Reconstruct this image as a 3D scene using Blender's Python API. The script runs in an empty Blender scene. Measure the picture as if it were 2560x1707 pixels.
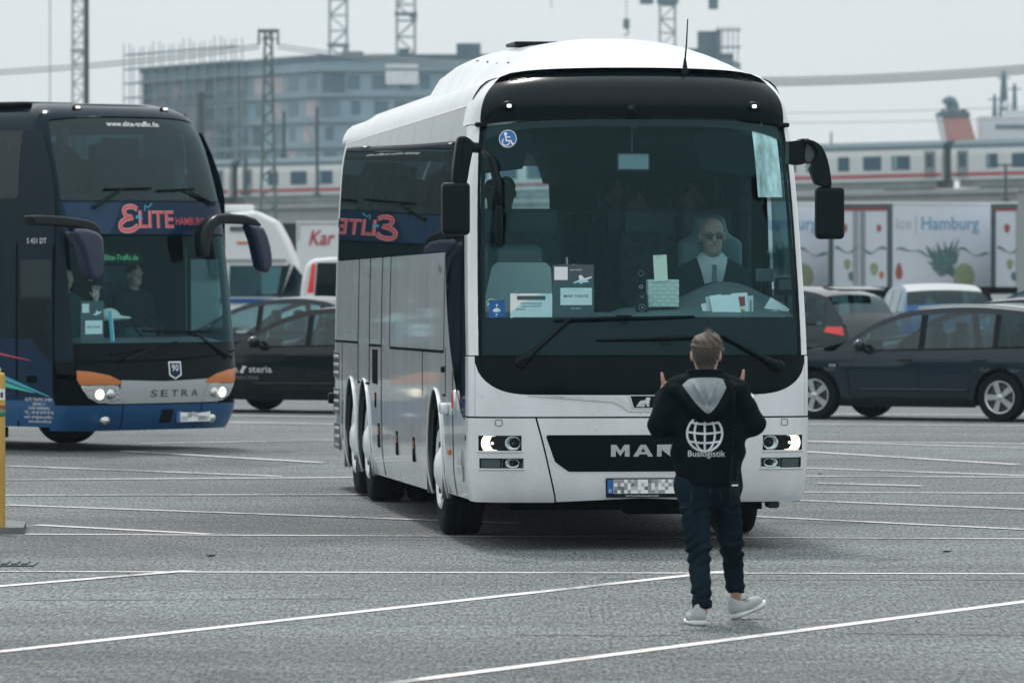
import bpy, bmesh, math, random
import numpy as np
from mathutils import Vector, Matrix

random.seed(7)
rng = np.random.default_rng(7)
scene = bpy.context.scene
COL = scene.collection
R = math.radians

# ------------------------------------------------------------------ camera
# photograph 2560 x 1707, telephoto: FPX pixels per (metre / metre), eye at CAM_H, horizon row YH
FPX, CAM_H, YH, PW = 16400.0, 2.25, 620.0, 2560.0
cam_data = bpy.data.cameras.new('camera')
cam = bpy.data.objects.new('camera', cam_data); COL.objects.link(cam)
cam.location = (0, 0, CAM_H); cam.rotation_euler = (R(90), 0, 0)
cam_data.sensor_width = 36.0
cam_data.lens = 36.0 * FPX / PW
cam_data.shift_y = -(1707 / 2 - YH) / PW
cam_data.clip_start = 0.5; cam_data.clip_end = 20000
cam_data.dof.use_dof = True
cam_data.dof.focus_distance = 47.5
cam_data.dof.aperture_fstop = 6.5
scene.camera = cam

# ------------------------------------------------------------------ sky, sun, exposure
SUN_EL, SUN_AZ = 58.0, -14.0          # behind the bus, slightly to its left (azimuth from +Y, + to the right)
world = bpy.data.worlds.new('World'); scene.world = world; world.use_nodes = True
wn = world.node_tree; wn.nodes.clear()
w_out = wn.nodes.new('ShaderNodeOutputWorld'); w_bg = wn.nodes.new('ShaderNodeBackground')
w_sky = wn.nodes.new('ShaderNodeTexSky'); w_sky.sky_type = 'NISHITA'; w_sky.sun_disc = False
w_sky.sun_elevation = R(SUN_EL); w_sky.sun_rotation = R(SUN_AZ)
w_sky.dust_density = 6.0; w_sky.air_density = 1.0; w_sky.ozone_density = 1.0
w_mul = wn.nodes.new('ShaderNodeVectorMath'); w_mul.operation = 'SCALE'; w_mul.inputs['Scale'].default_value = 0.07
# the cloud deck: an even overcast, as bright overhead as such a deck is (a little brighter than at the horizon)
w_tc = wn.nodes.new('ShaderNodeTexCoord'); w_sep = wn.nodes.new('ShaderNodeSeparateXYZ')
w_map = wn.nodes.new('ShaderNodeMapRange'); w_map.inputs['From Min'].default_value = 0.0; w_map.inputs['From Max'].default_value = 1.0
w_map.inputs['To Min'].default_value = 1.0; w_map.inputs['To Max'].default_value = 1.75
w_noise = wn.nodes.new('ShaderNodeTexNoise'); w_noise.inputs['Scale'].default_value = 5.0; w_noise.inputs['Detail'].default_value = 4
w_nm = wn.nodes.new('ShaderNodeMapRange'); w_nm.inputs['To Min'].default_value = 0.9; w_nm.inputs['To Max'].default_value = 1.06
w_m2 = wn.nodes.new('ShaderNodeMath'); w_m2.operation = 'MULTIPLY'
w_cl = wn.nodes.new('ShaderNodeVectorMath'); w_cl.operation = 'SCALE'; w_cl.inputs[0].default_value = (0.865, 0.91, 0.93)
w_mix = wn.nodes.new('ShaderNodeMix'); w_mix.data_type = 'RGBA'; w_mix.inputs['Factor'].default_value = 0.9
L = wn.links.new
L(w_tc.outputs['Generated'], w_sep.inputs[0]); L(w_sep.outputs['Z'], w_map.inputs['Value'])
L(w_tc.outputs['Generated'], w_noise.inputs['Vector']); L(w_noise.outputs['Fac'], w_nm.inputs['Value'])
L(w_map.outputs[0], w_m2.inputs[0]); L(w_nm.outputs[0], w_m2.inputs[1]); L(w_m2.outputs[0], w_cl.inputs['Scale'])
L(w_sky.outputs[0], w_mul.inputs[0]); L(w_mul.outputs[0], w_mix.inputs['A']); L(w_cl.outputs[0], w_mix.inputs['B'])
L(w_mix.outputs['Result'], w_bg.inputs['Color']); w_bg.inputs['Strength'].default_value = 1.0
L(w_bg.outputs[0], w_out.inputs['Surface'])

sun_d = bpy.data.lights.new('sun', 'SUN'); sun = bpy.data.objects.new('sun', sun_d); COL.objects.link(sun)
sun_d.energy = 2.1; sun_d.angle = R(5.5); sun_d.color = (1.0, 0.97, 0.92)
_d = Vector((math.sin(R(SUN_AZ)) * math.cos(R(SUN_EL)), math.cos(R(SUN_AZ)) * math.cos(R(SUN_EL)), math.sin(R(SUN_EL))))
sun.rotation_euler = (-_d).to_track_quat('-Z', 'Y').to_euler(); sun.location = (0, 60, 60)

scene.view_settings.view_transform = 'Standard'; scene.view_settings.look = 'None'
scene.view_settings.exposure = -0.08; scene.view_settings.gamma = 1.0; scene.view_settings.use_curve_mapping = False
scene.render.engine = 'CYCLES'
cy = scene.cycles
cy.use_denoising = True; cy.max_bounces = 10; cy.diffuse_bounces = 3; cy.glossy_bounces = 4
cy.transmission_bounces = 8; cy.transparent_max_bounces = 16; cy.volume_bounces = 1
cy.caustics_reflective = False; cy.caustics_refractive = False; cy.sample_clamp_indirect = 4.0

# ------------------------------------------------------------------ helpers
def at(px, py, d):
    """pixel of the photograph at a distance -> point of the place"""
    return Vector(((px - PW / 2) * d / FPX, d, CAM_H - (py - YH) * d / FPX))
def ground_at(px, py):
    d = FPX * CAM_H / (py - YH)
    return Vector(((px - PW / 2) * d / FPX, d, 0.0))

MATS = {}
def mat(name, col=(0.5, 0.5, 0.5), rough=0.5, metal=0.0, spec=0.5, coat=0.0, var=0.0, vscale=3.0, bump=0.0, bscale=40.0,
        emit=None, estr=0.0, vstretch=(1, 1, 1), coords='Object', rvar=0.0, sheen=0.0):
    if name in MATS: return MATS[name]
    m = bpy.data.materials.new(name); m.use_nodes = True; MATS[name] = m
    nt = m.node_tree; b = nt.nodes['Principled BSDF']
    b.inputs['Base Color'].default_value = (*col, 1); b.inputs['Roughness'].default_value = rough
    b.inputs['Metallic'].default_value = metal; b.inputs['Specular IOR Level'].default_value = spec
    b.inputs['Coat Weight'].default_value = coat; b.inputs['Coat Roughness'].default_value = 0.04
    if sheen: b.inputs['Sheen Weight'].default_value = sheen
    if emit: b.inputs['Emission Color'].default_value = (*emit, 1); b.inputs['Emission Strength'].default_value = estr
    if var or bump or rvar:
        tc = nt.nodes.new('ShaderNodeTexCoord'); mp = nt.nodes.new('ShaderNodeMapping'); mp.inputs['Scale'].default_value = vstretch
        nt.links.new(tc.outputs[coords], mp.inputs[0])
    if var or rvar:
        n = nt.nodes.new('ShaderNodeTexNoise'); n.inputs['Scale'].default_value = vscale; n.inputs['Detail'].default_value = 6
        n.inputs['Roughness'].default_value = 0.6
        nt.links.new(mp.outputs[0], n.inputs['Vector'])
    if var:
        mr = nt.nodes.new('ShaderNodeMapRange'); mr.inputs['From Min'].default_value = 0.3; mr.inputs['From Max'].default_value = 0.7
        mr.inputs['To Min'].default_value = 1 - var; mr.inputs['To Max'].default_value = 1 + var
        sc = nt.nodes.new('ShaderNodeVectorMath'); sc.operation = 'SCALE'; sc.inputs[0].default_value = col
        nt.links.new(n.outputs['Fac'], mr.inputs['Value']); nt.links.new(mr.outputs[0], sc.inputs['Scale'])
        nt.links.new(sc.outputs[0], b.inputs['Base Color'])
    if rvar:
        mr = nt.nodes.new('ShaderNodeMapRange'); mr.inputs['From Min'].default_value = 0.3; mr.inputs['From Max'].default_value = 0.7
        mr.inputs['To Min'].default_value = max(0.02, rough - rvar); mr.inputs['To Max'].default_value = rough + rvar
        nt.links.new(n.outputs['Fac'], mr.inputs['Value']); nt.links.new(mr.outputs[0], b.inputs['Roughness'])
    if bump:
        n2 = nt.nodes.new('ShaderNodeTexNoise'); n2.inputs['Scale'].default_value = bscale; n2.inputs['Detail'].default_value = 4
        nt.links.new(mp.outputs[0], n2.inputs['Vector'])
        bp = nt.nodes.new('ShaderNodeBump'); bp.inputs['Strength'].default_value = bump; bp.inputs['Distance'].default_value = 0.02
        nt.links.new(n2.outputs['Fac'], bp.inputs['Height']); nt.links.new(bp.outputs[0], b.inputs['Normal'])
    return m

def glass_mat(name, tint, refl=0.5, base=0.04, gcol=(0.86, 0.97, 1.0)):
    """thin sheet glass: tinted see-through, mirror-like at grazing angles"""
    m = bpy.data.materials.new(name); m.use_nodes = True; MATS[name] = m
    nt = m.node_tree; nt.nodes.clear()
    out = nt.nodes.new('ShaderNodeOutputMaterial'); mix = nt.nodes.new('ShaderNodeMixShader')
    tr = nt.nodes.new('ShaderNodeBsdfTransparent'); tr.inputs[0].default_value = (*tint, 1)
    gl = nt.nodes.new('ShaderNodeBsdfGlossy'); gl.inputs['Roughness'].default_value = 0.015; gl.inputs['Color'].default_value = (*gcol, 1)
    lw = nt.nodes.new('ShaderNodeLayerWeight'); lw.inputs['Blend'].default_value = 0.5
    fr = nt.nodes.new('ShaderNodeMath'); fr.operation = 'POWER'; fr.inputs[1].default_value = 4.5; nt.links.new(lw.outputs['Facing'], fr.inputs[0])
    mr = nt.nodes.new('ShaderNodeMapRange'); mr.inputs['To Min'].default_value = base; mr.inputs['To Max'].default_value = min(0.97, base + refl)
    nt.links.new(fr.outputs[0], mr.inputs['Value']); nt.links.new(mr.outputs[0], mix.inputs['Fac'])
    nt.links.new(tr.outputs[0], mix.inputs[1]); nt.links.new(gl.outputs[0], mix.inputs[2]); nt.links.new(mix.outputs[0], out.inputs[0])
    return m

def link(o, parent=None):
    COL.objects.link(o)
    if parent is not None: o.parent = parent
    return o
def empty(name, loc=(0, 0, 0), rz=0.0, label=None, cat=None, group=None):
    o = bpy.data.objects.new(name, None); o.empty_display_size = 0.2
    COL.objects.link(o); o.location = loc; o.rotation_euler = (0, 0, rz)
    return tag(o, label, cat, group)
def tag(o, label=None, cat=None, group=None, kind=None):
    if label: o['label'] = label
    if cat: o['category'] = cat
    if group: o['group'] = group
    if kind: o['kind'] = kind
    return o
def M(m): return MATS[m] if isinstance(m, str) else m
def mesh(name, verts, faces, m, parent=None, smooth=False, loc=None, autosharp=None):
    me = bpy.data.meshes.new(name)
    me.from_pydata([tuple(map(float, v)) for v in verts], [], [tuple(map(int, f)) for f in faces])
    me.update()
    if m is not None: me.materials.append(M(m))
    if smooth: me.polygons.foreach_set('use_smooth', [True] * len(me.polygons))
    if autosharp: me.set_sharp_from_angle(angle=R(autosharp))
    o = bpy.data.objects.new(name, me); link(o, parent)
    if loc is not None: o.location = loc
    return o
def from_bm(name, bm, m, parent=None, smooth=False, autosharp=None):
    me = bpy.data.meshes.new(name); bm.normal_update(); bm.to_mesh(me); bm.free()
    if m is not None: me.materials.append(M(m))
    if smooth: me.polygons.foreach_set('use_smooth', [True] * len(me.polygons))
    if autosharp: me.set_sharp_from_angle(angle=R(autosharp))
    o = bpy.data.objects.new(name, me); link(o, parent); return o
def dup(o, name=None, parent=None):
    c = o.copy(); COL.objects.link(c)
    if parent is not None: c.parent = parent
    return c
def dup_tree(o, parent=None):
    c = o.copy(); COL.objects.link(c); c.parent = parent
    for ch in list(o.children): dup_tree(ch, c)
    return c

class MB:
    """collects shapes into ONE mesh"""
    def __init__(s): s.v, s.f = [], []
    def add(s, v, f):
        n = len(s.v); s.v += [tuple(map(float, p)) for p in v]; s.f += [tuple(int(i) + n for i in q) for q in f]; return s
    def box(s, c, d, rz=0.0, rx=0.0):
        hx, hy, hz = d[0] / 2, d[1] / 2, d[2] / 2
        P = [Vector((x, y, z)) for x in (-hx, hx) for y in (-hy, hy) for z in (-hz, hz)]
        if rx: Mx = Matrix.Rotation(rx, 3, 'X'); P = [Mx @ p for p in P]
        if rz: Mz = Matrix.Rotation(rz, 3, 'Z'); P = [Mz @ p for p in P]
        P = [p + Vector(c) for p in P]
        return s.add(P, [(0, 1, 3, 2), (4, 6, 7, 5), (0, 4, 5, 1), (2, 3, 7, 6), (0, 2, 6, 4), (1, 5, 7, 3)])
    def rbox(s, c, d, r=0.02, seg=2, rot=None):
        bm = bmesh.new(); bmesh.ops.create_cube(bm, size=1.0)
        for v in bm.verts: v.co = Vector((v.co.x * d[0], v.co.y * d[1], v.co.z * d[2]))
        bmesh.ops.bevel(bm, geom=bm.edges[:], offset=min(r, 0.49 * min(d)), segments=seg, affect='EDGES', profile=0.5)
        if rot is not None: bmesh.ops.rotate(bm, verts=bm.verts, cent=(0, 0, 0), matrix=rot)
        bm.verts.ensure_lookup_table(); bm.verts.index_update()
        V = [v.co + Vector(c) for v in bm.verts]; Fc = [[v.index for v in f.verts] for f in bm.faces]; bm.free()
        return s.add(V, Fc)
    def tube(s, pts, r, seg=8, cap=True, flat=None):
        pts = [Vector(p) for p in pts]; n = len(pts)
        rs = list(r) if hasattr(r, '__len__') else [r] * n
        V, Fc = [], []; up = None
        for i, p in enumerate(pts):
            t = (pts[min(i + 1, n - 1)] - pts[max(i - 1, 0)]).normalized()
            if up is None:
                up = Vector((0, 0, 1)) if abs(t.z) < 0.9 else Vector((0, 1, 0))
            a = t.cross(up).normalized(); b = a.cross(t).normalized(); up = b
            fa, fb = flat or (1, 1)
            for k in range(seg):
                an = 2 * math.pi * k / seg
                V.append(p + a * (math.cos(an) * rs[i] * fa) + b * (math.sin(an) * rs[i] * fb))
        for i in range(n - 1):
            for k in range(seg):
                k2 = (k + 1) % seg
                Fc.append((i * seg + k, i * seg + k2, (i + 1) * seg + k2, (i + 1) * seg + k))
        if cap: Fc.append(tuple(range(seg))[::-1]); Fc.append(tuple((n - 1) * seg + k for k in range(seg)))
        return s.add(V, Fc)
    def cyl(s, a, b, r, seg=16, r2=None): return s.tube([a, b], [r, r if r2 is None else r2], seg)
    def lathe(s, prof, c=(0, 0, 0), axis='z', seg=24):
        """prof: (radius, height) pairs, closed at radius 0"""
        V, Fc = [], []
        for (r, h) in prof:
            for k in range(seg):
                an = 2 * math.pi * k / seg; x, y = r * math.cos(an), r * math.sin(an)
                p = {'z': (x, y, h), 'y': (x, h, y), 'x': (h, x, y)}[axis]
                V.append((p[0] + c[0], p[1] + c[1], p[2] + c[2]))
        for i in range(len(prof) - 1):
            for k in range(seg):
                k2 = (k + 1) % seg
                Fc.append((i * seg + k, i * seg + k2, (i + 1) * seg + k2, (i + 1) * seg + k))
        return s.add(V, Fc)
    def prism(s, poly, a, b, plane='xz'):
        """polygon in a plane, extruded from a to b along the third axis"""
        n = len(poly)
        def P(q, h): return {'xz': (q[0], h, q[1]), 'yz': (h, q[0], q[1]), 'xy': (q[0], q[1], h)}[plane]
        V = [P(q, a) for q in poly] + [P(q, b) for q in poly]
        Fc = [tuple(range(n)), tuple(range(2 * n - 1, n - 1, -1))] + [(i, i + n, (i + 1) % n + n, (i + 1) % n) for i in range(n)]
        return s.add(V, Fc)
    def grid(s, fn, us, vs):
        nu, nv = len(us), len(vs)
        V = [fn(u, v) for u in us for v in vs]
        Fc = [(i * nv + j, (i + 1) * nv + j, (i + 1) * nv + j + 1, i * nv + j + 1) for i in range(nu - 1) for j in range(nv - 1)]
        return s.add(V, Fc)
    def map(s, fn): s.v = [tuple(fn(Vector(p))) for p in s.v]; return s
    def build(s, name, m, parent=None, smooth=False, autosharp=None, loc=None):
        return mesh(name, s.v, s.f, m, parent, smooth, loc, autosharp)

def fix_normals(o):
    bm = bmesh.new(); bm.from_mesh(o.data); bmesh.ops.recalc_face_normals(bm, faces=bm.faces); bm.to_mesh(o.data); bm.free(); return o

def lin(a, b, n): return [a + (b - a) * i / (n - 1) for i in range(n)]
def interp(x, xs, ys): return float(np.interp(x, xs, ys))
def smooth_interp(x, xs, ys):
    """monotone-ish cubic through the points"""
    xs, ys = list(xs), list(ys)
    if x <= xs[0]: return ys[0]
    if x >= xs[-1]: return ys[-1]
    i = max(k for k in range(len(xs)) if xs[k] <= x); i = min(i, len(xs) - 2)
    h = xs[i + 1] - xs[i]; t = (x - xs[i]) / h
    def sl(k):
        if k == 0: return (ys[1] - ys[0]) / (xs[1] - xs[0])
        if k == len(xs) - 1: return (ys[-1] - ys[-2]) / (xs[-1] - xs[-2])
        a = (ys[k] - ys[k - 1]) / (xs[k] - xs[k - 1]); b = (ys[k + 1] - ys[k]) / (xs[k + 1] - xs[k])
        return 0.0 if a * b <= 0 else 2 * a * b / (a + b)
    m0, m1 = sl(i), sl(i + 1)
    return ((2 * t ** 3 - 3 * t ** 2 + 1) * ys[i] + (t ** 3 - 2 * t ** 2 + t) * h * m0 + (-2 * t ** 3 + 3 * t ** 2) * ys[i + 1] + (t ** 3 - t ** 2) * h * m1)
def catmull(pts, n=6, closed=False):
    P = [Vector(p) for p in pts]; out = []; m = len(P)
    rngi = range(m if closed else m - 1)
    for i in rngi:
        if closed: p0, p1, p2, p3 = P[i - 1], P[i], P[(i + 1) % m], P[(i + 2) % m]
        else: p0, p1, p2, p3 = P[max(i - 1, 0)], P[i], P[i + 1], P[min(i + 2, m - 1)]
        for k in range(n):
            t = k / n
            out.append(0.5 * ((2 * p1) + (p2 - p0) * t + (2 * p0 - 5 * p1 + 4 * p2 - p3) * t * t + (3 * p1 - p0 - 3 * p2 + p3) * t ** 3))
    if not closed: out.append(P[-1])
    return out

# text as a flat mesh in x (width) / z (height), centred on x, base at z = 0
def text_mesh(body, height, bold=0.0, shear=0.0, spacing=1.0, depth=0.0, align='CENTER', width=None, res=2):
    cu = bpy.data.curves.new('lettering', 'FONT'); cu.body = body; cu.size = 1.0; cu.offset = bold; cu.shear = shear
    cu.space_character = spacing; cu.align_x = align; cu.resolution_u = res; cu.extrude = depth / max(height, 1e-6)
    o = bpy.data.objects.new('lettering', cu); COL.objects.link(o)
    dg = bpy.context.evaluated_depsgraph_get(); me = bpy.data.meshes.new_from_object(o.evaluated_get(dg))
    V = np.array([v.co[:] for v in me.vertices]); Fc = [tuple(p.vertices) for p in me.polygons]
    bpy.data.objects.remove(o); bpy.data.curves.remove(cu); bpy.data.meshes.remove(me)
    capu = 0.70
    s = height / capu
    W = V[:, 0] * s; Hh = V[:, 1] * s; Dd = V[:, 2] * s
    if width: k = width / (W.max() - W.min()); W = W * k
    if align == 'CENTER': W = W - (W.max() + W.min()) / 2
    else: W = W - W.min()
    return W, Hh, Dd, Fc
def text_on(name, body, height, fn, m, parent, **kw):
    """lay lettering on a surface: fn(x, z, depth) -> point"""
    W, Hh, Dd, Fc = text_mesh(body, height, **kw)
    return mesh(name, [fn(a, b, c) for a, b, c in zip(W, Hh, Dd)], Fc, m, parent)

# ------------------------------------------------------------------ implicit surfaces (bodies, clothes, mirrors)
def _seg(P, a, b):
    a = np.array(a, float); b = np.array(b, float); ab = b - a
    t = np.clip((P - a) @ ab / max(ab @ ab, 1e-9), 0, 1); return t, np.linalg.norm(P - (a + t[:, None] * ab), axis=1)
def s_cone(P, a, b, ra, rb):
    t, d = _seg(P, a, b); return d - (ra + (rb - ra) * t)
def s_cone_flat(P, a, b, ra, rb, axis, k):
    """tapered limb, squashed by k along an axis"""
    ax = np.array(axis, float); ax /= np.linalg.norm(ax)
    def sq(q): q = np.asarray(q, float); return q + np.outer(q @ ax, ax) * (1 / k - 1) if q.ndim == 2 else q + (q @ ax) * ax * (1 / k - 1)
    return s_cone(sq(P), sq(np.array(a, float)), sq(np.array(b, float)), ra, rb) * min(1.0, k)
def s_ell(P, c, r, rot=None):
    Q = P - np.array(c, float)
    if rot is not None: Q = Q @ np.array(rot)
    r = np.array(r, float); k0 = np.linalg.norm(Q / r, axis=1); k1 = np.linalg.norm(Q / (r * r), axis=1) + 1e-9
    return k0 * (k0 - 1) / k1
def s_box(P, c, h, r=0.01, rot=None):
    Q = P - np.array(c, float)
    if rot is not None: Q = Q @ np.array(rot)
    q = np.abs(Q) - (np.array(h, float) - r)
    return np.linalg.norm(np.maximum(q, 0), axis=1) + np.minimum(q.max(axis=1), 0) - r
def smin(a, b, k):
    h = np.clip(0.5 + 0.5 * (b - a) / k, 0, 1); return b + (a - b) * h - k * h * (1 - h)
def smax(a, b, k): return -smin(-a, -b, k)
def sunion(k, *ds):
    r = ds[0]
    for d in ds[1:]: r = smin(r, d, k)
    return r
def rotm(rx=0, ry=0, rz=0):
    return np.array((Matrix.Rotation(R(rz), 3, 'Z') @ Matrix.Rotation(R(ry), 3, 'Y') @ Matrix.Rotation(R(rx), 3, 'X')))
def sdf_mesh(name, f, lo, hi, h, m, parent=None, smooth=True, relax=1):
    lo = np.array(lo, float); hi = np.array(hi, float)
    n = np.ceil((hi - lo) / h).astype(int) + 1
    ax = [lo[i] + h * np.arange(n[i]) for i in range(3)]
    G = np.stack(np.meshgrid(*ax, indexing='ij'), -1).reshape(-1, 3)
    v = np.concatenate([f(G[i:i + 200000]) for i in range(0, len(G), 200000)]).reshape(n)
    s = v < 0
    c8 = sum(s[i:n[0] - 1 + i, j:n[1] - 1 + j, k:n[2] - 1 + k].astype(int) for i in (0, 1) for j in (0, 1) for k in (0, 1))
    act = (c8 > 0) & (c8 < 8); idx = -np.ones(act.shape, int); ac = np.argwhere(act); idx[act] = np.arange(len(ac))
    acc = np.zeros((len(ac), 3)); cnt = np.zeros(len(ac))
    cor = [(i, j, k) for i in (0, 1) for j in (0, 1) for k in (0, 1)]
    for a in cor:
        for b in cor:
            if sum(abs(p - q) for p, q in zip(a, b)) != 1 or a > b: continue
            va = v[ac[:, 0] + a[0], ac[:, 1] + a[1], ac[:, 2] + a[2]]; vb = v[ac[:, 0] + b[0], ac[:, 1] + b[1], ac[:, 2] + b[2]]
            ch = (va < 0) != (vb < 0); t = np.where(ch, va / np.where(ch, va - vb, 1), 0)
            p = np.array(a) + t[:, None] * (np.array(b) - np.array(a)); acc[ch] += p[ch]; cnt[ch] += 1
    V = lo + h * (ac + acc / np.maximum(cnt, 1)[:, None])
    Q = []
    for d in range(3):
        e = [0, 0, 0]; e[d] = 1
        s0 = s[:n[0] - e[0], :n[1] - e[1], :n[2] - e[2]]; s1 = s[e[0]:, e[1]:, e[2]:]
        ed = np.argwhere(s0 != s1); o1, o2 = [(1, 2), (2, 0), (0, 1)][d]
        ok = (ed[:, o1] > 0) & (ed[:, o2] > 0) & (ed[:, o1] < n[o1] - 1) & (ed[:, o2] < n[o2] - 1); ed = ed[ok]
        def ix(a, b):
            q = ed.copy(); q[:, o1] += a; q[:, o2] += b; return idx[q[:, 0], q[:, 1], q[:, 2]]
        q = np.stack([ix(-1, -1), ix(0, -1), ix(0, 0), ix(-1, 0)], 1)
        fl = s0[ed[:, 0], ed[:, 1], ed[:, 2]]; q[~fl] = q[~fl][:, ::-1]; Q.append(q)
    Q = np.concatenate(Q); Q = Q[(Q >= 0).all(1)]
    for _ in range(relax):                       # pull the net onto the surface
        e = h * 0.3; g = np.stack([f(V + np.eye(3)[i] * e) - f(V - np.eye(3)[i] * e) for i in range(3)], 1) / (2 * e)
        V = V - np.clip(f(V), -h, h)[:, None] * g / np.maximum((g * g).sum(1), 0.25)[:, None]
    return mesh(name, V, Q, m, parent, smooth)
# ------------------------------------------------------------------ materials
mat('paint_white', (0.74, 0.78, 0.80), 0.25, coat=0.5, var=0.05, vscale=2.2, vstretch=(1, 1, 0.5), rvar=0.08)
mat('paint_silver', (0.70, 0.75, 0.77), 0.24, metal=0.0, coat=0.7, var=0.04, vscale=1.0, bump=0.012, bscale=2.2)
mat('black_gloss', (0.003, 0.009, 0.011), 0.008, spec=0.2)
mat('visor_black', (0.002, 0.008, 0.010), 0.2, spec=0.2)
mat('mask_black', (0.001, 0.006, 0.008), 0.08, spec=0.09)
mat('black_plastic', (0.003, 0.009, 0.011), 0.42, spec=0.14, var=0.2, vscale=9)
mat('black_rubber', (0.005, 0.010, 0.012), 0.75, spec=0.1)
mat('gap_black', (0.002, 0.005, 0.006), 0.9, spec=0.03)
mat('grey_plastic', (0.09, 0.11, 0.115), 0.5, spec=0.3)
mat('dash_grey', (0.085, 0.11, 0.12), 0.7, bump=0.05, bscale=120)
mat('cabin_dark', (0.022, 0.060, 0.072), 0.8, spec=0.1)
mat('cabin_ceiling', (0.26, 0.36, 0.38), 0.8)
mat('seat_fabric', (0.035, 0.085, 0.11), 0.9, var=0.4, vscale=25)
mat('seat_leather', (0.09, 0.16, 0.175), 0.5)
mat('chrome', (0.80, 0.84, 0.86), 0.2, metal=1.0, rvar=0.06, vscale=30)
mat('steel_wheel', (0.55, 0.58, 0.60), 0.35, metal=0.6, var=0.12, vscale=12)
mat('tyre', (0.006, 0.010, 0.012), 0.85, spec=0.12, var=0.25, vscale=14)
mat('lens_lit', (1, 0.95, 0.82), 0.1, emit=(1.0, 0.90, 0.68), estr=1.7)
mat('lens_warm', (1, 0.9, 0.7), 0.1, emit=(1.0, 0.86, 0.58), estr=2.2)
mat('marker_lit', (1, 0.98, 0.95), 0.1, emit=(1.0, 0.97, 0.92), estr=0.9)
mat('reflector', (0.62, 0.65, 0.66), 0.09, metal=1.0, bump=0.4, bscale=55)
mat('lamp_dark', (0.05, 0.058, 0.06), 0.15, spec=0.7, bump=0.3, bscale=70)
mat('amber', (0.55, 0.17, 0.035), 0.25, coat=0.4)
mat('red_lens', (0.62, 0.03, 0.03), 0.15, coat=0.6, emit=(1.0, 0.08, 0.05), estr=0.12)
mat('white_print', (0.80, 0.84, 0.86), 0.6)
mat('paper', (0.82, 0.86, 0.86), 0.8, var=0.03, vscale=20)
mat('ink', (0.05, 0.075, 0.085), 0.7)
mat('sign_blue', (0.01, 0.12, 0.38), 0.35)
mat('sign_green', (0.01, 0.20, 0.12), 0.5)
mat('skin', (0.50, 0.30, 0.235), 0.5, var=0.10, vscale=30)
mat('skin_pale', (0.50, 0.345, 0.30), 0.55, var=0.08, vscale=30)  # paler skin tone of the people inside the coaches
mat('concrete', (0.34, 0.36, 0.355), 0.85, var=0.16, vscale=0.35, vstretch=(1, 1, 0.4))
mat('metal_dark', (0.06, 0.085, 0.09), 0.55)
mat('metal_green', (0.10, 0.15, 0.14), 0.6, var=0.2, vscale=0.6)
mat('metal_grey', (0.30, 0.33, 0.34), 0.5)
MATS['windscreen'] = glass_mat('windscreen', (0.74, 0.93, 0.95), refl=0.9, base=0.022, gcol=(0.45, 0.86, 0.93))
MATS['privacy_glass'] = glass_mat('privacy_glass', (0.10, 0.15, 0.16), refl=0.9, base=0.05)
MATS['tinted_glass'] = glass_mat('tinted_glass', (0.34, 0.50, 0.53), refl=0.9, base=0.05)
MATS['dark_glass'] = glass_mat('dark_glass', (0.16, 0.27, 0.30), refl=0.9, base=0.045, gcol=(0.7, 0.95, 1.0))
MATS['clear_glass'] = glass_mat('clear_glass', (0.88, 0.96, 0.97), refl=0.8, base=0.04)

def dirty(m, col, zstreak=0.5):
    """road film, streaks and insect specks on a painted panel"""
    nt = m.node_tree; b = nt.nodes['Principled BSDF']; N = nt.nodes.new; Lk = nt.links.new; tc = N('ShaderNodeTexCoord')
    def ns(scale, det, st):
        mp = N('ShaderNodeMapping'); mp.inputs['Scale'].default_value = st; Lk(tc.outputs['Object'], mp.inputs[0]); n = N('ShaderNodeTexNoise'); n.inputs['Scale'].default_value = scale; n.inputs['Detail'].default_value = det; Lk(mp.outputs[0], n.inputs['Vector']); return n.outputs['Fac']
    def rg(src, a, c, lo, hi):
        r = N('ShaderNodeMapRange'); r.inputs['From Min'].default_value = a; r.inputs['From Max'].default_value = c; r.inputs['To Min'].default_value = lo; r.inputs['To Max'].default_value = hi; Lk(src, r.inputs['Value']); return r.outputs[0]
    film = rg(ns(2.6, 6, (1, 1, zstreak)), 0.35, 0.70, 1.03, 0.88); fly = rg(ns(70, 1, (1, 1, 1)), 0.72, 0.76, 1.0, 0.55)
    q = N('ShaderNodeMath'); q.operation = 'MULTIPLY'; Lk(film, q.inputs[0]); Lk(fly, q.inputs[1])
    sc = N('ShaderNodeVectorMath'); sc.operation = 'SCALE'; sc.inputs[0].default_value = col; Lk(q.outputs[0], sc.inputs['Scale']); Lk(sc.outputs[0], b.inputs['Base Color'])
dirty(MATS['paint_white'], (0.76, 0.79, 0.81)); dirty(MATS['paint_silver'], (0.70, 0.75, 0.77), 0.25)
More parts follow.
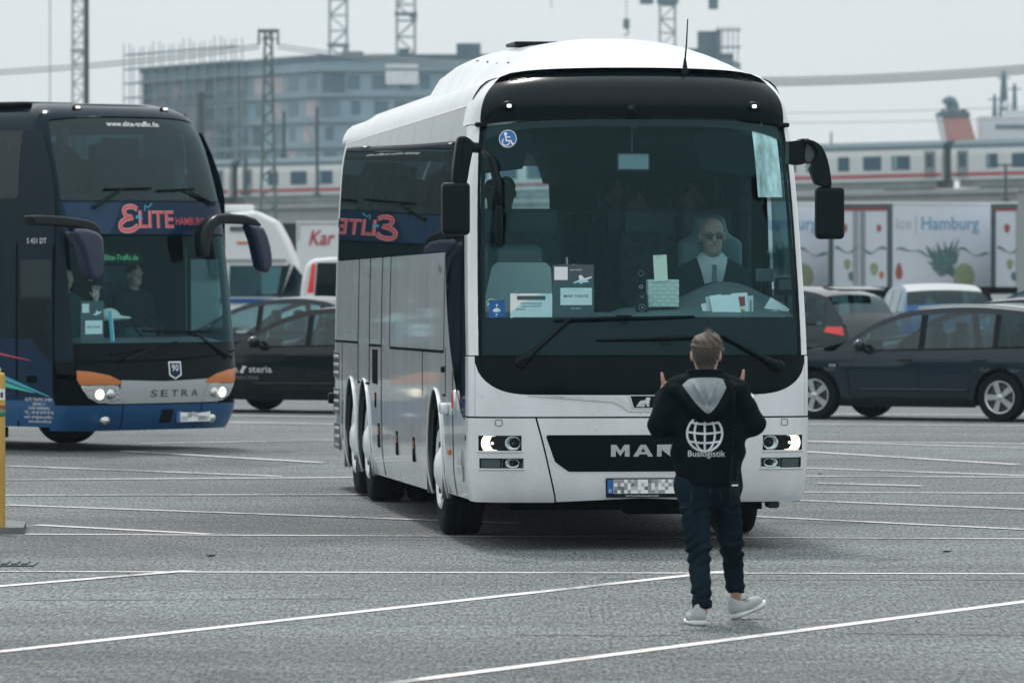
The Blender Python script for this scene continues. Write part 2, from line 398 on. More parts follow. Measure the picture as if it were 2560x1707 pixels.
def asphalt():
    m = bpy.data.materials.new('asphalt'); m.use_nodes = True; MATS['asphalt'] = m
    nt = m.node_tree; b = nt.nodes['Principled BSDF']; b.inputs['Roughness'].default_value = 0.82; b.inputs['Specular IOR Level'].default_value = 0.35
    N = nt.nodes.new; Lk = nt.links.new
    tc = N('ShaderNodeTexCoord')
    def noise(scale, detail, rough=0.6, st=(1, 1, 1)):
        mp = N('ShaderNodeMapping'); mp.inputs['Scale'].default_value = st; Lk(tc.outputs['Object'], mp.inputs[0])
        n = N('ShaderNodeTexNoise'); n.inputs['Scale'].default_value = scale; n.inputs['Detail'].default_value = detail; n.inputs['Roughness'].default_value = rough
        Lk(mp.outputs[0], n.inputs['Vector']); return n.outputs['Fac']
    def rng_(src, a, b_, lo, hi):
        r = N('ShaderNodeMapRange'); r.inputs['From Min'].default_value = a; r.inputs['From Max'].default_value = b_
        r.inputs['To Min'].default_value = lo; r.inputs['To Max'].default_value = hi; Lk(src, r.inputs['Value']); return r.outputs[0]
    def mul(a, b_):
        q = N('ShaderNodeMath'); q.operation = 'MULTIPLY'; Lk(a, q.inputs[0]); Lk(b_, q.inputs[1]); return q.outputs[0]
    grain = rng_(noise(6.0, 10, 0.92), 0.30, 0.70, 0.35, 1.65)   # chippings of many sizes
    big = rng_(noise(0.16, 6, 0.65), 0.3, 0.7, 0.62, 1.36)              # worn and sealed patches
    streak = rng_(noise(1.0, 5, 0.65, (0.05, 0.9, 1)), 0.35, 0.65, 0.86, 1.12)   # paving lanes
    chip = rng_(noise(1.0, 5, 0.85, (42, 4.8, 1)), 0.32, 0.68, -0.3, 2.3)          # rolled-in chippings, drawn out along the paving lane
    stain = rng_(noise(0.45, 4, 0.55, (1, 0.6, 1)), 0.60, 0.68, 1.0, 0.74)          # old oil drips
    k = mul(mul(mul(mul(grain, big), streak), chip), stain)
    sc = N('ShaderNodeVectorMath'); sc.operation = 'SCALE'; sc.inputs[0].default_value = (0.120, 0.135, 0.137); Lk(k, sc.inputs['Scale'])
    Lk(sc.outputs[0], b.inputs['Base Color'])
    bp = N('ShaderNodeBump'); bp.inputs['Strength'].default_value = 0.5; bp.inputs['Distance'].default_value = 0.012
    Lk(noise(30.0, 5, 0.7), bp.inputs['Height']); Lk(bp.outputs[0], b.inputs['Normal'])
asphalt()
def line_paint():
    m = bpy.data.materials.new('line_paint'); m.use_nodes = True; MATS['line_paint'] = m
    nt = m.node_tree; b = nt.nodes['Principled BSDF']; b.inputs['Roughness'].default_value = 0.7
    N = nt.nodes.new; Lk = nt.links.new
    tc = N('ShaderNodeTexCoord'); n = N('ShaderNodeTexNoise'); n.inputs['Scale'].default_value = 14; n.inputs['Detail'].default_value = 8; n.inputs['Roughness'].default_value = 0.8
    Lk(tc.outputs['Object'], n.inputs['Vector'])
    n2 = N('ShaderNodeTexNoise'); n2.inputs['Scale'].default_value = 0.7; n2.inputs['Detail'].default_value = 3; Lk(tc.outputs['Object'], n2.inputs['Vector'])
    ad = N('ShaderNodeMath'); ad.operation = 'ADD'; Lk(n.outputs['Fac'], ad.inputs[0]); Lk(n2.outputs['Fac'], ad.inputs[1])
    cr = N('ShaderNodeValToRGB'); cr.color_ramp.elements[0].position = 0.40; cr.color_ramp.elements[0].color = (0.15, 0.16, 0.16, 1)
    cr.color_ramp.elements[1].position = 0.49; cr.color_ramp.elements[1].color = (0.66, 0.65, 0.635, 1)
    hf = N('ShaderNodeMath'); hf.operation = 'MULTIPLY'; hf.inputs[1].default_value = 0.5; Lk(ad.outputs[0], hf.inputs[0])
    Lk(hf.outputs[0], cr.inputs[0]); Lk(cr.outputs[0], b.inputs['Base Color'])
line_paint()

# ------------------------------------------------------------------ ground
g = mesh('ground', [(-2500, -200, 0), (2500, -200, 0), (2500, 6000, 0), (-2500, 6000, 0)], [(0, 1, 2, 3)], 'asphalt')
tag(g, 'grey asphalt of the coach park', 'ground', kind='structure'); del g['category']
def painted_line(p, q, w=0.12):
    a, b = ground_at(*p), ground_at(*q); t = (b - a).normalized(); n = Vector((-t.y, t.x, 0)) * w / 2; z = Vector((0, 0, 0.004 + 0.0004 * len(g.children)))
    mesh('painted_line', [a - n + z, b - n + z, b + n + z, a + n + z], [(0, 1, 2, 3)], 'line_paint', g)
for p, q in [((900, 1718), (2640, 1494)), ((-60, 1636), (1812, 1428.5)), ((-60, 1429), (2640, 1435)), ((-60, 1471), (474, 1427)),
             ((65, 1336), (2640, 1348)), ((92, 1313), (524, 1336)), ((1700, 1283), (2640, 1328)), ((14, 1263), (1300, 1309)),
             ((1960, 1250.5), (2640, 1277)), ((1960, 1231), (2640, 1234.5)), ((1900, 1190.5), (2640, 1194.5)), ((1900, 1167), (2640, 1192.7)),
             ((1900, 1123), (2543, 1162.6)), ((1900, 1101), (2640, 1123.5)), ((1900, 1102.7), (2640, 1111)), ((14, 1166), (700, 1192)),
             ((14, 1201), (893, 1195)), ((310, 1129.5), (803, 1158)), ((350, 1110), (835, 1102)), ((14, 1240), (930, 1238)),
             ((560, 1057), (840, 1062)), ((1990, 1062), (2640, 1066.5)), ((560, 1040), (850, 1044)), ((2000, 1036), (2640, 1040)),
             ((2040, 1210), (2300, 1217))]:
    painted_line(p, q)
# patched seams in the surface
mat('tar', (0.035, 0.04, 0.042), 0.6, var=0.3, vscale=5)
def tar_seam(p, q, w=0.05, amp=0.03, n=28):
    a, b = ground_at(*p), ground_at(*q); t = (b - a).normalized(); nn = Vector((-t.y, t.x, 0)); V = []; Fc = []; o = 0
    for i in range(n):
        o = 0.7 * o + random.uniform(-amp, amp); c = a.lerp(b, i / (n - 1)) + nn * o; ww = w * random.uniform(0.4, 1.2) / 2
        V += [c - nn * ww + Vector((0, 0, 0.003)), c + nn * ww + Vector((0, 0, 0.003))]
        if i: Fc.append((2 * i - 2, 2 * i, 2 * i + 1, 2 * i - 1))
    mesh('tar_seam', V, Fc, 'tar', g)
for p, q in [((0, 1302), (60, 1330)), ((1930, 1308), (2600, 1309)), ((1500, 1448), (2600, 1450)), ((-20, 1162), (880, 1160)), ((2100, 1583), (2620, 1587)),
             ((1990, 1158), (2620, 1166)), ((60, 1500), (900, 1496)), ((1280, 1586), (1700, 1589))]:
    tar_seam(p, q)
# broken bits of rubber and leaf litter lying on the asphalt
for i, (px, py, s) in enumerate([(528, 1391, 0.032), (2368, 1380, 0.034), (2050, 1186, 0.02)]):
    c = ground_at(px, py); mb = MB(); k = 9
    ring = [(c.x + s * math.cos(6.28 * j / k) * random.uniform(0.3, 1.3), c.y + s * 1.5 * math.sin(6.28 * j / k) * random.uniform(0.3, 1.3)) for j in range(k)]
    mb.prism(ring, 0.005, 0.012, 'xy'); o = fix_normals(mb.build('litter_scrap', 'black_rubber'))
    lab = ['dark scrap lying on the asphalt below the left coach', 'dark scrap on the asphalt at the far right of the lot', 'small scrap beside the white coach corner on the right'][i]
    tag(o, lab, 'litter', 'scraps lying on the asphalt')

# ------------------------------------------------------------------ far skyline: unfinished building, cranes, ship
mat('site_wall', (0.24, 0.335, 0.385), 0.9, var=0.22, vscale=0.12)  # wall lightened and blued, part of the distance haze put into its colour
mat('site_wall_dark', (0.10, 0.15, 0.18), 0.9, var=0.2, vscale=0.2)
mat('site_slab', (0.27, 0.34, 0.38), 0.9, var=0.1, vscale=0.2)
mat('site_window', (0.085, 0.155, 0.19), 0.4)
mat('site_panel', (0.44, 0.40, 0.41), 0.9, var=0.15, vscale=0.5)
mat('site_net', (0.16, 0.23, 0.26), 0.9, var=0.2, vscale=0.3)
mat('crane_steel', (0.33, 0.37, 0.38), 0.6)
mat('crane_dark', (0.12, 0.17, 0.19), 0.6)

def building():
    A = at(354, 0, 917); B = at(800, 0, 850); C_ = at(1832, 0, 846)
    root = empty('unfinished_building', (B.x, B.y, 0), 0, 'wide concrete building shell wrapped in scaffolding behind the train', 'building')
    top = 26.6; fh = 3.3
    def wing(P, Q, nb, mat_wall, hid=None, depth=25):
        p, q = Vector((P.x - B.x, P.y - B.y, 0)), Vector((Q.x - B.x, Q.y - B.y, 0)); t = (q - p); Ln = t.length; t.normalize(); n = Vector((t.y, -t.x, 0))   # n towards the camera
        if n.y > 0: n = -n
        def pt(s, o, z): return p + t * s + n * o + Vector((0, 0, z))
        def slab(name, s0, s1, o0, o1, z0, z1, m):
            V = [pt(s, o, z) for s in (s0, s1) for o in (o0, o1) for z in (z0, z1)]
            return fix_normals(mesh(name, V, [(0, 1, 3, 2), (4, 6, 7, 5), (0, 4, 5, 1), (2, 3, 7, 6), (0, 2, 6, 4), (1, 5, 7, 3)], m, root))
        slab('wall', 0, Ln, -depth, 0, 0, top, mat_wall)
        for k in range(1, 9):
            z = top - 1.2 - (k - 1) * fh
            if z < 3: break
            slab('floor_slab', -0.3, Ln + 0.3, 0.02, 0.5, z - 0.25, z + 0.12, 'site_slab')
        slab('parapet', 0, Ln, -0.4, 0.25, top - 0.001, top + 0.7, 'site_wall_dark')
        bw = Ln / nb; rnd = random.Random(nb)
        for i in range(nb):
            for k in range(7):
                z1 = top - 1.9 - k * fh; s0 = bw * (i + rnd.uniform(0.08, 0.3)); s1 = s0 + bw * rnd.uniform(0.32, 0.62)
                r = rnd.random()
                if r < 0.62: slab('window', s0, s1, 0.01, 0.06, z1 - 1.9, z1 - 0.1, 'site_window')
                elif r < 0.85: slab('facade_panel', s0 - 0.5, s1 + 0.5, 0.012, 0.07, z1 - 2.2, z1 + 0.1, 'site_panel' if P is A else 'site_net')
                else: slab('open_bay', s0 - 0.3, s1 + 0.9, 0.013, 0.05, z1 - 2.3, z1 + 0.2, 'site_wall_dark')
        return pt, Ln, slab
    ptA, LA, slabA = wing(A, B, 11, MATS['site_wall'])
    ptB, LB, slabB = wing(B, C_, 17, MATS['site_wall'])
    # scaffolding in front of the left wing, running past its corner
    for k in range(13):
        z = top + 2.6 - k * 2.0
        if z > 2: slabA('scaffold_deck', -2.4, LA * (0.62 if k else 0.6), 0.9, 1.9, z - 0.09, z + 0.09, 'crane_dark')
    for i in range(12):
        s = -2.3 + i * (LA * 0.62 + 2.3) / 11
        for o in (0.95, 1.85):
            mb = MB(); mb.tube([ptA(s, o, 0), ptA(s, o, top + 3.6 + (0.6 if i % 3 == 0 else 0))], 0.09, 5); mb.build('scaffold_pole', 'crane_steel', root)
    for i in range(7):                      # top fence stumps and stacked material
        s = LB * (0.05 + i * 0.14); slabB('roof_stack', s, s + random.uniform(1, 4), -3, -1, top + 0.5, top + random.uniform(1.1, 2.6), 'site_wall_dark')
    slabB('roof_tarpaulin', LB * 0.16, LB * 0.24, 0.3, 0.5, top - 3.2, top - 0.6, 'paint_white')
    slabB('stair_tower', LB * 0.915, LB * 0.97, -2, 0.4, top, top + 3.6, 'site_wall_dark')
    for i in range(5):
        s = LB * (0.965 + 0.012 * i); mb = MB(); mb.tube([ptB(s, 0.8, top - 8), ptB(s, 0.8, top + 4.2)], 0.09, 5); mb.build('scaffold_pole', 'crane_steel', root)
    for k in range(3): slabB('scaffold_deck', LB * 0.96, LB * 1.02, 0.6, 1.3, top + 3.6 - 2.2 * k, top + 3.8 - 2.2 * k, 'crane_dark')
building()

def lattice(mb, c, w, z0, z1, step, r, rb):
    """square lattice mast"""
    h = w / 2
    for sx in (-1, 1):
        for sy in (-1, 1): mb.tube([(c[0] + sx * h, c[1] + sy * h, z0), (c[0] + sx * h, c[1] + sy * h, z1)], r, 5)
    z = z0; k = 0
    while z < z1 - 0.01:
        zb = min(z + step, z1); a = -1 if k % 2 else 1
        for sy in (-1, 1):
            mb.tube([(c[0] - a * h, c[1] + sy * h, z), (c[0] + a * h, c[1] + sy * h, zb)], rb, 4)
            mb.tube([(c[0] - h, c[1] + sy * h, zb), (c[0] + h, c[1] + sy * h, zb)], rb, 4)
        for sx in (-1, 1):
            mb.tube([(c[0] + sx * h, c[1] - a * h, z), (c[0] + sx * h, c[1] + a * h, zb)], rb, 4)
        z = zb; k += 1
def crane(px0, px1, d, ztop, label, m, collar=None, jib=False):
    c = at((px0 + px1) / 2, 0, d); w = (px1 - px0) * d / FPX * 0.9
    root = empty('tower_crane', (c.x, c.y, 0), 0.0, label, 'crane', 'tower cranes above the building site')
    mb = MB(); lattice(mb, (0, 0), w, 0, ztop, w * 0.9, w * 0.075, w * 0.04); mb.build('mast', m, root)
    if collar is not None:
        mb = MB(); mb.box((0, 0, collar), (w * 1.25, w * 1.25, w * 0.16)); mb.box((w * 0.45, 0, collar - w * 0.22), (w * 0.3, w * 0.8, w * 0.4)); mb.build('climbing_collar', 'crane_dark', root)
    if jib:
        mb = MB(); mb.box((0, 0, ztop + 0.6), (w * 1.4, w * 1.4, 1.4)); mb.build('slewing_ring', 'crane_dark', root)
        mb = MB(); lattice(mb, (0, 0), 1.4, 0, 14, 1.5, 0.12, 0.07)
        mb.map(lambda p: Vector((p.z - 3, p.y, p.x + ztop + 1.9))); mb.build('counter_jib', 'crane_dark', root)
        mb = MB(); mb.box((6.3, 0, ztop + 0.25), (1.3, 1.6, 2.2)); mb.build('counterweight', 'crane_dark', root)
        mb = MB(); mb.rbox((-2.9, 0, ztop + 0.8), (1.9, 1.6, 1.9), 0.2); mb.build('operator_cab', 'crane_dark', root)
crane(180, 212, 640, 34, 'lattice crane mast rising behind the dark pole above the blue coach', 'crane_steel', 21.5)
crane(822, 870, 905, 46, 'pale lattice crane mast above the roofs, left one of the central pair', 'crane_steel', 30.2)
crane(990, 1040, 925, 46, 'pale lattice crane mast with dark collar above the roofs, right one of the central pair', 'crane_steel', 35.2)
crane(1648, 1690, 905, 36.0, 'tower crane with counterweight and cab directly above the white coach roof', 'crane_steel', None, True)
# thin crane ropes and a hook
def rope(px, py0, py1, d, label, hook=False):
    a = at(px, py0, d); b = at(px, py1, d)
    root = empty('crane_rope', (b.x, b.y, b.z), 0, label, 'rope', 'ropes hanging from cranes')
    mb = MB(); mb.tube([(0, 0, 0), (0, 0, a.z - b.z)], 0.07, 4); mb.build('cable', 'crane_steel', root)
    if hook: mb = MB(); mb.rbox((0, 0, 0), (0.9, 0.5, 1.4), 0.15); mb.tube([(0, 0, -0.6), (0.3, 0, -1.2), (0, 0, -1.7), (-0.35, 0, -1.4)], 0.12, 5); mb.build('hook_block', 'crane_dark', root)
rope(125, -40, 262, 700, 'thin faint rope hanging from the sky at far left')
rope(1566, -40, 60, 900, 'faint rope with hook block above the white coach', True)
rope(1378, -40, 22, 900, 'short faint rope at the top edge above the coach')

def dark_pole(px, py0, py1, w, d, label, m='metal_dark', brace=False, cross=None):
    a, b = at(px, py0, d), at(px, py1, d); r = w * d / FPX / 2
    root = empty('catenary_pole', (a.x, a.y, b.z if b.z < 30 else 0), 0, label, 'pole', 'poles along the railway')
    h = a.z - root.location.z
    mb = MB(); mb.tube([(0, 0, 0), (0, 0, h)], [r * 1.1, r * 0.9], 10); mb.build('shaft', m, root)
    mb = MB(); mb.box((0, 0, r), (r * 5, r * 5, r * 1.6)); mb.build('foot', m, root)
    if brace: mb = MB(); mb.tube([(0, 0, h * 0.42), (-h * 0.14, 0, h * 0.86)], r * 0.55, 6); mb.build('brace', 'metal_grey', root)
    if cross: mb = MB(); mb.tube([(-cross, 0, h * 0.97), (cross, 0, h * 0.97)], r * 0.7, 6); mb.build('cross_arm', m, root)
    return root
dark_pole(217, -120, 330, 11, 300, 'dark straight pole standing above the blue coach roof', 'metal_dark')
dark_pole(503, 231, 480, 19, 430, 'thick dark pole just right of the blue coach windscreen', 'metal_dark')
dark_pole(710, 278, 395, 8, 445, 'short dark pole before the building right of the lattice mast', 'metal_dark')
dark_pole(793, 268, 492, 8, 424, 'dark railway pole with pale diagonal brace in front of the train', 'metal_dark', True)
dark_pole(614, 398, 490, 10, 440, 'dark railway pole standing at the joint of the train coaches', 'metal_dark')
dark_pole(2514, 410, 505, 8, 400, 'slim dark pole with short arm before the concrete wall at right', 'metal_dark', False, 0.5)
dark_pole(2078, 330, 366, 6, 470, 'thin far pole seen above the train roof right of the mirror', 'metal_grey')

def mast_green():
    c = at(671, 0, 415)
    root = empty('lattice_mast', (c.x, c.y, 0), 0, 'tall green lattice mast with crosshead and insulators holding the cables', 'mast')
    top = CAM_H + (YH - 78) * 415 / FPX
    mb = MB()
    n = 26
    def hw(z): return 0.21 + (0.62 - 0.21) * (1 - z / top) ** 1.2
    for sx in (-1, 1):
        for sy in (-1, 1): mb.tube([(sx * hw(z), sy * hw(z), z) for z in lin(0, top, 14)], 0.085, 5)
    for i in range(n):
        z0, z1 = top * i / n, top * (i + 1) / n; a = 1 if i % 2 else -1
        for sy in (-1, 1): mb.tube([(-a * hw(z0), sy * hw(z0), z0), (a * hw(z1), sy * hw(z1), z1)], 0.05, 4)
        for sx in (-1, 1): mb.tube([(sx * hw(z0), -a * hw(z0), z0), (sx * hw(z1), a * hw(z1), z1)], 0.05, 4)
    mb.build('lattice_shaft', 'metal_green', root)
    mb = MB(); mb.box((0, 0, top), (1.35, 0.5, 0.22)); mb.box((0, 0, top - 0.5), (0.8, 0.4, 0.12)); mb.build('crosshead', 'metal_green', root)
    for sx in (-0.6, 0.6):
        mb = MB(); mb.lathe([(0.001, 0), (0.08, -0.02), (0.04, -0.1), (0.1, -0.2), (0.05, -0.3), (0.11, -0.42), (0.05, -0.55), (0.1, -0.66), (0.02, -0.8), (0.001, -0.82)], (sx, 0, top - 0.1), 'z', 10)
        mb.build('insulator', 'metal_dark', root)
    # cables to both sides
    def cable(name, p, q, sag, r, label, cnt=2):
        o = empty('overhead_cable', (0, 0, 0), 0, label, 'cable', 'overhead cables')
        for k in range(cnt):
            pts = []
            for i in range(24):
                t = i / 23; v = p.lerp(q, t); v.z -= sag * 4 * t * (1 - t) + k * 0.22; pts.append(v)
            mb = MB(); mb.tube(pts, r, 5); mb.build('conductor', 'metal_grey', o)
    tip = Vector((c.x, c.y, top - 0.85))
    cable('c', tip + Vector((-0.6, 0, 0)), at(-120, 182, 405), 0.25, 0.06, 'overhead cable running left from the lattice mast')
    cable('c', tip + Vector((0.6, 0, 0)), at(1330, 150, 470), 0.45, 0.045, 'overhead cable running right from the lattice mast')
    cable('c', at(1700, 196, 430), at(2700, 152, 400), 0.35, 0.075, 'thick overhead cable right of the white coach', 3)
    cable('c', at(1900, 284, 520), at(2700, 262, 500), 0.1, 0.03, 'faint upper wire above the train at right', 1)
    cable('c', at(1900, 308, 520), at(2700, 292, 500), 0.1, 0.03, 'faint lower wire above the train at right', 1)
mast_green()

def ship():
    d = 720; k = d / FPX
    o = at(2400, 0, d); root = empty('ship', (o.x, o.y, 0), 0, 'ship funnel and white bridge showing above the train roof', 'ship')
    def X(px): return (px - 2400) * k
    def Z(py): return CAM_H + (YH - py) * k
    mat('ship_red', (0.50, 0.24, 0.22), 0.7, var=0.1, vscale=0.3); mat('ship_dark', (0.10, 0.16, 0.19), 0.7); mat('ship_white', (0.62, 0.66, 0.68), 0.7)
    mb = MB(); mb.prism([(X(2363), Z(366)), (X(2442), Z(366)), (X(2420), Z(290)), (X(2346), Z(290))], -1.6, 1.6); fix_normals(mb.build('funnel', 'ship_red', root))
    mb = MB(); mb.prism([(X(2357), Z(366)), (X(2366), Z(366)), (X(2352), Z(288)), (X(2342), Z(288))], -1.9, 1.9); fix_normals(mb.build('funnel_edge', 'ship_white', root))
    mb = MB(); mb.prism([(X(2340), Z(291)), (X(2424), Z(291)), (X(2420), Z(281)), (X(2344), Z(281))], -2.0, 2.0); fix_normals(mb.build('funnel_rim', 'ship_dark', root))
    mb = MB(); mb.tube(catmull([(X(2384), 0, Z(290)), (X(2380), 0, Z(266)), (X(2374), 0, Z(256)), (X(2368), 0, Z(264))], 4), [0.75] * 13, 10); mb.build('exhaust_pipe', 'ship_dark', root)
    for px in (2358, 2406, 2413): mb = MB(); mb.tube([(X(px), 0.3, Z(286)), (X(px), 0.3, Z(272))], 0.22, 8); mb.build('vent_pipe', 'ship_dark', root)
    mb = MB(); mb.box((X(2570), 3, (Z(292) + Z(420)) / 2), (X(2690) - X(2450), 8, Z(292) - Z(420))); mb.box((X(2600), 3, Z(285)), (X(2690) - X(2505), 7, 0.8)); mb.build('bridge_house', 'ship_white', root)
    for i in range(9): mb = MB(); mb.box((X(2492 + i * 11), -1.02, Z(318)), (0.38, 0.1, 0.5)); mb.build('window', 'ship_dark', root)
    mb = MB(); mb.box((X(2400), 3, Z(362)), (6.5, 6, 0.8)); mb.build('deck_edge', 'ship_white', root)
    for px, py0, w in ((2490, 234, 0.22), (2513, 180, 0.42), (2540, 208, 0.25)):
        mb = MB(); mb.tube([(X(px), 2, Z(296)), (X(px), 2, Z(py0))], [w * 1.4, w * 0.6], 8); mb.box((X(px), 2, Z(py0 + 14)), (1.4, 0.15, 0.15)); mb.build('mast', 'ship_dark', root)
    mb = MB(); mb.lathe([(0.001, -0.5), (0.45, -0.3), (0.55, 0), (0.4, 0.35), (0.001, 0.5)], (X(2519), 1.4, Z(262)), 'z', 12); mb.build('radar_dome', 'ship_white', root)
ship()

# ------------------------------------------------------------------ railway viaduct and train
def railway():
    A = at(400, 0, 462); Bp = at(2700, 0, 424); ang = math.atan2(Bp.y - A.y, Bp.x - A.x); Ln = (Vector((Bp.x - A.x, Bp.y - A.y))).length
    zA, zB = 5.15, 6.25
    def base(s): return zA + (zB - zA) * s / Ln
    root = empty('railway_wall', (A.x, A.y, 0), ang, 'pale concrete retaining wall carrying the railway', 'wall')
    mb = MB()
    V = []
    for s in (-30, Ln + 30):
        for o in (-1.0, 6.0):
            for z in (0, base(s) - 0.35): V.append((s, o, z))
    fix_normals(mesh('wall_body', V, [(0, 1, 3, 2), (4, 6, 7, 5), (0, 4, 5, 1), (2, 3, 7, 6), (0, 2, 6, 4), (1, 5, 7, 3)], 'concrete', root))
    V = []
    for s in (-30, Ln + 30):
        for o in (-1.35, -0.4):
            for z in (base(s) - 0.34, base(s) - 0.02): V.append((s, o, z))
    fix_normals(mesh('coping', V, [(0, 1, 3, 2), (4, 6, 7, 5), (0, 4, 5, 1), (2, 3, 7, 6), (0, 2, 6, 4), (1, 5, 7, 3)], 'concrete', root))
    mat('joint', (0.16, 0.18, 0.18), 0.9)
    for i in range(16): mb = MB(); mb.box((i * Ln / 15, -1.03, 2.0), (0.12, 0.06, 4.0)); mb.build('wall_joint', 'joint', root)
    for i in range(30):
        s = i * Ln / 29; mb = MB(); mb.tube([(s, -1.2, base(s)), (s, -1.2, base(s) + 0.65)], 0.035, 4); mb.build('railing_post', 'metal_grey', root)
    # coaches
    mat('train_body', (0.60, 0.63, 0.62), 0.45, var=0.05, vscale=0.4); mat('train_roof', (0.09, 0.135, 0.155), 0.7, spec=0.2); mat('train_red', (0.42, 0.035, 0.06), 0.5)
    mat('train_window', (0.03, 0.085, 0.125), 0.12); mat('train_skirt', (0.22, 0.25, 0.25), 0.7, var=0.2, vscale=0.6); mat('train_blind', (0.20, 0.33, 0.33), 0.6)
    u = Vector((math.cos(ang), math.sin(ang))); slope = math.atan((zB - zA) / Ln)
    # joints between coaches seen at photo columns 612 and 2392
    def s_of(px):
        k = (px - 1280) / FPX; return (k * A.y - A.x) / (u.x - k * u.y)
    s1, s2 = s_of(612), s_of(2392); cl = (s2 - s1) / 2
    names = ['grey and red railway coach left of the mast joint, mostly behind the blue coach', 'grey and red railway coach seen between the blue and the white coach',
             'grey and red railway coach right of the white coach mirror', 'grey and red railway coach at the right edge under the ship']
    for i in range(4):
        s0 = s1 + (i - 1) * cl; z0 = base(s0 + cl / 2)
        c = empty('railway_coach', (A.x + u.x * (s0 + cl / 2), A.y + u.y * (s0 + cl / 2), z0), ang, names[i], 'railway coach', 'coaches of the passing train')
        c.rotation_euler = (0, -slope, ang)
        h = cl / 2 - 0.35
        sec = [(-1.38, 0.55), (-1.42, 1.3), (-1.42, 2.15), (-1.33, 2.62), (1.33, 2.62), (1.42, 2.15), (1.42, 0.55)]
        mb = MB(); mb.prism(sec, -h, h, 'yz'); fix_normals(mb.build('body', 'train_body', c))
        mb = MB(); mb.prism([(-1.34, 2.6), (-1.2, 2.86), (-0.7, 3.1), (0, 3.18), (0.7, 3.1), (1.2, 2.86), (1.34, 2.6)], -h + 0.02, h - 0.02, 'yz'); fix_normals(mb.build('roof', 'train_roof', c))
        mb = MB(); mb.box((0, -1.43, 0.92), (2 * h - 0.1, 0.03, 0.2)); mb.build('red_stripe', 'train_red', c)
        mb = MB(); mb.box((0, 0, 0.3), (2 * h - 1.0, 2.5, 0.5)); mb.build('skirt', 'train_skirt', c)
        for q in (-1, 1):
            mb = MB(); mb.box((q * (h - 3.2), 0, 0.05), (2.6, 2.2, 0.45)); mb.build('bogie', 'metal_dark', c)
            mb = MB(); mb.box((q * (h + 0.25), 0, 1.7), (0.5, 1.9, 2.2)); mb.build('gangway', 'metal_dark', c)
            d_ = MB(); d_.box((q * (h - 0.85), -1.425, 1.6), (0.8, 0.04, 1.75)); do = d_.build('door', 'train_skirt', c)
            d_ = MB(); d_.rbox((q * (h - 0.85), -1.45, 1.85), (0.5, 0.03, 0.85), 0.06); d_.build('door_window', 'train_window', do)
        nw = 11; w0 = None
        for k in range(nw):
            x = -h + 3.0 + k * (2 * h - 6.0) / (nw - 1); ww = 1.35 if k % 4 else 0.85
            mb = MB(); mb.rbox((x, -1.43, 1.75), (ww, 0.05, 0.92), 0.08); w_ = mb.build('window', 'train_window', c)
            if (k + i) % 3 == 0: mb = MB(); mb.box((x - ww * 0.3, -1.46, 1.75), (ww * 0.22, 0.02, 0.8)); mb.build('curtain', 'train_blind', w_)
railway()
# ------------------------------------------------------------------ the white coach
BX, BY, BTH, BL = 0.975, 48.8, R(6.0), 13.5
_c, _s = math.cos(BTH), math.sin(BTH)
def bus_at(px, py, y):
    """photo pixel -> coach-local point on the plane y metres behind its nose"""
    k = (px - PW / 2) / FPX
    x = (k * (BY + y * _c) - BX + y * _s) / (_c - k * _s); Y = BY + x * _s + y * _c
    return Vector((x, y, CAM_H - (py - YH) * Y / FPX))
coach = empty('coach', (BX, BY, 0), BTH, 'white touring coach with headlights on facing the camera', 'coach')

_wz = ([0.28, 0.36, 0.6, 1.2, 1.6, 2.4, 3.0, 3.2, 3.34, 3.48, 3.58, 3.64], [1.20, 1.235, 1.268, 1.275, 1.273, 1.256, 1.228, 1.208, 1.178, 1.10, 0.97, 0.80])
_yf = ([0.30, 0.40, 0.55, 0.8, 1.0, 1.2, 1.45, 1.75, 2.4, 3.0, 3.22, 3.32, 3.44, 3.54, 3.62], [0.16, 0.07, 0.03, 0.005, 0.0, 0.0, 0.02, 0.075, 0.25, 0.43, 0.50, 0.50, 0.545, 0.64, 0.80])
def cw(z): return smooth_interp(z, *_wz)
def cyf(z): return smooth_interp(z, *_yf)
def cD(z): return interp(z, [1.4, 2.0, 3.2], [0.36, 0.42, 0.46])
def pitch(y): return -0.0085 * y
def _front(xm, z):
    w = cw(z); t = min(1.0, abs(xm) / 1.275); n = 4.6
    y = cyf(z) + 0.05 * t * t + cD(z) * (1 - max(0.0, 1 - t ** n) ** (1 / n))
    return Vector((math.copysign(t * w, xm), y, z + pitch(y)))
def front(xm, z, off=0.0):
    """point on the nose: xm is the width position measured at the widest height"""
    p = _front(xm, z)
    if off:
        e = 0.004; a = _front(min(1.27, xm + e), z) - _front(max(-1.27, xm - e), z); b = _front(xm, z + e) - _front(xm, z - e)
        n = a.cross(b); n.normalize(); n = n if n.y < 0 else -n; p = p + n * off
    return p
def side(y, z, sgn=-1, off=0.0):
    w = cw(z)
    if y > BL - 0.45: t = (y - (BL - 0.45)) / 0.45; w *= 1 - 0.10 * (1 - max(0.0, 1 - t ** 3) ** (1 / 3)) - 0.05 * t
    return Vector((sgn * (w + off), y, z + pitch(y)))
def xs_dense(a, b, n):
    """columns across the nose, closer together towards the corners"""
    out = []
    for i in range(n):
        t = -1 + 2 * i / (n - 1); out.append(t)
    f = lambda t: math.sin(t * math.pi / 2)
    lo, hi = a / 1.275, b / 1.275
    ta, tb = math.asin(max(-1, lo)) * 2 / math.pi, math.asin(min(1, hi)) * 2 / math.pi
    return [1.275 * f(ta + (tb - ta) * i / (n - 1)) for i in range(n)]
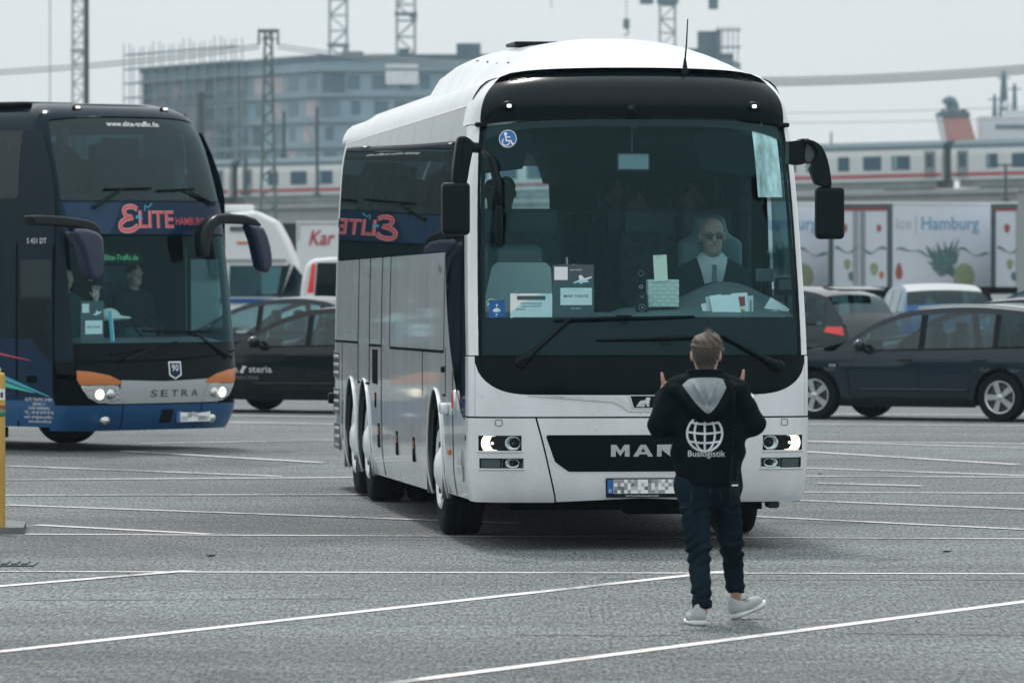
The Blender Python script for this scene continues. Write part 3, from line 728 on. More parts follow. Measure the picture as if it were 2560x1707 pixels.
def nose(name, m, xs, zlo, zhi, nz=10, off=0.0, parent=coach, smooth=True, bulge=0.0):
    """panel on the nose, columns xs, from zlo(x) to zhi(x)"""
    zl = zlo if callable(zlo) else (lambda x: zlo); zh = zhi if callable(zhi) else (lambda x: zhi)
    mb = MB(); mb.grid(lambda x, v: front(x, zl(x) + (zh(x) - zl(x)) * v, off + bulge * math.sin(math.pi * v)), xs, lin(0, 1, nz))
    return mb.build(name, m, parent, smooth)
def nose_poly(name, m, poly, off, parent=coach, sub=0.06):
    """flat-cut shape laid on the nose; poly in (xm, z)"""
    bm = bmesh.new(); vs = [bm.verts.new((p[0], 0, p[1])) for p in poly]; bm.faces.new(vs)
    bmesh.ops.triangulate(bm, faces=bm.faces[:])
    for _ in range(4):
        ed = [e for e in bm.edges if e.calc_length() > sub]
        if not ed: break
        bmesh.ops.subdivide_edges(bm, edges=ed, cuts=1); bmesh.ops.triangulate(bm, faces=bm.faces[:])
    for v in bm.verts: v.co = front(v.co.x, v.co.z, off)
    return from_bm(name, bm, m, parent)
def nose_line(name, m, pts, w, off, parent=coach, n=14):
    """ribbon along a path on the nose"""
    P = [Vector((p[0], p[1], 0)) for p in pts]; Q = []
    for a, b in zip(P[:-1], P[1:]): Q += [a.lerp(b, i / n) for i in range(n)]
    Q.append(P[-1]); V, Fc = [], []
    for i, q in enumerate(Q):
        t = (Q[min(i + 1, len(Q) - 1)] - Q[max(i - 1, 0)]).normalized(); nn = Vector((-t.y, t.x, 0)) * w / 2
        V += [front(q.x - nn.x, q.y - nn.y, off), front(q.x + nn.x, q.y + nn.y, off)]
        if i: Fc.append((2 * i - 2, 2 * i, 2 * i + 1, 2 * i - 1))
    return mesh(name, V, Fc, m, parent)
def nose_text(name, body, h, cx, z, m, off=0.006, parent=coach, **kw):
    return text_on(name, body, h, lambda a, b, c: front(cx + a, z + b, off + max(c, 0)), m, parent, **kw)

WS_TOP = lambda x: 3.222 - 0.055 * (abs(x) / 1.2) ** 3
XF = xs_dense(-1.2, 1.2, 41)
# windscreen with its printed black border
nose('windscreen', 'windscreen', XF, 1.452, WS_TOP, 22, 0.0)
fr = nose('windscreen_lower_band', 'mask_black', XF, 1.452, 1.738, 6, -0.012)
nose('windscreen_side_band', 'gap_black', lin(-1.2, -1.168, 3), 1.72, WS_TOP, 18, -0.012)
nose('windscreen_side_band', 'gap_black', lin(1.168, 1.2, 3), 1.72, WS_TOP, 18, -0.012)
nose('windscreen_top_band', 'visor_black', XF, lambda x: WS_TOP(x) - 0.05 - 0.06 * max(0, (abs(x) - 0.75) / 0.45) ** 3, lambda x: WS_TOP(x) - 0.001, 4, -0.012)
# black seals round the glass
nose_line('windscreen_seal', 'black_rubber', [(-1.203, 1.45), (-1.203, 3.17)], 0.02, 0.004)
nose_line('windscreen_seal', 'black_rubber', [(1.203, 1.45), (1.203, 3.17)], 0.02, 0.004)
# visor above the windscreen
VTOP = lambda x: 3.59 - 0.09 * (abs(x) / 1.15) ** 2.6
nose('visor', 'visor_black', xs_dense(-1.205, 1.205, 41), lambda x: WS_TOP(x) + 0.010, VTOP, 14, 0.008, bulge=0.02)
nose_line('visor_gap', 'gap_black', [(x, VTOP(x) + 0.004) for x in lin(-1.1, 1.1, 15)], 0.014, 0.018, n=3)
# white corner caps and pillars, wrapping on to the sides
def corner(name, m, sg, x0, z0, z1, yback, off, nz=14, parent=coach, zfun=None):
    us = lin(0, 1, 15)
    def fn(u, v):
        z = z0 + (z1 - z0) * v
        if u < 0.72:
            a = math.asin(x0 / 1.275); t = a + (math.pi / 2 - a) * (u / 0.72); return front(sg * 1.275 * math.sin(t), z, off)
        yb = _front(sg * 1.275, z).y; k = (u - 0.72) / 0.28; yk = yback(z) if callable(yback) else yback
        return side(yb + (max(yk, yb + 0.01) - yb) * k, z, sg, off)
    mb = MB(); mb.grid(fn, us, lin(0, 1, nz)); return mb.build(name, m, parent, True)
for sg in (-1, 1):
    corner('pillar', 'paint_white', sg, 1.212, 1.452, 3.18, lambda z: _front(1.275, z).y + 0.035, 0.004)
    corner('corner_cap', 'paint_white', sg, 1.205, 3.185, 3.56, lambda z: _front(1.275, z).y + 0.30, 0.010)
    mb = MB(); P = front(sg * 1.2, 3.18, 0.012); mb.rbox(P, (0.09, 0.07, 0.035), 0.012); mb.build('hinge_cover', 'black_plastic', coach)
# roof: cap, dome, long roof
def roof_pt(y, u):
    """u from -1 to 1 across"""
    zc = smooth_interp(y, [0.62, 0.9, 1.5, 2.4, 5.5, 6.6, 6.9, 13.0, 13.5], [3.60, 3.70, 3.83, 3.90, 3.91, 3.86, 3.68, 3.66, 3.56])
    ze = 3.34; we = cw(ze); a = abs(u)
    # cant rail shoulder then crown
    if a > 0.80:
        t = (a - 0.80) / 0.20; x = we - (we - 1.0) * (1 - math.sin(t * math.pi / 2)); zs = 3.34 + 0.20 * math.cos(t * math.pi / 2)
        z = zs
    else:
        t = a / 0.80; x = 1.0 * t; e_ = 2.6 + 1.6 * max(0, min(1, (y - 2.5) / 2.0)); z = 3.54 + (zc - 3.54) * (1 - t ** e_) ** (0.8 - 0.25 * max(0, min(1, (y - 2.5) / 2.0)))
    return Vector((math.copysign(x, u), y, z + pitch(y)))
mb = MB(); us = [-1, -0.97, -0.94, -0.9, -0.86, -0.82] + lin(-0.8, 0.8, 25) + [0.82, 0.86, 0.9, 0.94, 0.97, 1]
ys = [0.66, 0.72, 0.8, 0.9, 1.05, 1.25, 1.5, 1.8, 2.2, 2.7, 3.3, 4.0, 4.6, 5.2, 5.8, 6.4, 6.7, 6.85, 7, 8, 9, 10, 11, 12, 12.8, 13.2, 13.5]
mb.grid(lambda y, u: roof_pt(max(y, 0.66 + 0.34 * abs(u) ** 4), u), ys, us); mb.build('roof', 'paint_white', coach, True)
nose_line('roof_seal', 'gap_black', [(x, VTOP(x) + 0.018) for x in lin(-0.86, 0.86, 13)], 0.03, 0.03, n=3)
for k in range(4):                                     # bolts along the dome skirt
    mb = MB(); y = 1.7 + k * 0.8; p = roof_pt(y, -0.66); mb.lathe([(0.001, 0.004), (0.014, 0.003), (0.016, -0.004)], p, 'z', 10); mb.build('roof_bolt', 'black_plastic', coach)
mb = MB(); p = roof_pt(4.0, -0.1); mb.rbox(p + Vector((0, 0, 0.01)), (0.9, 0.7, 0.03), 0.01); mb.build('roof_hatch', 'black_plastic', coach)
# marker lamps, camera, aerial
for x in (-1.015, 0.965):
    z = 3.318; mb = MB(); c = front(x, z, 0.03); mb.lathe([(0.001, -0.028), (0.03, -0.026), (0.052, -0.008), (0.058, 0.02), (0.05, 0.04)], (0, 0, 0), 'y', 18)
    mb.map(lambda p: Vector((p.x, p.y, p.z * 0.72)) + c); lo = mb.build('marker_lamp', 'black_plastic', coach, True)
    mb = MB(); mb.rbox(c + Vector((0.004, -0.026, 0.0)), (0.036, 0.016, 0.028), 0.008); mb.build('lamp_lens', 'marker_lit', lo)
c = front(-0.034, 3.285, 0.03); mb = MB(); mb.rbox(c, (0.07, 0.07, 0.085), 0.025, 3); mb.lathe([(0.001, -0.05), (0.022, -0.05), (0.026, -0.03), (0.026, 0.0)], c, 'y', 14); mb.build('camera_pod', 'black_plastic', coach, True)
c = front(0.517, 3.565, 0.02); mb = MB()
mb.lathe([(0.001, 0.12), (0.008, 0.1), (0.02, 0.03), (0.035, -0.005), (0.03, -0.03), (0.001, -0.04)], c, 'z', 12)
mb.tube([c + Vector((0, 0, 0.08)), c + Vector((0.012, 0, 0.22)), c + Vector((0.022, 0.01, 0.40))], [0.007, 0.006, 0.0045], 6)
mb.tube([c + Vector((-0.005, -0.02, -0.02)), c + Vector((-0.02, -0.03, -0.07)), c + Vector((-0.05, -0.03, -0.12))], 0.006, 5); mb.build('aerial', 'black_plastic', coach, True)
# lamp cable taped on the visor
nose_line('lamp_wire', 'black_rubber', [(-1.17, 3.2), (-1.15, 3.25), (-1.12, 3.29), (-1.07, 3.318)], 0.006, 0.034, n=4)

# lower black mask and white panels of the nose
def MASKB(x):
    a = abs(x)
    if a < 0.80: return 1.166 - 0.004 * (1 - a / 0.8)
    t = min(1, (a - 0.80) / 0.435); return 1.166 + 0.265 * (1 - math.sqrt(max(0, 1 - t ** 2.7)))
XM = xs_dense(-1.233, 1.233, 47)
nose('nose_mask', 'mask_black', XM, MASKB, 1.444, 8, 0.003)
nose('upper_panel', 'paint_white', XM, 0.998, lambda x: MASKB(x) - 0.006, 8, 0.008)
for sg in (-1, 1): corner('upper_corner_panel', 'paint_white', sg, 1.235, 0.998, 1.444, lambda z: _front(1.275, z).y + 0.05, 0.008, 10)
# dark shell behind the gaps
nose('inner_shell', 'gap_black', xs_dense(-1.27, 1.27, 45), 0.40, 1.46, 12, -0.014)
# bumper: centre and two corner sections with lamp recesses
def seam(z): return 0.665 + (0.798 - 0.665) * ((z - 0.39) / (0.988 - 0.39)) ** 1.25 if z > 0.39 else 0.665
ZB0 = 0.365
bum_c = MB(); zs = lin(0, 1, 14)
def _bz(v, xa): return ZB0 + 0.03 * (1 - min(1, abs(xa) / 0.8)) + (0.986 - ZB0 - 0.03 * (1 - min(1, abs(xa) / 0.8))) * v
bum_c.grid(lambda u, v: front(u * (seam(_bz(v, 0.5)) - 0.007), _bz(v, u * 0.7), 0.010), lin(-1, 1, 31), zs)
bumper = bum_c.build('bumper_centre', 'paint_white', coach, True)
def rounded_rect(x0, x1, z0, z1, r, n=5):
    P = []
    for cx, cz, a0 in ((x1 - r[0], z1 - r[0], 0), (x0 + r[1], z1 - r[1], 90), (x0 + r[2], z0 + r[2], 180), (x1 - r[3], z0 + r[3], 270)):
        rr = {0: r[0], 90: r[1], 180: r[2], 270: r[3]}[a0]
        for k in range(n): a = R(a0 + 90 * k / (n - 1)); P.append((cx + rr * math.cos(a), cz + rr * math.sin(a)))
    return P
lamp_rects = {'headlight': (-1.213, -0.905, 0.742, 0.858), 'fog_light': (-1.208, -0.892, 0.612, 0.690)}
for sg in (-1, 1):
    xcols = [1.275 * math.sin(R(a)) for a in (90, 87, 84, 81, 78, 75.5, 73.5)]      # from the corner inwards
    xcols = [x for x in xcols if x > 1.216] + [1.213, 1.208, 1.16, 1.10, 1.04, 0.98, 0.93, 0.905, 0.892]
    zrows = sorted([ZB0, 0.40, 0.45, 0.50, 0.55, 0.612, 0.64, 0.69, 0.715, 0.742, 0.78, 0.82, 0.858, 0.90, 0.94, 0.986])
    nin = 5; V = []; ncol = len(xcols) + nin
    def zb(z, x):
        k = (z - ZB0) / (0.986 - ZB0); z0 = ZB0 - 0.012 * min(1, max(0, (x - 0.66) / 0.5)) + 0.012
        z0 = ZB0; return z0 + (0.986 - z0) * k
    for i in range(ncol):
        for z in zrows:
            if i < len(xcols): x = xcols[i]
            else: x = 0.892 + (seam(z) + 0.007 - 0.892) * (i - len(xcols) + 1) / nin
            V.append(front(sg * x, zb(z, x), 0.010))
    nr = len(zrows); Fc = []
    for i in range(ncol - 1):
        for j in range(nr - 1):
            xm = (xcols[i] + xcols[i + 1]) / 2 if i + 1 < len(xcols) else 0.8
            zm = (zrows[j] + zrows[j + 1]) / 2
            if any(-x1 < xm < -x0 and z0 < zm < z1 for x0, x1, z0, z1 in lamp_rects.values()): continue
            q = (i * nr + j, i * nr + j + 1, (i + 1) * nr + j + 1, (i + 1) * nr + j); Fc.append(q if sg < 0 else q[::-1])
    bc = mesh('bumper_corner', V, Fc, 'paint_white', coach, True)
    # wrap from the corner on to the side
    mb = MB(); mb.grid(lambda u, v: side(_front(1.275, ZB0 + (0.986 - ZB0) * v).y + 0.06 * u, ZB0 + (0.986 - ZB0) * v, sg, 0.010), lin(0, 1, 3), zs); mb.build('bumper_return', 'paint_white', coach, True)
    # lamps sit 4-5 cm deep in their recesses
    for nm, (x0, x1, z0, z1) in lamp_rects.items():
        a, b = (-x1, -x0)
        hb = MB(); ring = rounded_rect(a, b, z0, z1, (0.004,) * 4, 3); n = len(ring)
        Vw = [front(sg * p[0], p[1], 0.010) for p in ring] + [front(sg * p[0], p[1], 0.010) + Vector((0, 0.045, 0)) for p in ring]
        hb.add(Vw, [(i, (i + 1) % n, (i + 1) % n + n, i + n) for i in range(n)])
        hb.grid(lambda u, v: front(sg * (a + (b - a) * u), z0 + (z1 - z0) * v, 0.010) + Vector((0, 0.045, 0)), lin(0, 1, 8), lin(0, 1, 4))
        hd = hb.build(nm, 'lamp_dark', coach)
        def lampdisc(xc, zc, r, dep, m_, nme, flatx=1.0):
            c0 = front(sg * xc, zc, 0.010) + Vector((0, 0.022, 0)); q = MB()
            q.lathe([(0.001, 0.012), (r * 0.25, 0.012), (r * 0.6, 0.004), (r * 0.93, -0.008), (r, -0.006), (r, 0.02)], (0, 0, 0), 'y', 28)
            q.map(lambda p: Vector((p.x * flatx, p.y, p.z)) + c0 if abs(p.z) < (z1 - z0) / 2 - 0.004 else Vector((p.x * flatx, p.y, math.copysign((z1 - z0) / 2 - 0.004, p.z))) + c0)
            o_ = q.build(nme, m_, hd, True)
            bm_ = MB(); bm_.lathe([(0.001, -0.016), (r * 0.12, -0.014), (r * 0.14, 0.01)], c0, 'y', 10); bm_.build('bulb', 'grey_plastic' if m_ != 'lens_lit' else 'lens_warm', hd, True)
        if nm == 'headlight':
            lampdisc(1.115, 0.80, 0.082, 0, 'lens_lit', 'lit_reflector'); lampdisc(0.967, 0.80, 0.058, 0, 'reflector', 'high_beam_reflector')
        else:
            lampdisc(0.972, 0.651, 0.036, 0, 'reflector', 'fog_reflector', 1.5)
            q = MB(); q.grid(lambda u, v: front(sg * (1.06 + 0.135 * u), 0.620 + 0.062 * v, 0.010) + Vector((0, 0.02, 0)), lin(0, 1, 5), lin(0, 1, 3)); q.build('turn_signal_lens', 'grey_plastic', hd)
            q = MB(); q.tube([front(sg * x, z, 0.004) + Vector((0, 0.012, 0)) for x, z in ((0.9, 0.618), (0.9, 0.684), (1.045, 0.684), (1.045, 0.618), (0.9, 0.618))], 0.004, 5); q.build('lamp_bezel', 'chrome', hd)
        q = MB(); q.grid(lambda u, v: front(sg * (a + (b - a) * u), z0 + (z1 - z0) * v, 0.010) + Vector((0, 0.006, 0)), lin(0, 1, 8), lin(0, 1, 3)); q.build('cover_glass', 'clear_glass', hd)
        q = MB(); q.tube([front(sg * x, z0 - 0.004, 0.012) for x in lin(a - 0.006, b + 0.006, 9)], 0.007, 6); q.build('lamp_sill', 'paint_white', hd, True)
    # towing cap, screws
    nose_line('towing_cap', 'grey_plastic', [(sg * x, z) for x, z in rounded_rect(1.045, 1.095, 0.930, 0.975, (0.012,) * 4, 4)] + [(sg * 1.095, 0.963)], 0.005, 0.0125, n=2)
    for z in (0.845, 0.827): mb = MB(); p = side(_front(1.275, z).y + 0.03, z, sg, 0.012); mb.lathe([(0.001, -0.006), (0.012, -0.004), (0.013, 0.004)], p, 'x', 10); mb.build('screw_cap', 'black_plastic', coach)
    nose_line('bumper_gap', 'gap_black', [(sg * seam(z), z) for z in lin(0.372, 0.986, 8)], 0.013, 0.004, n=3)
nose_line('panel_gap', 'gap_black', [(x, 0.992) for x in xs_dense(-1.268, 1.268, 31)], 0.012, 0.004, n=1)
nose_line('mask_gap', 'gap_black', [(x, 1.448) for x in xs_dense(-1.268, 1.268, 31)], 0.008, 0.008, n=1)
# grille field with the maker's letters, badge and chrome moustache
gp = [(-0.713, 0.862)] + [(0.713, 0.862)] + [(0.725, 0.85), (0.715, 0.82)] + [(0.64 + 0.02 * math.cos(R(a)) - 0.04 * (1 - math.cos(R(a))) * 0 - 0.10 * math.sin(R(a)) * 0.9, 0.665 - 0.075 * math.sin(R(a))) for a in (0, 25, 50, 75, 90)]
gr = gp + [(-x, z) for x, z in gp[::-1][:-2]]
nose_poly('grille_field', 'mask_black', gr, 0.0135)
nose_line('grille_lip', 'paint_white', gr + [gr[0]], 0.016, 0.0128, n=4)
for cx, shp in ((-0.172, [(-0.07, 0), (-0.07, 0.088), (-0.03, 0.088), (0, 0.043), (0.03, 0.088), (0.07, 0.088), (0.07, 0), (0.034, 0), (0.034, 0.05), (0, 0.004), (-0.034, 0.05), (-0.034, 0)]),
                (0.0, [(-0.075, 0), (-0.02, 0.088), (0.02, 0.088), (0.075, 0), (0.036, 0), (0.027, 0.017), (-0.027, 0.017), (-0.036, 0)]),
                (0.172, [(-0.068, 0), (-0.068, 0.088), (-0.034, 0.088), (0.034, 0.038), (0.034, 0.088), (0.068, 0.088), (0.068, 0), (0.034, 0), (-0.034, 0.05), (-0.034, 0)])):
    lt = nose_poly('maker_letter', 'chrome', [(cx + a, 0.702 + b) for a, b in shp], 0.017, sub=0.3)
    if cx == 0: nose_poly('letter_counter', 'black_gloss', [(-0.017, 0.736), (0.017, 0.736), (0, 0.764)], 0.0185, lt, sub=0.3)
mst = [(-0.86, 1.160), (-0.17, 1.137), (-0.125, 1.10), (-0.09, 1.052), (0.09, 1.052), (0.125, 1.10), (0.17, 1.137), (0.86, 1.160), (0.86, 1.152), (0.22, 1.104), (0.15, 1.066), (0.11, 1.034), (-0.11, 1.034), (-0.15, 1.066), (-0.22, 1.104), (-0.86, 1.152)]
nose_poly('chrome_strip', 'chrome', mst, 0.016)
nose_poly('badge_rim', 'chrome', [(-0.108, 1.158), (0.108, 1.158), (0.078, 1.056), (-0.078, 1.056)], 0.018)
nose_poly('badge_field', 'black_gloss', [(-0.096, 1.151), (0.096, 1.151), (0.070, 1.063), (-0.070, 1.063)], 0.020)
lion = [(-0.056, 1.072), (-0.04, 1.085), (-0.036, 1.10), (-0.022, 1.116), (0.004, 1.118), (0.014, 1.122), (0.018, 1.134), (0.03, 1.141), (0.05, 1.139), (0.054, 1.128), (0.046, 1.122), (0.044, 1.106), (0.036, 1.096),
        (0.037, 1.078), (0.044, 1.072), (0.026, 1.072), (0.022, 1.094), (0.012, 1.098), (0.0, 1.096), (0.002, 1.076), (0.008, 1.071), (-0.012, 1.071), (-0.012, 1.09), (-0.02, 1.094), (-0.03, 1.082), (-0.036, 1.072)]
nose_poly('badge_lion', 'chrome', lion, 0.0225, sub=0.2)
# number plate (its characters are unreadable in the picture) with holder line
pl = MB(); c = front(-0.005, 0.47, 0.0); yp = c.y - 0.03
pl.rbox((-0.005, yp, 0.468), (0.545, 0.016, 0.145), 0.008); plate = pl.build('number_plate', 'black_plastic', coach)
q = MB(); q.box((0.016, yp - 0.009, 0.478), (0.472, 0.003, 0.105)); q.build('plate_face', 'paper', plate)
q = MB(); q.box((-0.244, yp - 0.009, 0.478), (0.044, 0.003, 0.105)); q.build('country_band', 'sign_blue', plate)
text_on('country_letter', 'D', 0.022, lambda a, b, c_: Vector((-0.244 + a, yp - 0.0115, 0.436 + b)), 'white_print', plate)
text_on('holder_line', 'MAN Truck & Bus Deutschland GmbH', 0.011, lambda a, b, c_: Vector((-0.005 + a, yp - 0.0095, 0.404 + b)), 'white_print', plate)
mat('plate_blot_a', (0.30, 0.32, 0.33), 0.7); mat('plate_blot_b', (0.16, 0.17, 0.18), 0.7); mat('plate_blot_c', (0.5, 0.52, 0.53), 0.7)
rr = random.Random(3)
for i in range(18):
    for j in range(4):
        if rr.random() < 0.6: q = MB(); q.box((-0.205 + i * 0.0255, yp - 0.011, 0.440 + j * 0.0255), (0.0255, 0.002, 0.0255)); q.build('plate_mark', ['plate_blot_a', 'plate_blot_b', 'plate_blot_c', 'plate_blot_a'][rr.randrange(4)], plate)
q = MB(); q.prism([(-0.30, 0.555), (0.30, 0.555), (0.285, 0.395), (-0.285, 0.395)], front(0, 0.47, 0.0).y - 0.0145, front(0, 0.47, 0.0).y + 0.01); fix_normals(q.build('plate_recess', 'paint_white', coach))

# ------------------------------------------------------------------ sides
WHEELS = [2.95, 9.78, 11.25]
def skirt(y):
    z = 0.345 if y > 2.2 else 0.37
    for yw in WHEELS:
        dy = abs(y - yw)
        if dy < 0.66: z = max(z, 0.52 + math.sqrt(max(0, 0.66 ** 2 - dy ** 2)) * 0.985)
    return z
def sweep(y):
    """top of the white door foot: the black sweep of the front door glass ends here"""
    return interp(y, [0.30, 0.52, 0.76, 1.32, 1.71, 2.06, 2.20], [0.96, 0.97, 0.99, 1.23, 1.50, 1.86, 2.24])
ycols = sorted(set([round(v, 3) for v in lin(0.46, 2.2, 16) + lin(2.22, 3.7, 40) + lin(3.75, 9.0, 22) + lin(9.05, 12.0, 70) + lin(12.1, 13.05, 6) + lin(13.05, BL, 8)]))
mat('interior_back', (0.01, 0.02, 0.025), 0.8)
for sg in (-1, 1):
    ptop = lambda y: sweep(y) if y < 2.2 else 2.235
    mb = MB(); mb.grid(lambda y, v: side(y, skirt(y) + (ptop(y) - skirt(y)) * v, sg, 0.006), ycols, lin(0, 1, 14)); mb.build('side_panel', 'paint_silver', coach, True)
    mb = MB(); mb.grid(lambda y, v: side(y, 3.34 + 0.03 * v, sg, 0.003), [0.95] + [y for y in ycols if y > 1], [0, 1]); mb.build('cant_rail', 'paint_white', coach, True)
    # front door glass / driver's window with its black surround
    yy = [y for y in ycols if 0.46 <= y <= 2.2]
    def y0_(z): return _front(1.275, z).y + 0.045
    if sg < 0:
        mb = MB(); mb.grid(lambda u, v: (lambda z: side(y0_(z) + (2.2 - y0_(z)) * u, z, sg, 0.004))(sweep(0.52 + (2.2 - 0.52) * u) + (3.335 - sweep(0.52 + (2.2 - 0.52) * u)) * v), lin(0, 1, 16), lin(0, 1, 20)); mb.build('front_door_glass', 'black_gloss', coach, True)
    else:
        mb = MB(); mb.grid(lambda u, v: (lambda z: side(y0_(z) + (2.0 - y0_(z)) * u, z, sg, 0.004))(1.62 + (2.95 - 1.62) * v), lin(0, 1, 8), lin(0, 1, 12)); mb.build('driver_window', 'tinted_glass', coach, True)
        mb = MB(); mb.grid(lambda u, v: (lambda z: side(y0_(z) + (2.2 - y0_(z)) * u, z, sg, 0.004))(2.95 + (3.335 - 2.95) * v), lin(0, 1, 6), lin(0, 1, 4)); mb.build('window_header', 'black_gloss', coach, True)
        mb = MB(); mb.grid(lambda u, v: (lambda z: side(y0_(z) + (2.0 - y0_(z)) * u, z, sg, 0.004))(0.99 + (1.62 - 0.99) * v), lin(0, 1, 6), lin(0, 1, 6)); mb.build('driver_panel', 'paint_white', coach, True)
    # passenger window panes
    pb = [2.205, 4.02, 5.6, 7.08, 7.92, 9.17, 10.38, 11.9, 13.42]
    for a, b in zip(pb[:-1], pb[1:]):
        mb = MB(); mb.grid(lambda y, v: side(y, 2.243 + (3.337 - 2.243) * v, sg, 0.004), lin(a + 0.006, b - 0.006, 8), lin(0, 1, 10)); mb.build('window_pane', 'black_gloss', coach, True)
    mb = MB(); mb.grid(lambda y, v: side(y, 1.0 + 2.34 * v, sg, -0.012), lin(2.2, 13.4, 20), lin(0, 1, 8)); mb.build('inner_side', 'gap_black', coach, True)
    def side_line(name, pts, w, m='gap_black', off=0.0085):
        P = [Vector((p[0], p[1], 0)) for p in pts]; V, Fc = [], []; Q = []
        for a, b in zip(P[:-1], P[1:]): Q += [a.lerp(b, i / 10) for i in range(10)]
        Q.append(P[-1])
        for i, q in enumerate(Q):
            t = (Q[min(i + 1, len(Q) - 1)] - Q[max(i - 1, 0)]).normalized(); n = Vector((-t.y, t.x, 0)) * w / 2
            V += [side(q.x - n.x, q.y - n.y, sg, off), side(q.x + n.x, q.y + n.y, sg, off)]
            if i: Fc.append((2 * i - 2, 2 * i, 2 * i + 1, 2 * i - 1))
        return mesh(name, V, Fc, m, coach)
    side_line('panel_gap', [(2.2, 1.465), (7.06, 1.465)], 0.022); side_line('panel_gap', [(7.94, 1.475), (9.15, 1.475)], 0.022); side_line('panel_gap', [(10.4, 1.49), (13.3, 1.49)], 0.022)
    for yv, z0, z1, w in ((7.08, 1.47, 2.235, 0.05), (7.92, 0.36, 2.235, 0.06), (9.17, 1.13, 2.235, 0.06), (10.38, 1.13, 2.235, 0.06), (1.47, 0.375, 1.32, 0.045), (4.02, 1.10, 1.46, 0.04), (2.2, 1.47, 2.22, 0.035), (2.05, 1.12, 1.5, 0.03), (12.2, 0.6, 1.48, 0.04)):
        side_line('panel_gap', [(yv, z0), (yv, z1)], w)
    side_line('panel_gap', [(9.17, 1.135), (10.38, 1.135)], 0.02); side_line('panel_gap', [(2.05, 1.13), (2.3, 1.13)], 0.015)
    # wheel arch lips
    for yw in WHEELS:
        mb = MB()
        mb.tube([side(yw + 0.66 * math.cos(a), 0.52 + 0.65 * math.sin(a), sg, 0.012) for a in lin(R(-17), R(197), 33)], 0.010, 6); mb.build('wheel_arch_lip', 'paint_white', coach, True)
        mb = MB(); mb.grid(lambda a, u: Vector((sg * (1.283 - 0.075 * u), yw + 0.662 * math.cos(a), 0.52 + 0.648 * math.sin(a) + pitch(yw))), lin(R(-17), R(197), 33), [0, 1]); mb.build('wheel_arch_return', 'grey_plastic', coach, True)
        mb = MB(); mb.grid(lambda a, u: Vector((sg * (1.24 - 0.45 * u), yw + 0.655 * math.cos(a), 0.52 + 0.64 * math.sin(a) + pitch(yw))), lin(R(-15), R(195), 24), [0, 1]); mb.build('wheel_house', 'gap_black', coach)
    # flap handles with amber side markers, fuel recess, reflector, handle
    for (yy_, zz_, hh, ww) in ((8.5, 1.0, 0.13, 0.10), (8.2, 0.70, 0.21, 0.16), (6.4, 0.67, 0.20, 0.16), (4.83, 0.65, 0.20, 0.16)):
        mb = MB(); c = side(yy_, zz_, sg, 0.008); mb.rbox(c, (0.012, ww, hh), 0.006); h_ = mb.build('flap_handle', 'gap_black', coach)
        mb = MB(); mb.rbox(c + Vector((sg * 0.006, 0, hh * 0.18)), (0.01, ww * 0.6, hh * 0.3), 0.004); mb.build('side_marker', 'amber', h_)
    mb = MB(); mb.rbox(side(8.55, 1.29, sg, 0.006), (0.012, 0.5, 0.30), 0.006); mb.build('fuel_recess', 'gap_black', coach)
    mb = MB(); mb.rbox(side(1.26, 1.10, sg, 0.012), (0.03, 0.16, 0.16), 0.014, 3); ref = mb.build('side_reflector', 'chrome', coach, True)
    mb = MB(); mb.rbox(side(1.26, 1.10, sg, 0.026), (0.014, 0.11, 0.12), 0.006); mb.build('lens', 'red_lens', ref)
    mb = MB(); mb.rbox(side(1.72, 0.70, sg, 0.016), (0.02, 0.10, 0.045), 0.008); mb.build('side_marker', 'amber', coach)
    mb = MB(); mb.rbox(side(1.95, 1.03, sg, 0.03), (0.06, 0.30, 0.09), 0.028, 3); mb.build('door_handle', 'paint_white', coach, True)
    mb = MB(); mb.rbox(side(2.15, 1.33, sg, 0.02), (0.03, 0.08, 0.05), 0.01); mb.build('flap_lock', 'black_plastic', coach)
    # louvres at the rear corner
    for zc in (1.27, 0.93, 0.60):
        mb = MB(); mb.rbox(side(12.85, zc, sg, 0.006), (0.014, 0.66, 0.24), 0.006); lv = mb.build('air_vent', 'lamp_dark', coach)
        for k in range(3): mb = MB(); mb.tube([side(12.55 + 0.06 * i * 2, zc - 0.075 + k * 0.075, sg, 0.002 + 0.006 * math.sin(math.pi * i / 5)) for i in range(6)], 0.018, 6); mb.build('louvre', 'steel_wheel', lv, True)
    # small lamp sticking out at the rear corner
    mb = MB(); mb.rbox(side(13.2, 0.95, sg, 0.05), (0.07, 0.09, 0.10), 0.02, 3); mb.build('rear_side_lamp', 'black_plastic', coach, True)
# small lettering on the silver side and the emblem near the door foot
text_on('tour_lettering', 'VIP bus', 0.06, lambda a, b, c_: side(2.62 - a, 2.08 + b, -1, 0.009), 'ink', coach, bold=0.01)
text_on('depot_lettering', 'EL. BUS\nTOUR', 0.05, lambda a, b, c_: side(1.05 - a * 0.9, 0.62 + b, -1, 0.012), 'metal_grey', coach)
mb = MB(); mb.tube([side(0.72 + 0.07 * math.cos(a), 0.62 + 0.12 * math.sin(a), -1, 0.012) for a in lin(0, 2 * math.pi, 5)], 0.006, 4); mb.build('depot_emblem', 'metal_grey', coach)
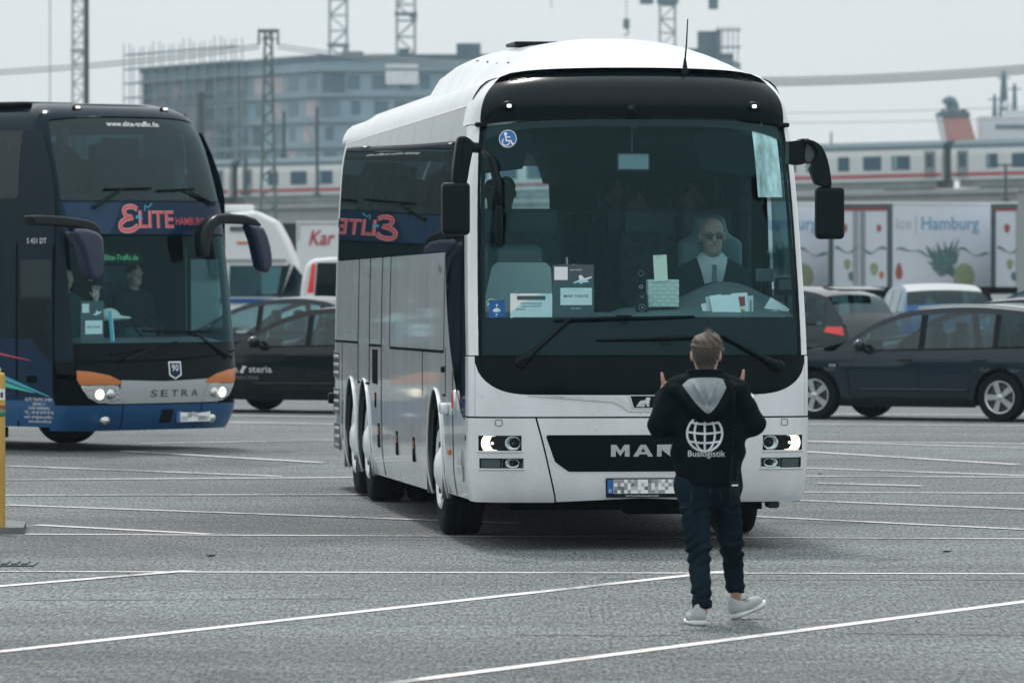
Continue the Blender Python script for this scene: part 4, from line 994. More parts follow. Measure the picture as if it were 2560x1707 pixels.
# rear end with its window opening
def rear_pt(xm, z): return Vector((xm / 1.275 * cw(z) * 0.95, BL + 0.02 - 0.12 * (abs(xm) / 1.275) ** 4, z + pitch(BL)))
for (x0, x1, z0, z1, m_) in ((-1.275, 1.275, 0.35, 2.70, 'paint_silver'), (-1.275, 1.275, 3.14, 3.55, 'paint_silver'), (-1.275, -1.0, 2.70, 3.14, 'black_gloss'), (0.86, 1.275, 2.70, 3.14, 'black_gloss')):
    mb = MB(); mb.grid(rear_pt, lin(x0, x1, 16), lin(z0, z1, 10)); mb.build('rear_panel', m_, coach, True)
mb = MB(); mb.grid(rear_pt, lin(-1.0, 0.86, 12), lin(2.70, 3.14, 6)); mb.build('rear_window', 'clear_glass', coach, True)
# underside
mb = MB(); mb.box((0, 6.9, 0.36), (2.2, 12.4, 0.06)); mb.box((0, 1.1, 0.33), (1.9, 1.4, 0.08)); mb.box((0, 5.9, 0.36), (2.36, 3.8, 0.12)); mb.build('underfloor', 'gap_black', coach)
mb = MB(); mb.tube([(-1.0, 2.95, 0.50), (1.0, 2.95, 0.50)], 0.07, 10); mb.box((0, 2.2, 0.29), (1.3, 0.14, 0.10)); mb.box((0.35, 1.5, 0.27), (0.6, 0.4, 0.10)); mb.build('front_axle', 'gap_black', coach)
mb = MB(); mb.rbox((1.1, 0.9, 0.31), (0.09, 0.2, 0.06), 0.02); mb.build('bracket', 'grey_plastic', coach)

# ------------------------------------------------------------------ wheels
def wheel(parent, x, y, r, width, sg, rim='steel_wheel', steer=0.0, cover=True, rimr=0.6, spokes=0):
    w = empty('wheel', (x, y, r)); w.parent = parent; w.rotation_euler = (0, 0, steer)
    h = width / 2
    mb = MB(); mb.lathe([(r * rimr, -h * 0.9), (r * 0.8, -h), (r * 0.94, -h * 0.96), (r * 0.985, -h * 0.82), (r, -h * 0.6)] +
                        [(r * (0.978 if k % 2 else 1.0), -h * 0.6 + (k + j) * h * 1.2 / 9) for k in range(9) for j in (0.06, 0.94)] +
                        [(r, h * 0.6), (r * 0.985, h * 0.82), (r * 0.94, h * 0.96), (r * 0.8, h), (r * rimr, h * 0.9)], (0, 0, 0), 'x', 40); mb.build('tyre', 'tyre', w, True, 40)
    o = sg * h
    if cover:
        mb = MB(); mb.lathe([(r * rimr * 1.03, o * 0.98), (r * rimr * 0.97, o * 1.08), (r * rimr * 0.9, o * 0.95), (r * 0.40, o * 0.80), (r * 0.30, o * 1.05), (r * 0.20, o * 1.25), (r * 0.12, o * 1.32), (0.001, o * 1.34)], (0, 0, 0), 'x', 36); mb.build('rim', rim, w, True)
        for k in range(8):
            a = 2 * math.pi * k / 8; mb = MB(); mb.lathe([(0.001, 0), (r * 0.075, 0), (r * 0.08, -0.01)], (0, 0, 0), 'x', 12)
            mb.map(lambda p: Vector((o * 0.965, r * 0.475 * math.cos(a) + p.y, r * 0.475 * math.sin(a) + p.z * 0.7))); mb.build('rim_hole', 'gap_black', w)
    else:
        mb = MB(); mb.lathe([(r * rimr * 1.02, o * 0.98), (r * rimr * 0.96, o * 1.02), (r * rimr * 0.9, o * 0.8)], (0, 0, 0), 'x', 36); mb.build('rim', rim, w, True)
        mb = MB(); mb.lathe([(r * rimr * 0.92, o * 0.5), (0.001, o * 0.5)], (0, 0, 0), 'x', 30); mb.build('brake_disc', 'lamp_dark', w)
        for k in range(spokes):
            a = 2 * math.pi * (k + 0.25) / spokes; mb = MB(); mb.prism([(-r * 0.085, 0), (r * 0.085, 0), (r * 0.13, r * rimr * 0.95), (-r * 0.13, r * rimr * 0.95)], o * 0.80, o * 0.95, 'yz')
            ca, sa = math.cos(a), math.sin(a); mb.map(lambda p: Vector((p.x, p.y * ca - p.z * sa, p.y * sa + p.z * ca))); fix_normals(mb.build('spoke', rim, w))
        mb = MB(); mb.lathe([(0.001, o * 1.0), (r * 0.12, o * 0.98), (r * 0.14, o * 0.9)], (0, 0, 0), 'x', 14); mb.build('hub_cap', rim, w, True)
    return w
for sg in (-1, 1):
    wheel(coach, sg * 1.08, 2.95, 0.52, 0.31, sg, 'paint_white')
    wheel(coach, sg * 1.08, 9.78, 0.52, 0.31, sg, 'paint_white'); wheel(coach, sg * 0.74, 9.78, 0.52, 0.29, sg, 'paint_white')
    wheel(coach, sg * 1.08, 11.25, 0.52, 0.31, sg, 'paint_white')

# ------------------------------------------------------------------ mirrors and wipers
def outline_prism(name, pts, at_fn, y, depth, m, parent, bev=0.02):
    """moulded housing: traced outline with real depth and rounded edges"""
    P = [at_fn(px, py, y) for px, py in pts]; mb = MB(); mb.prism([(p.x, p.z) for p in P], y, y + depth); o = fix_normals(mb.build(name, m, parent, True))
    b = o.modifiers.new('edge', 'BEVEL'); b.width = bev; b.segments = 4; b.limit_method = 'ANGLE'; b.angle_limit = R(50); o.data.set_sharp_from_angle(angle=R(60)); return o
L_ = lambda q: [(1080 + a / 4.612, 300 + b / 4.612) for a, b in q]; R_ = lambda q: [(1960 + a / 4.612, 300 + b / 4.612) for a, b in q]
mh = sdf_mesh('mirror', lambda P: s_box(P, (-1.405, -0.03, 2.54), (0.104, 0.075, 0.195), 0.035), (-1.55, -0.15, 2.3), (-1.25, 0.1, 2.8), 0.012, 'black_plastic', coach)
ml = outline_prism('mirror_arm', L_([(300, 215), (320, 192), (350, 184), (395, 190), (440, 215), (478, 250), (505, 270), (500, 320), (470, 380), (452, 470), (435, 560), (420, 660), (405, 720), (350, 758), (280, 772), (248, 748), (240, 660), (247, 560), (258, 470), (272, 360), (284, 270)]), bus_at, -0.06, 0.15, 'black_plastic', coach, 0.035)
mb = MB(); mb.tube([bus_at(1080 + a / 4.612, 300 + b / 4.612, -0.062) for a, b in ((392, 212), (362, 270), (345, 380), (335, 540))], 0.003, 5); mb.build('mirror_seam', 'gap_black', ml)
mb = MB(); mb.tube([(-1.30, 0.06, 2.99), (-1.24, 0.30, 3.0), (-1.19, 0.5, 3.0)], 0.04, 8); mb.build('mirror_mount', 'black_plastic', ml)
mh2 = sdf_mesh('mirror', lambda P: s_box(P, (1.405, 0.02, 2.51), (0.106, 0.075, 0.195), 0.035), (1.25, -0.12, 2.25), (1.6, 0.15, 2.75), 0.012, 'black_plastic', coach)
mr_ = outline_prism('mirror_arm', R_([(232, 250), (262, 226), (300, 228), (345, 240), (395, 268), (440, 305), (475, 370), (505, 450), (530, 560), (545, 660), (552, 745), (538, 770), (470, 772), (372, 742), (335, 650), (305, 565), (345, 490), (390, 420), (372, 340), (320, 268)]), bus_at, -0.05, 0.14, 'black_plastic', coach, 0.022)
outline_prism('mirror_foot', R_([(60, 247), (180, 236), (205, 216), (285, 214), (300, 235), (262, 250), (240, 300), (225, 400), (240, 505), (200, 515), (152, 522), (60, 500)]), bus_at, 0.0, 0.2, 'black_plastic', coach, 0.02)
outline_prism('mirror_inner_face', R_([(245, 265), (290, 262), (335, 300), (378, 385), (372, 425), (320, 512), (240, 500), (226, 400)]), bus_at, 0.02, 0.1, 'dash_grey', coach, 0.02)
mb = MB(); mb.tube([(1.395, 0.02, 2.74), (1.402, 0.02, 2.68)], 0.02, 10); mb.build('mirror_stem', 'black_plastic', mr_)
# short blind-spot mirror inside view: dark arm hanging before the glass at left
mb = MB(); mb.tube([front(-1.17, 2.98, 0.03), front(-1.10, 2.9, 0.05), front(-1.055, 2.72, 0.06), front(-1.045, 2.5, 0.06)], [0.02, 0.035, 0.035, 0.025], 8)
mb.rbox(front(-1.045, 2.40, 0.06), (0.055, 0.04, 0.30), 0.02, 3); mb.build('kerb_mirror', 'black_plastic', coach, True)
def wiper(piv, knee, tip0, tip1, nub):
    arm = MB(); a = front(*piv, 0.045); k = front(*knee, 0.05); ks = a.lerp(k, 0.25)
    arm.tube([a, ks], [0.036, 0.026], 10); arm.tube([ks, a.lerp(k, 0.27), k], [0.022, 0.018, 0.011], 8); w_ = arm.build('wiper', 'black_plastic', coach, True)
    mb = MB(); mb.lathe([(0.001, -0.03), (0.03, -0.028), (0.045, -0.01), (0.048, 0.04)], a, 'y', 16); mb.build('wiper_pivot', 'black_plastic', w_, True)
    b = MB(); pts = [front(tip0[0] + (tip1[0] - tip0[0]) * t, tip0[1] + (tip1[1] - tip0[1]) * t, 0.022) for t in lin(0, 1, 17)]
    b.tube(pts, [0.007 + 0.007 * math.sin(math.pi * t) for t in lin(0, 1, 17)], 6); b.build('wiper_blade', 'black_rubber', w_)
    n_ = MB(); c = front(*nub, 0.03); n_.rbox(c, (0.12, 0.03, 0.028), 0.01); n_.tube([c + Vector((-0.04, 0, -0.02)), c + Vector((-0.02, -0.01, -0.045)), c + Vector((0.03, -0.01, -0.04)), c + Vector((0.05, 0, -0.015))], 0.004, 5); n_.build('blade_clip', 'black_rubber', w_)
wiper((-0.905, 1.395), (-0.545, 1.712), (-0.66, 1.708), (0.395, 1.737), (-0.14, 1.732))
k1 = MB(); k1.tube([front(-0.545, 1.712, 0.05), front(-0.30, 1.722, 0.04), front(-0.14, 1.73, 0.035)], 0.011, 7); k1.build('wiper_link', 'black_plastic', coach, True)
wiper((1.015, 1.365), (0.61, 1.585), (-0.345, 1.562), (0.675, 1.583), (0.17, 1.575))
k1 = MB(); k1.tube([front(0.61, 1.585, 0.05), front(0.4, 1.582, 0.04), front(0.17, 1.577, 0.035)], 0.011, 7); k1.build('wiper_link', 'black_plastic', coach, True)

# ------------------------------------------------------------------ inside the windscreen
mb = MB(); mb.grid(lambda x, v: Vector((x, _front(x, 1.74).y + 0.02 + v * (0.75 - 0.1 * (abs(x) / 1.2) ** 2), 1.735 + 0.06 * math.sin(min(1, v * 1.6) * math.pi / 2) + 0.20 * math.exp(-((x - 0.72) / 0.36) ** 2) * min(1, v * 1.3) ** 2 - (0.0 if x > -0.1 else 0.03))), xs_dense(-1.16, 1.16, 41), lin(0, 1, 14)); mb.build('dashboard', 'dash_grey', coach, True)
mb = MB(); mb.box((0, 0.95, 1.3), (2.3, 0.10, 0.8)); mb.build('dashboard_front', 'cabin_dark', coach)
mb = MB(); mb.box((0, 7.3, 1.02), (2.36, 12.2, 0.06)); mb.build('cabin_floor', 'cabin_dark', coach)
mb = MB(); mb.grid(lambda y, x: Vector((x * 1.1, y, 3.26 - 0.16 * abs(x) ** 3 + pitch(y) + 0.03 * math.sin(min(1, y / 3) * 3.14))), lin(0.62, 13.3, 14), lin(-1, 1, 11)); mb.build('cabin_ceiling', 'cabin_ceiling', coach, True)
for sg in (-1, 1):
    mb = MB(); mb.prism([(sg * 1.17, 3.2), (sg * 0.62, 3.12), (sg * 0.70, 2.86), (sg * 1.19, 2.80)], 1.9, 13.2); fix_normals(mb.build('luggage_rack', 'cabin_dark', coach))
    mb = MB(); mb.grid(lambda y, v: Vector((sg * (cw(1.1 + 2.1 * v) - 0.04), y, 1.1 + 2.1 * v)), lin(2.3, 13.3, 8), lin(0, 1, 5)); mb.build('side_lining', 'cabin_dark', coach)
    for k in range(7):                                                 # gathered curtains between the panes
        y = 2.3 + k * 1.55; mb = MB(); mb.grid(lambda u, v: Vector((sg * (1.12 - 0.03 * math.sin(u * 26)), y + 0.5 * u * (0.5 + 0.5 * v ** 2), 2.0 + 0.95 * v)), lin(0, 1, 17), lin(0, 1, 4)); mb.build('curtain', 'seat_fabric', coach, True)
def bus_seat(x, y, m='seat_fabric', head=True):
    t = empty('passenger_seat', (x, y, 1.36)); t.parent = coach
    mb = MB(); mb.rbox((0, 0.05, 0.42), (0.46, 0.46, 0.16), 0.05, 2); mb.build('seat_cushion', m, t, True)
    mb = MB(); mb.rbox((0, 0.33, 0.80), (0.46, 0.13, 0.78), 0.055, 3); mb.build('backrest', m, t, True)
    mb = MB(); mb.rbox((0, 0.29, 1.10), (0.40, 0.06, 0.20), 0.028, 3); mb.build('headrest_pad', 'seat_leather', t, True)
    mb = MB(); mb.box((0, 0.1, 0.17), (0.1, 0.3, 0.34)); mb.build('pedestal', 'cabin_dark', t)
    return t
seat0 = bus_seat(-0.95, 2.9)
for r_ in range(8):
    for x in (-0.95, -0.48, 0.48, 0.95):
        if r_ == 0 and x == -0.95: continue
        y = 2.9 + r_ * 1.15 + (0.25 if x > 0 else 0)
        if r_ > 3 and abs(x) < 0.9: continue
        s_ = dup_tree(seat0, coach); s_.location = (x, y, 1.36)
# driver's seat, guide seat, steering wheel
DXc = bus_at(1783, 640, 1.62).x
def drv_seat(P):
    b = s_box(P, (DXc, 1.83, 2.02), (0.25, 0.07, 0.30), 0.06); t = s_box(P, (DXc, 1.83, 2.33), (0.125, 0.06, 0.17), 0.06)
    return sunion(0.14, b, t)
sdf_mesh('driver_seat_back', drv_seat, (DXc - 0.4, 1.7, 1.6), (DXc + 0.4, 2.0, 2.6), 0.02, 'seat_leather', coach)
mb = MB(); mb.rbox((DXc, 1.6, 1.62), (0.52, 0.5, 0.16), 0.05); mb.build('driver_seat_cushion', 'seat_leather', coach, True)
mb = MB()
pts = [Vector((DXc + 0.03 + 0.235 * math.cos(a), 1.16 + 0.20 * math.sin(a), 1.865 + 0.11 * math.sin(a))) for a in lin(0, 2 * math.pi, 33)]
mb.tube(pts, 0.019, 8); mb.tube([pts[0], (DXc + 0.03, 1.16, 1.85), pts[16]], 0.016, 6); mb.tube([(DXc + 0.03, 1.16, 1.85), (DXc + 0.03, 0.95, 1.70)], 0.03, 8); mb.build('steering_wheel', 'black_plastic', coach, True)
gs = bus_at(1262, 640, 1.7)
def guide_seat(P): return sunion(0.1, s_box(P, (gs.x, 1.75, 1.98), (0.30, 0.08, 0.30), 0.08), s_box(P, (gs.x - 0.02, 1.6, 1.75), (0.27, 0.22, 0.10), 0.06))
sdf_mesh('guide_seat', guide_seat, (gs.x - 0.4, 1.3, 1.55), (gs.x + 0.4, 1.95, 2.4), 0.02, 'seat_leather', coach)
gl_ = bus_at(1300, 705, 1.25)
def guide_back(P): return s_box(P, (bus_at(1395, 712, 1.3).x - 0.10, 1.3, 1.90), (0.22, 0.06, 0.24), 0.1)
bx_ = bus_at(1395, 712, 1.3).x
sdf_mesh('folding_seat_back', guide_back, (bx_ - 0.36, 1.2, 1.6), (bx_ + 0.2, 1.4, 2.2), 0.016, 'cabin_dark', coach)
mat('stair_panel', (0.34, 0.42, 0.42), 0.6)
q0 = bus_at(1200, 800, 1.0); q1 = bus_at(1358, 800, 1.0)
mb = MB(); mb.prism([(q0.x - 0.02, 1.62), (q1.x + 0.08, 1.62), (q1.x + 0.06, 2.10), (q1.x + 0.02, 2.14), (q0.x + 0.13, 2.14), (q0.x + 0.09, 2.11)], 1.0, 1.04); fix_normals(mb.build('stairwell_panel', 'stair_panel', coach))
for px in (1421, 1655):
    p = bus_at(px, 640, 1.55); mb = MB(); mb.tube([(p.x, 1.55, 1.7), (p.x - 0.015, 1.55, 2.18)], 0.012, 8); mb.build('grab_pole', 'chrome', coach)
p = bus_at(1583, 405, 0.75); mb = MB(); mb.rbox(p, (0.25, 0.035, 0.135), 0.05, 3); mir = mb.build('cabin_mirror', 'grey_plastic', coach, True)
mb = MB(); mb.rbox(p + Vector((0, -0.02, 0)), (0.225, 0.01, 0.11), 0.004); mb.build('mirror_face', 'cabin_ceiling', mir)
mb = MB(); mb.tube([p + Vector((-0.01, 0, 0.05)), p + Vector((-0.01, 0, 0.33))], 0.006, 6); mb.build('mirror_stalk', 'grey_plastic', mir)
p = bus_at(1584, 312, 0.68); mb = MB(); mb.rbox(p, (0.07, 0.06, 0.07), 0.02, 2); mb.rbox(p + Vector((0, 0, 0.03)), (0.42, 0.05, 0.025), 0.01); mb.build('sensor_housing', 'grey_plastic', coach, True)
# see-through roller shade on the driver's upper corner
mat('shade_foil', (0.66, 0.70, 0.68), 0.35, var=0.6, vscale=7.0, vstretch=(2.2, 1, 0.5), emit=None)
nose('sun_blind', 'shade_foil', lin(0, 1, 2) and [0.945 + 0.03 * 0, 1.0, 1.05, 1.1, 1.15], lambda x: 2.64, lambda x: 3.145 - 1.2 * max(0, x - 1.03) ** 1.6, 12, -0.02)
# stickers on the glass
st = nose_poly('disability_sticker', 'white_print', [(-0.997 + 0.0675 * math.cos(a), 3.072 + 0.0675 * math.sin(a)) for a in lin(0, 6.2, 28)], 0.003)
sb_ = nose_poly('sticker_blue', 'sign_blue', [(-0.997 + 0.062 * math.cos(a), 3.072 + 0.062 * math.sin(a)) for a in lin(0, 6.2, 28)], 0.005, st)
nose_poly('symbol_head', 'white_print', [(-1.015 + 0.013 * math.cos(a), 3.107 + 0.013 * math.sin(a)) for a in lin(0, 5.9, 14)], 0.007, st)
nose_line('symbol_body', 'white_print', [(-1.015, 3.098), (-1.008, 3.055), (-0.972, 3.055), (-0.960, 3.028), (-0.947, 3.034)], 0.010, 0.007, st, 3)
nose_line('symbol_arm', 'white_print', [(-1.013, 3.083), (-0.977, 3.083)], 0.008, 0.007, st, 3)
nose_line('symbol_wheel', 'white_print', [(-1.010 + 0.028 * math.cos(a), 3.047 + 0.028 * math.sin(a)) for a in lin(R(130), R(385), 12)], 0.008, 0.007, st, 1)
gs_ = nose_poly('emission_sticker', 'white_print', [(-1.118 + 0.033 * math.cos(a), 1.838 + 0.037 * math.sin(a)) for a in lin(0, 6.2, 22)], 0.002)
nose_poly('sticker_green', 'sign_green', [(-1.118 + 0.030 * math.cos(a), 1.838 + 0.034 * math.sin(a)) for a in lin(0, 6.2, 22)], 0.004, gs_)
nose_poly('sticker_field', 'white_print', [(-1.14, 1.825), (-1.096, 1.825), (-1.096, 1.841), (-1.14, 1.841)], 0.006, gs_)
nose_text('sticker_digit', '4', 0.022, -1.118, 1.845, 'ink', 0.006, gs_, bold=0.02)
# ------------------------------------------------------------------ the dark blue double-deck coach
SX, SY, STH, SL = -3.86, 72.97, R(45.0), 13.9
dd = empty('double_decker_coach', (SX, SY, 0), STH, 'dark blue double-deck coach with red lettering at the left edge', 'coach')
mat('dd_dark', (0.003, 0.015, 0.026), 0.16, spec=0.14); mat('dd_navy', (0.004, 0.024, 0.060), 0.2, spec=0.16); mat('dd_blue', (0.006, 0.075, 0.20), 0.25, coat=0.2, var=0.05); mat('dd_midblue', (0.006, 0.04, 0.095), 0.22, spec=0.3)
mat('dd_coral', (0.62, 0.10, 0.11), 0.45); mat('dd_coral_light', (0.78, 0.40, 0.42), 0.5); mat('dd_cyan', (0.06, 0.40, 0.52), 0.45); mat('dd_teal', (0.05, 0.50, 0.45), 0.45); mat('dd_red', (0.45, 0.06, 0.09), 0.45)
mat('dd_silver', (0.50, 0.54, 0.56), 0.3, metal=0.5, bump=0.02, bscale=4)
_dw = ([0.22, 0.5, 1.0, 2.7, 3.2, 3.5, 3.7, 3.8, 3.86], [1.24, 1.27, 1.275, 1.265, 1.235, 1.195, 1.12, 1.0, 0.8])
_dy = ([0.22, 0.35, 0.5, 0.8, 1.0, 1.6, 2.4, 2.75, 3.3, 3.7, 3.8, 3.87], [0.16, 0.08, 0.03, 0.0, 0.02, 0.09, 0.20, 0.25, 0.42, 0.62, 0.74, 0.98])
def dw(z): return smooth_interp(z, *_dw)
def _dfront(xm, z):
    w = dw(z); t = min(1.0, abs(xm) / 1.275); n = 4.2
    return Vector((math.copysign(t * w, xm), smooth_interp(z, *_dy) + 0.07 * t * t + 0.30 * (1 - max(0.0, 1 - t ** n) ** (1 / n)), z))
def dfront(xm, z, off=0.0):
    p = _dfront(xm, z)
    if off:
        e = 0.004; a = _dfront(min(1.27, xm + e), z) - _dfront(max(-1.27, xm - e), z); b = _dfront(xm, z + e) - _dfront(xm, z - e)
        n = a.cross(b); n.normalize(); n = n if n.y < 0 else -n; p = p + n * off
    return p
def dside(y, z, sg=-1, off=0.0): return Vector((sg * (dw(z) + off), y, z))
def dnose(name, m, xs, zl, zh, nz=8, off=0.0, parent=dd, smooth=True):
    fl = zl if callable(zl) else (lambda x: zl); fh = zh if callable(zh) else (lambda x: zh)
    mb = MB(); mb.grid(lambda x, v: dfront(x, fl(x) + (fh(x) - fl(x)) * v, off), xs, lin(0, 1, nz)); return mb.build(name, m, parent, smooth)
def dpoly(name, m, poly, off, parent=dd, fn=dfront, sub=0.08):
    bm = bmesh.new(); vs = [bm.verts.new((p[0], 0, p[1])) for p in poly]; bm.faces.new(vs); bmesh.ops.triangulate(bm, faces=bm.faces[:])
    for _ in range(3):
        ed = [e for e in bm.edges if e.calc_length() > sub]
        if not ed: break
        bmesh.ops.subdivide_edges(bm, edges=ed, cuts=1); bmesh.ops.triangulate(bm, faces=bm.faces[:])
    for v in bm.verts: v.co = fn(v.co.x, v.co.z, off)
    return from_bm(name, bm, m, parent)
DXS = xs_dense(-1.275, 1.275, 37); DXG = xs_dense(-1.2, 1.2, 33)
dnose('upper_windscreen', 'dark_glass', DXG, 2.775, lambda x: 3.70 - 0.05 * (abs(x) / 1.2) ** 4, 12)
dnose('visor', 'dd_dark', DXS, lambda x: 3.715 - 0.05 * (abs(x) / 1.2) ** 4, 3.862, 8, 0.004)
for sg in (-1, 1):
    mb = MB(); mb.grid(lambda u, v: (lambda z: dfront(sg * 1.275 * math.sin(math.asin(1.195 / 1.275) + (math.pi / 2 - math.asin(1.195 / 1.275)) * u), z, 0.004))(1.0 + 2.7 * v), lin(0, 1, 9), lin(0, 1, 24)); mb.build('corner_post', 'dd_dark', dd, True)
dnose('name_panel', 'dd_navy', DXG, 2.40, 2.765, 6, 0.004)
dpoly('panel_swoosh', 'dd_midblue', [(-1.18, 2.75), (-0.42, 2.75), (-0.62, 2.41), (-1.1, 2.41)], 0.0055)
dnose('panel_gap', 'gap_black', DXG, 2.765, 2.775, 2, 0.002); dnose('panel_gap', 'gap_black', DXG, 2.385, 2.40, 2, 0.004)
def LOWB(x): return 0.985 + 0.10 * ((x + 0.4) / 1.6) ** 2 if x > -0.4 else 0.985
dnose('lower_windscreen', 'windscreen', DXG, 1.20, 2.385, 14)
dnose('nose_mask', 'mask_black', DXS, lambda x: 0.775 + 0.085 * max(0, (abs(x) - 0.45) / 0.8) ** 1.2, 1.20, 8, 0.002)
dnose('wiper_trough', 'gap_black', DXG, lambda x: LOWB(x), lambda x: LOWB(x) + 0.02, 2, 0.006)
dnose('grille_bar', 'dd_silver', xs_dense(-0.64, 0.86, 21), lambda x: 0.52, lambda x: 0.77 + 0.03 * abs(x), 5, 0.006)
dnose('bumper', 'dd_blue', DXS, lambda x: 0.235, lambda x: 0.515, 7, 0.012)
dnose('bumper_top_gap', 'gap_black', DXS, 0.505, 0.53, 2, 0.008)  # dark joint strip between bumper and grille bar
dnose('lamp_field', 'gap_black', DXS, 0.52, 0.80, 4, -0.004)
for sg in (-1, 1):
    hl = dpoly('headlight', 'reflector', [(sg * x, z) for x, z in ((0.58, 0.535), (0.70, 0.53), (0.93, 0.545), (1.05, 0.60), (1.13, 0.70), (1.14, 0.735), (0.68, 0.735), (0.63, 0.66))], 0.010)
    dpoly('indicator', 'amber', [(sg * x, z) for x, z in ((0.62, 0.742), (1.15, 0.742), (1.18, 0.80), (1.18, 0.90), (1.02, 0.885), (0.80, 0.845), (0.66, 0.79))], 0.010, hl)
    for x, m_ in ((0.91, 'lens_lit'), (0.77, 'reflector')):
        c = dfront(sg * x, 0.638, 0.012); mb = MB(); mb.lathe([(0.001, -0.02), (0.03, -0.018), (0.055, -0.006), (0.06, 0.01)], (0, 0, 0), 'y', 16); mb.map(lambda p: p + c); mb.build('lamp_unit', m_, hl, True)
    c = dfront(sg * 0.80, 0.352, 0.016); mb = MB(); mb.lathe([(0.001, -0.02), (0.04, -0.015), (0.055, 0.0), (0.058, 0.02)], (0, 0, 0), 'y', 16); mb.map(lambda p: Vector((p.x * 1.25, p.y, p.z)) + c); mb.build('fog_light', 'reflector', dd, True)
    dpoly('bumper_gap', 'gap_black', [(sg * 0.585, 0.51), (sg * 0.60, 0.51), (sg * 0.57, 0.24), (sg * 0.555, 0.24)], 0.014)
mb = MB(); c = dfront(0.49, 0.38, 0.02); mb.rbox(c, (0.53, 0.012, 0.125), 0.005, rot=Matrix.Rotation(0.06, 3, 'Z')); pl2 = mb.build('number_plate', 'paper', dd)
mb = MB(); mb.box(c + Vector((-0.245, -0.022, 0)), (0.045, 0.006, 0.115), 0.06); mb.build('country_band', 'sign_blue', pl2)
for i in range(8): mb = MB(); mb.box(c + Vector((-0.18 + i * 0.055, -0.018 + 0.003 * i, random.choice((-0.02, 0.01, 0.025)))), (0.052, 0.006, 0.045), 0.06); mb.build('plate_mark', random.choice(['plate_blot_a', 'plate_blot_c']), pl2)
dpoly('sensor_plate', 'black_plastic', [(-0.02, 0.31), (0.16, 0.31), (0.16, 0.46), (-0.02, 0.46)], 0.014)
def dtext(name, body, h, cx, z, m, off=0.008, fn=dfront, **kw): return text_on(name, body, h, lambda a, b, c_: fn(cx + a, z + b, off), m, dd, **kw)
for i_, ch_ in enumerate('SETRA'): dtext('maker_letter', ch_, 0.075, 0.15 + (i_ - 2) * 0.155, 0.60, 'ink', 0.009, bold=0.012, width=0.105)
dtext('web_lettering', 'www.elite-traffic.de', 0.055, 0.03, 3.605, 'white_print', 0.006, bold=0.012, width=0.86)
# ELITE HAMBURG lettering: a sweeping capital, then block letters, each with a pale outline
E_path = [(-0.335 + (x + 0.305) * 0.88, 2.575 + (z - 2.58) * 0.86) for x, z in [(-0.16, 2.70), (-0.24, 2.735), (-0.35, 2.72), (-0.385, 2.665), (-0.34, 2.61), (-0.26, 2.595), (-0.36, 2.575), (-0.45, 2.52), (-0.455, 2.455), (-0.38, 2.425), (-0.26, 2.44), (-0.17, 2.49)]]
def dribbon(name, pts, w, m, off, parent=dd):
    Q = catmull([Vector((x, z, 0)) for x, z in pts], 5); V, Fc = [], []
    for i, q in enumerate(Q):
        t = (Q[min(i + 1, len(Q) - 1)] - Q[max(i - 1, 0)]).normalized(); n = Vector((-t.y, t.x, 0)) * w / 2
        V += [dfront(q.x - n.x, q.y - n.y, off), dfront(q.x + n.x, q.y + n.y, off)]
        if i: Fc.append((2 * i - 2, 2 * i, 2 * i + 1, 2 * i - 1))
    return mesh(name, V, Fc, m, parent)
dribbon('name_outline', E_path, 0.056, 'dd_coral_light', 0.0075); dribbon('name_initial', E_path, 0.038, 'dd_coral', 0.009)
dtext('name_outline', 'LITE', 0.185, 0.065, 2.478, 'dd_coral_light', 0.0075, bold=0.02, width=0.535, shear=0.06); dtext('name_lettering', 'LITE', 0.18, 0.07, 2.48, 'dd_coral', 0.009, bold=0.004, width=0.515, shear=0.06)
dtext('town_lettering', 'HAMBURG', 0.085, 0.59, 2.505, 'dd_coral', 0.009, bold=0.004, width=0.46)
dribbon('name_flourish', [(-0.10, 2.66), (-0.09, 2.72), (-0.05, 2.70), (0.02, 2.745)], 0.012, 'dd_cyan', 0.011); dribbon('name_flourish', [(-0.24, 2.585), (-0.19, 2.60), (-0.16, 2.57)], 0.03, 'dd_cyan', 0.011)
# anniversary shield
dpoly('shield_rim', 'chrome', [(0.06, 0.985), (0.245, 0.985), (0.245, 0.835), (0.152, 0.79), (0.06, 0.835)], 0.008); dpoly('shield_field', 'dd_navy', [(0.075, 0.972), (0.23, 0.972), (0.23, 0.843), (0.152, 0.805), (0.075, 0.843)], 0.010)
dtext('shield_number', '90', 0.075, 0.152, 0.880, 'white_print', 0.012, bold=0.005)
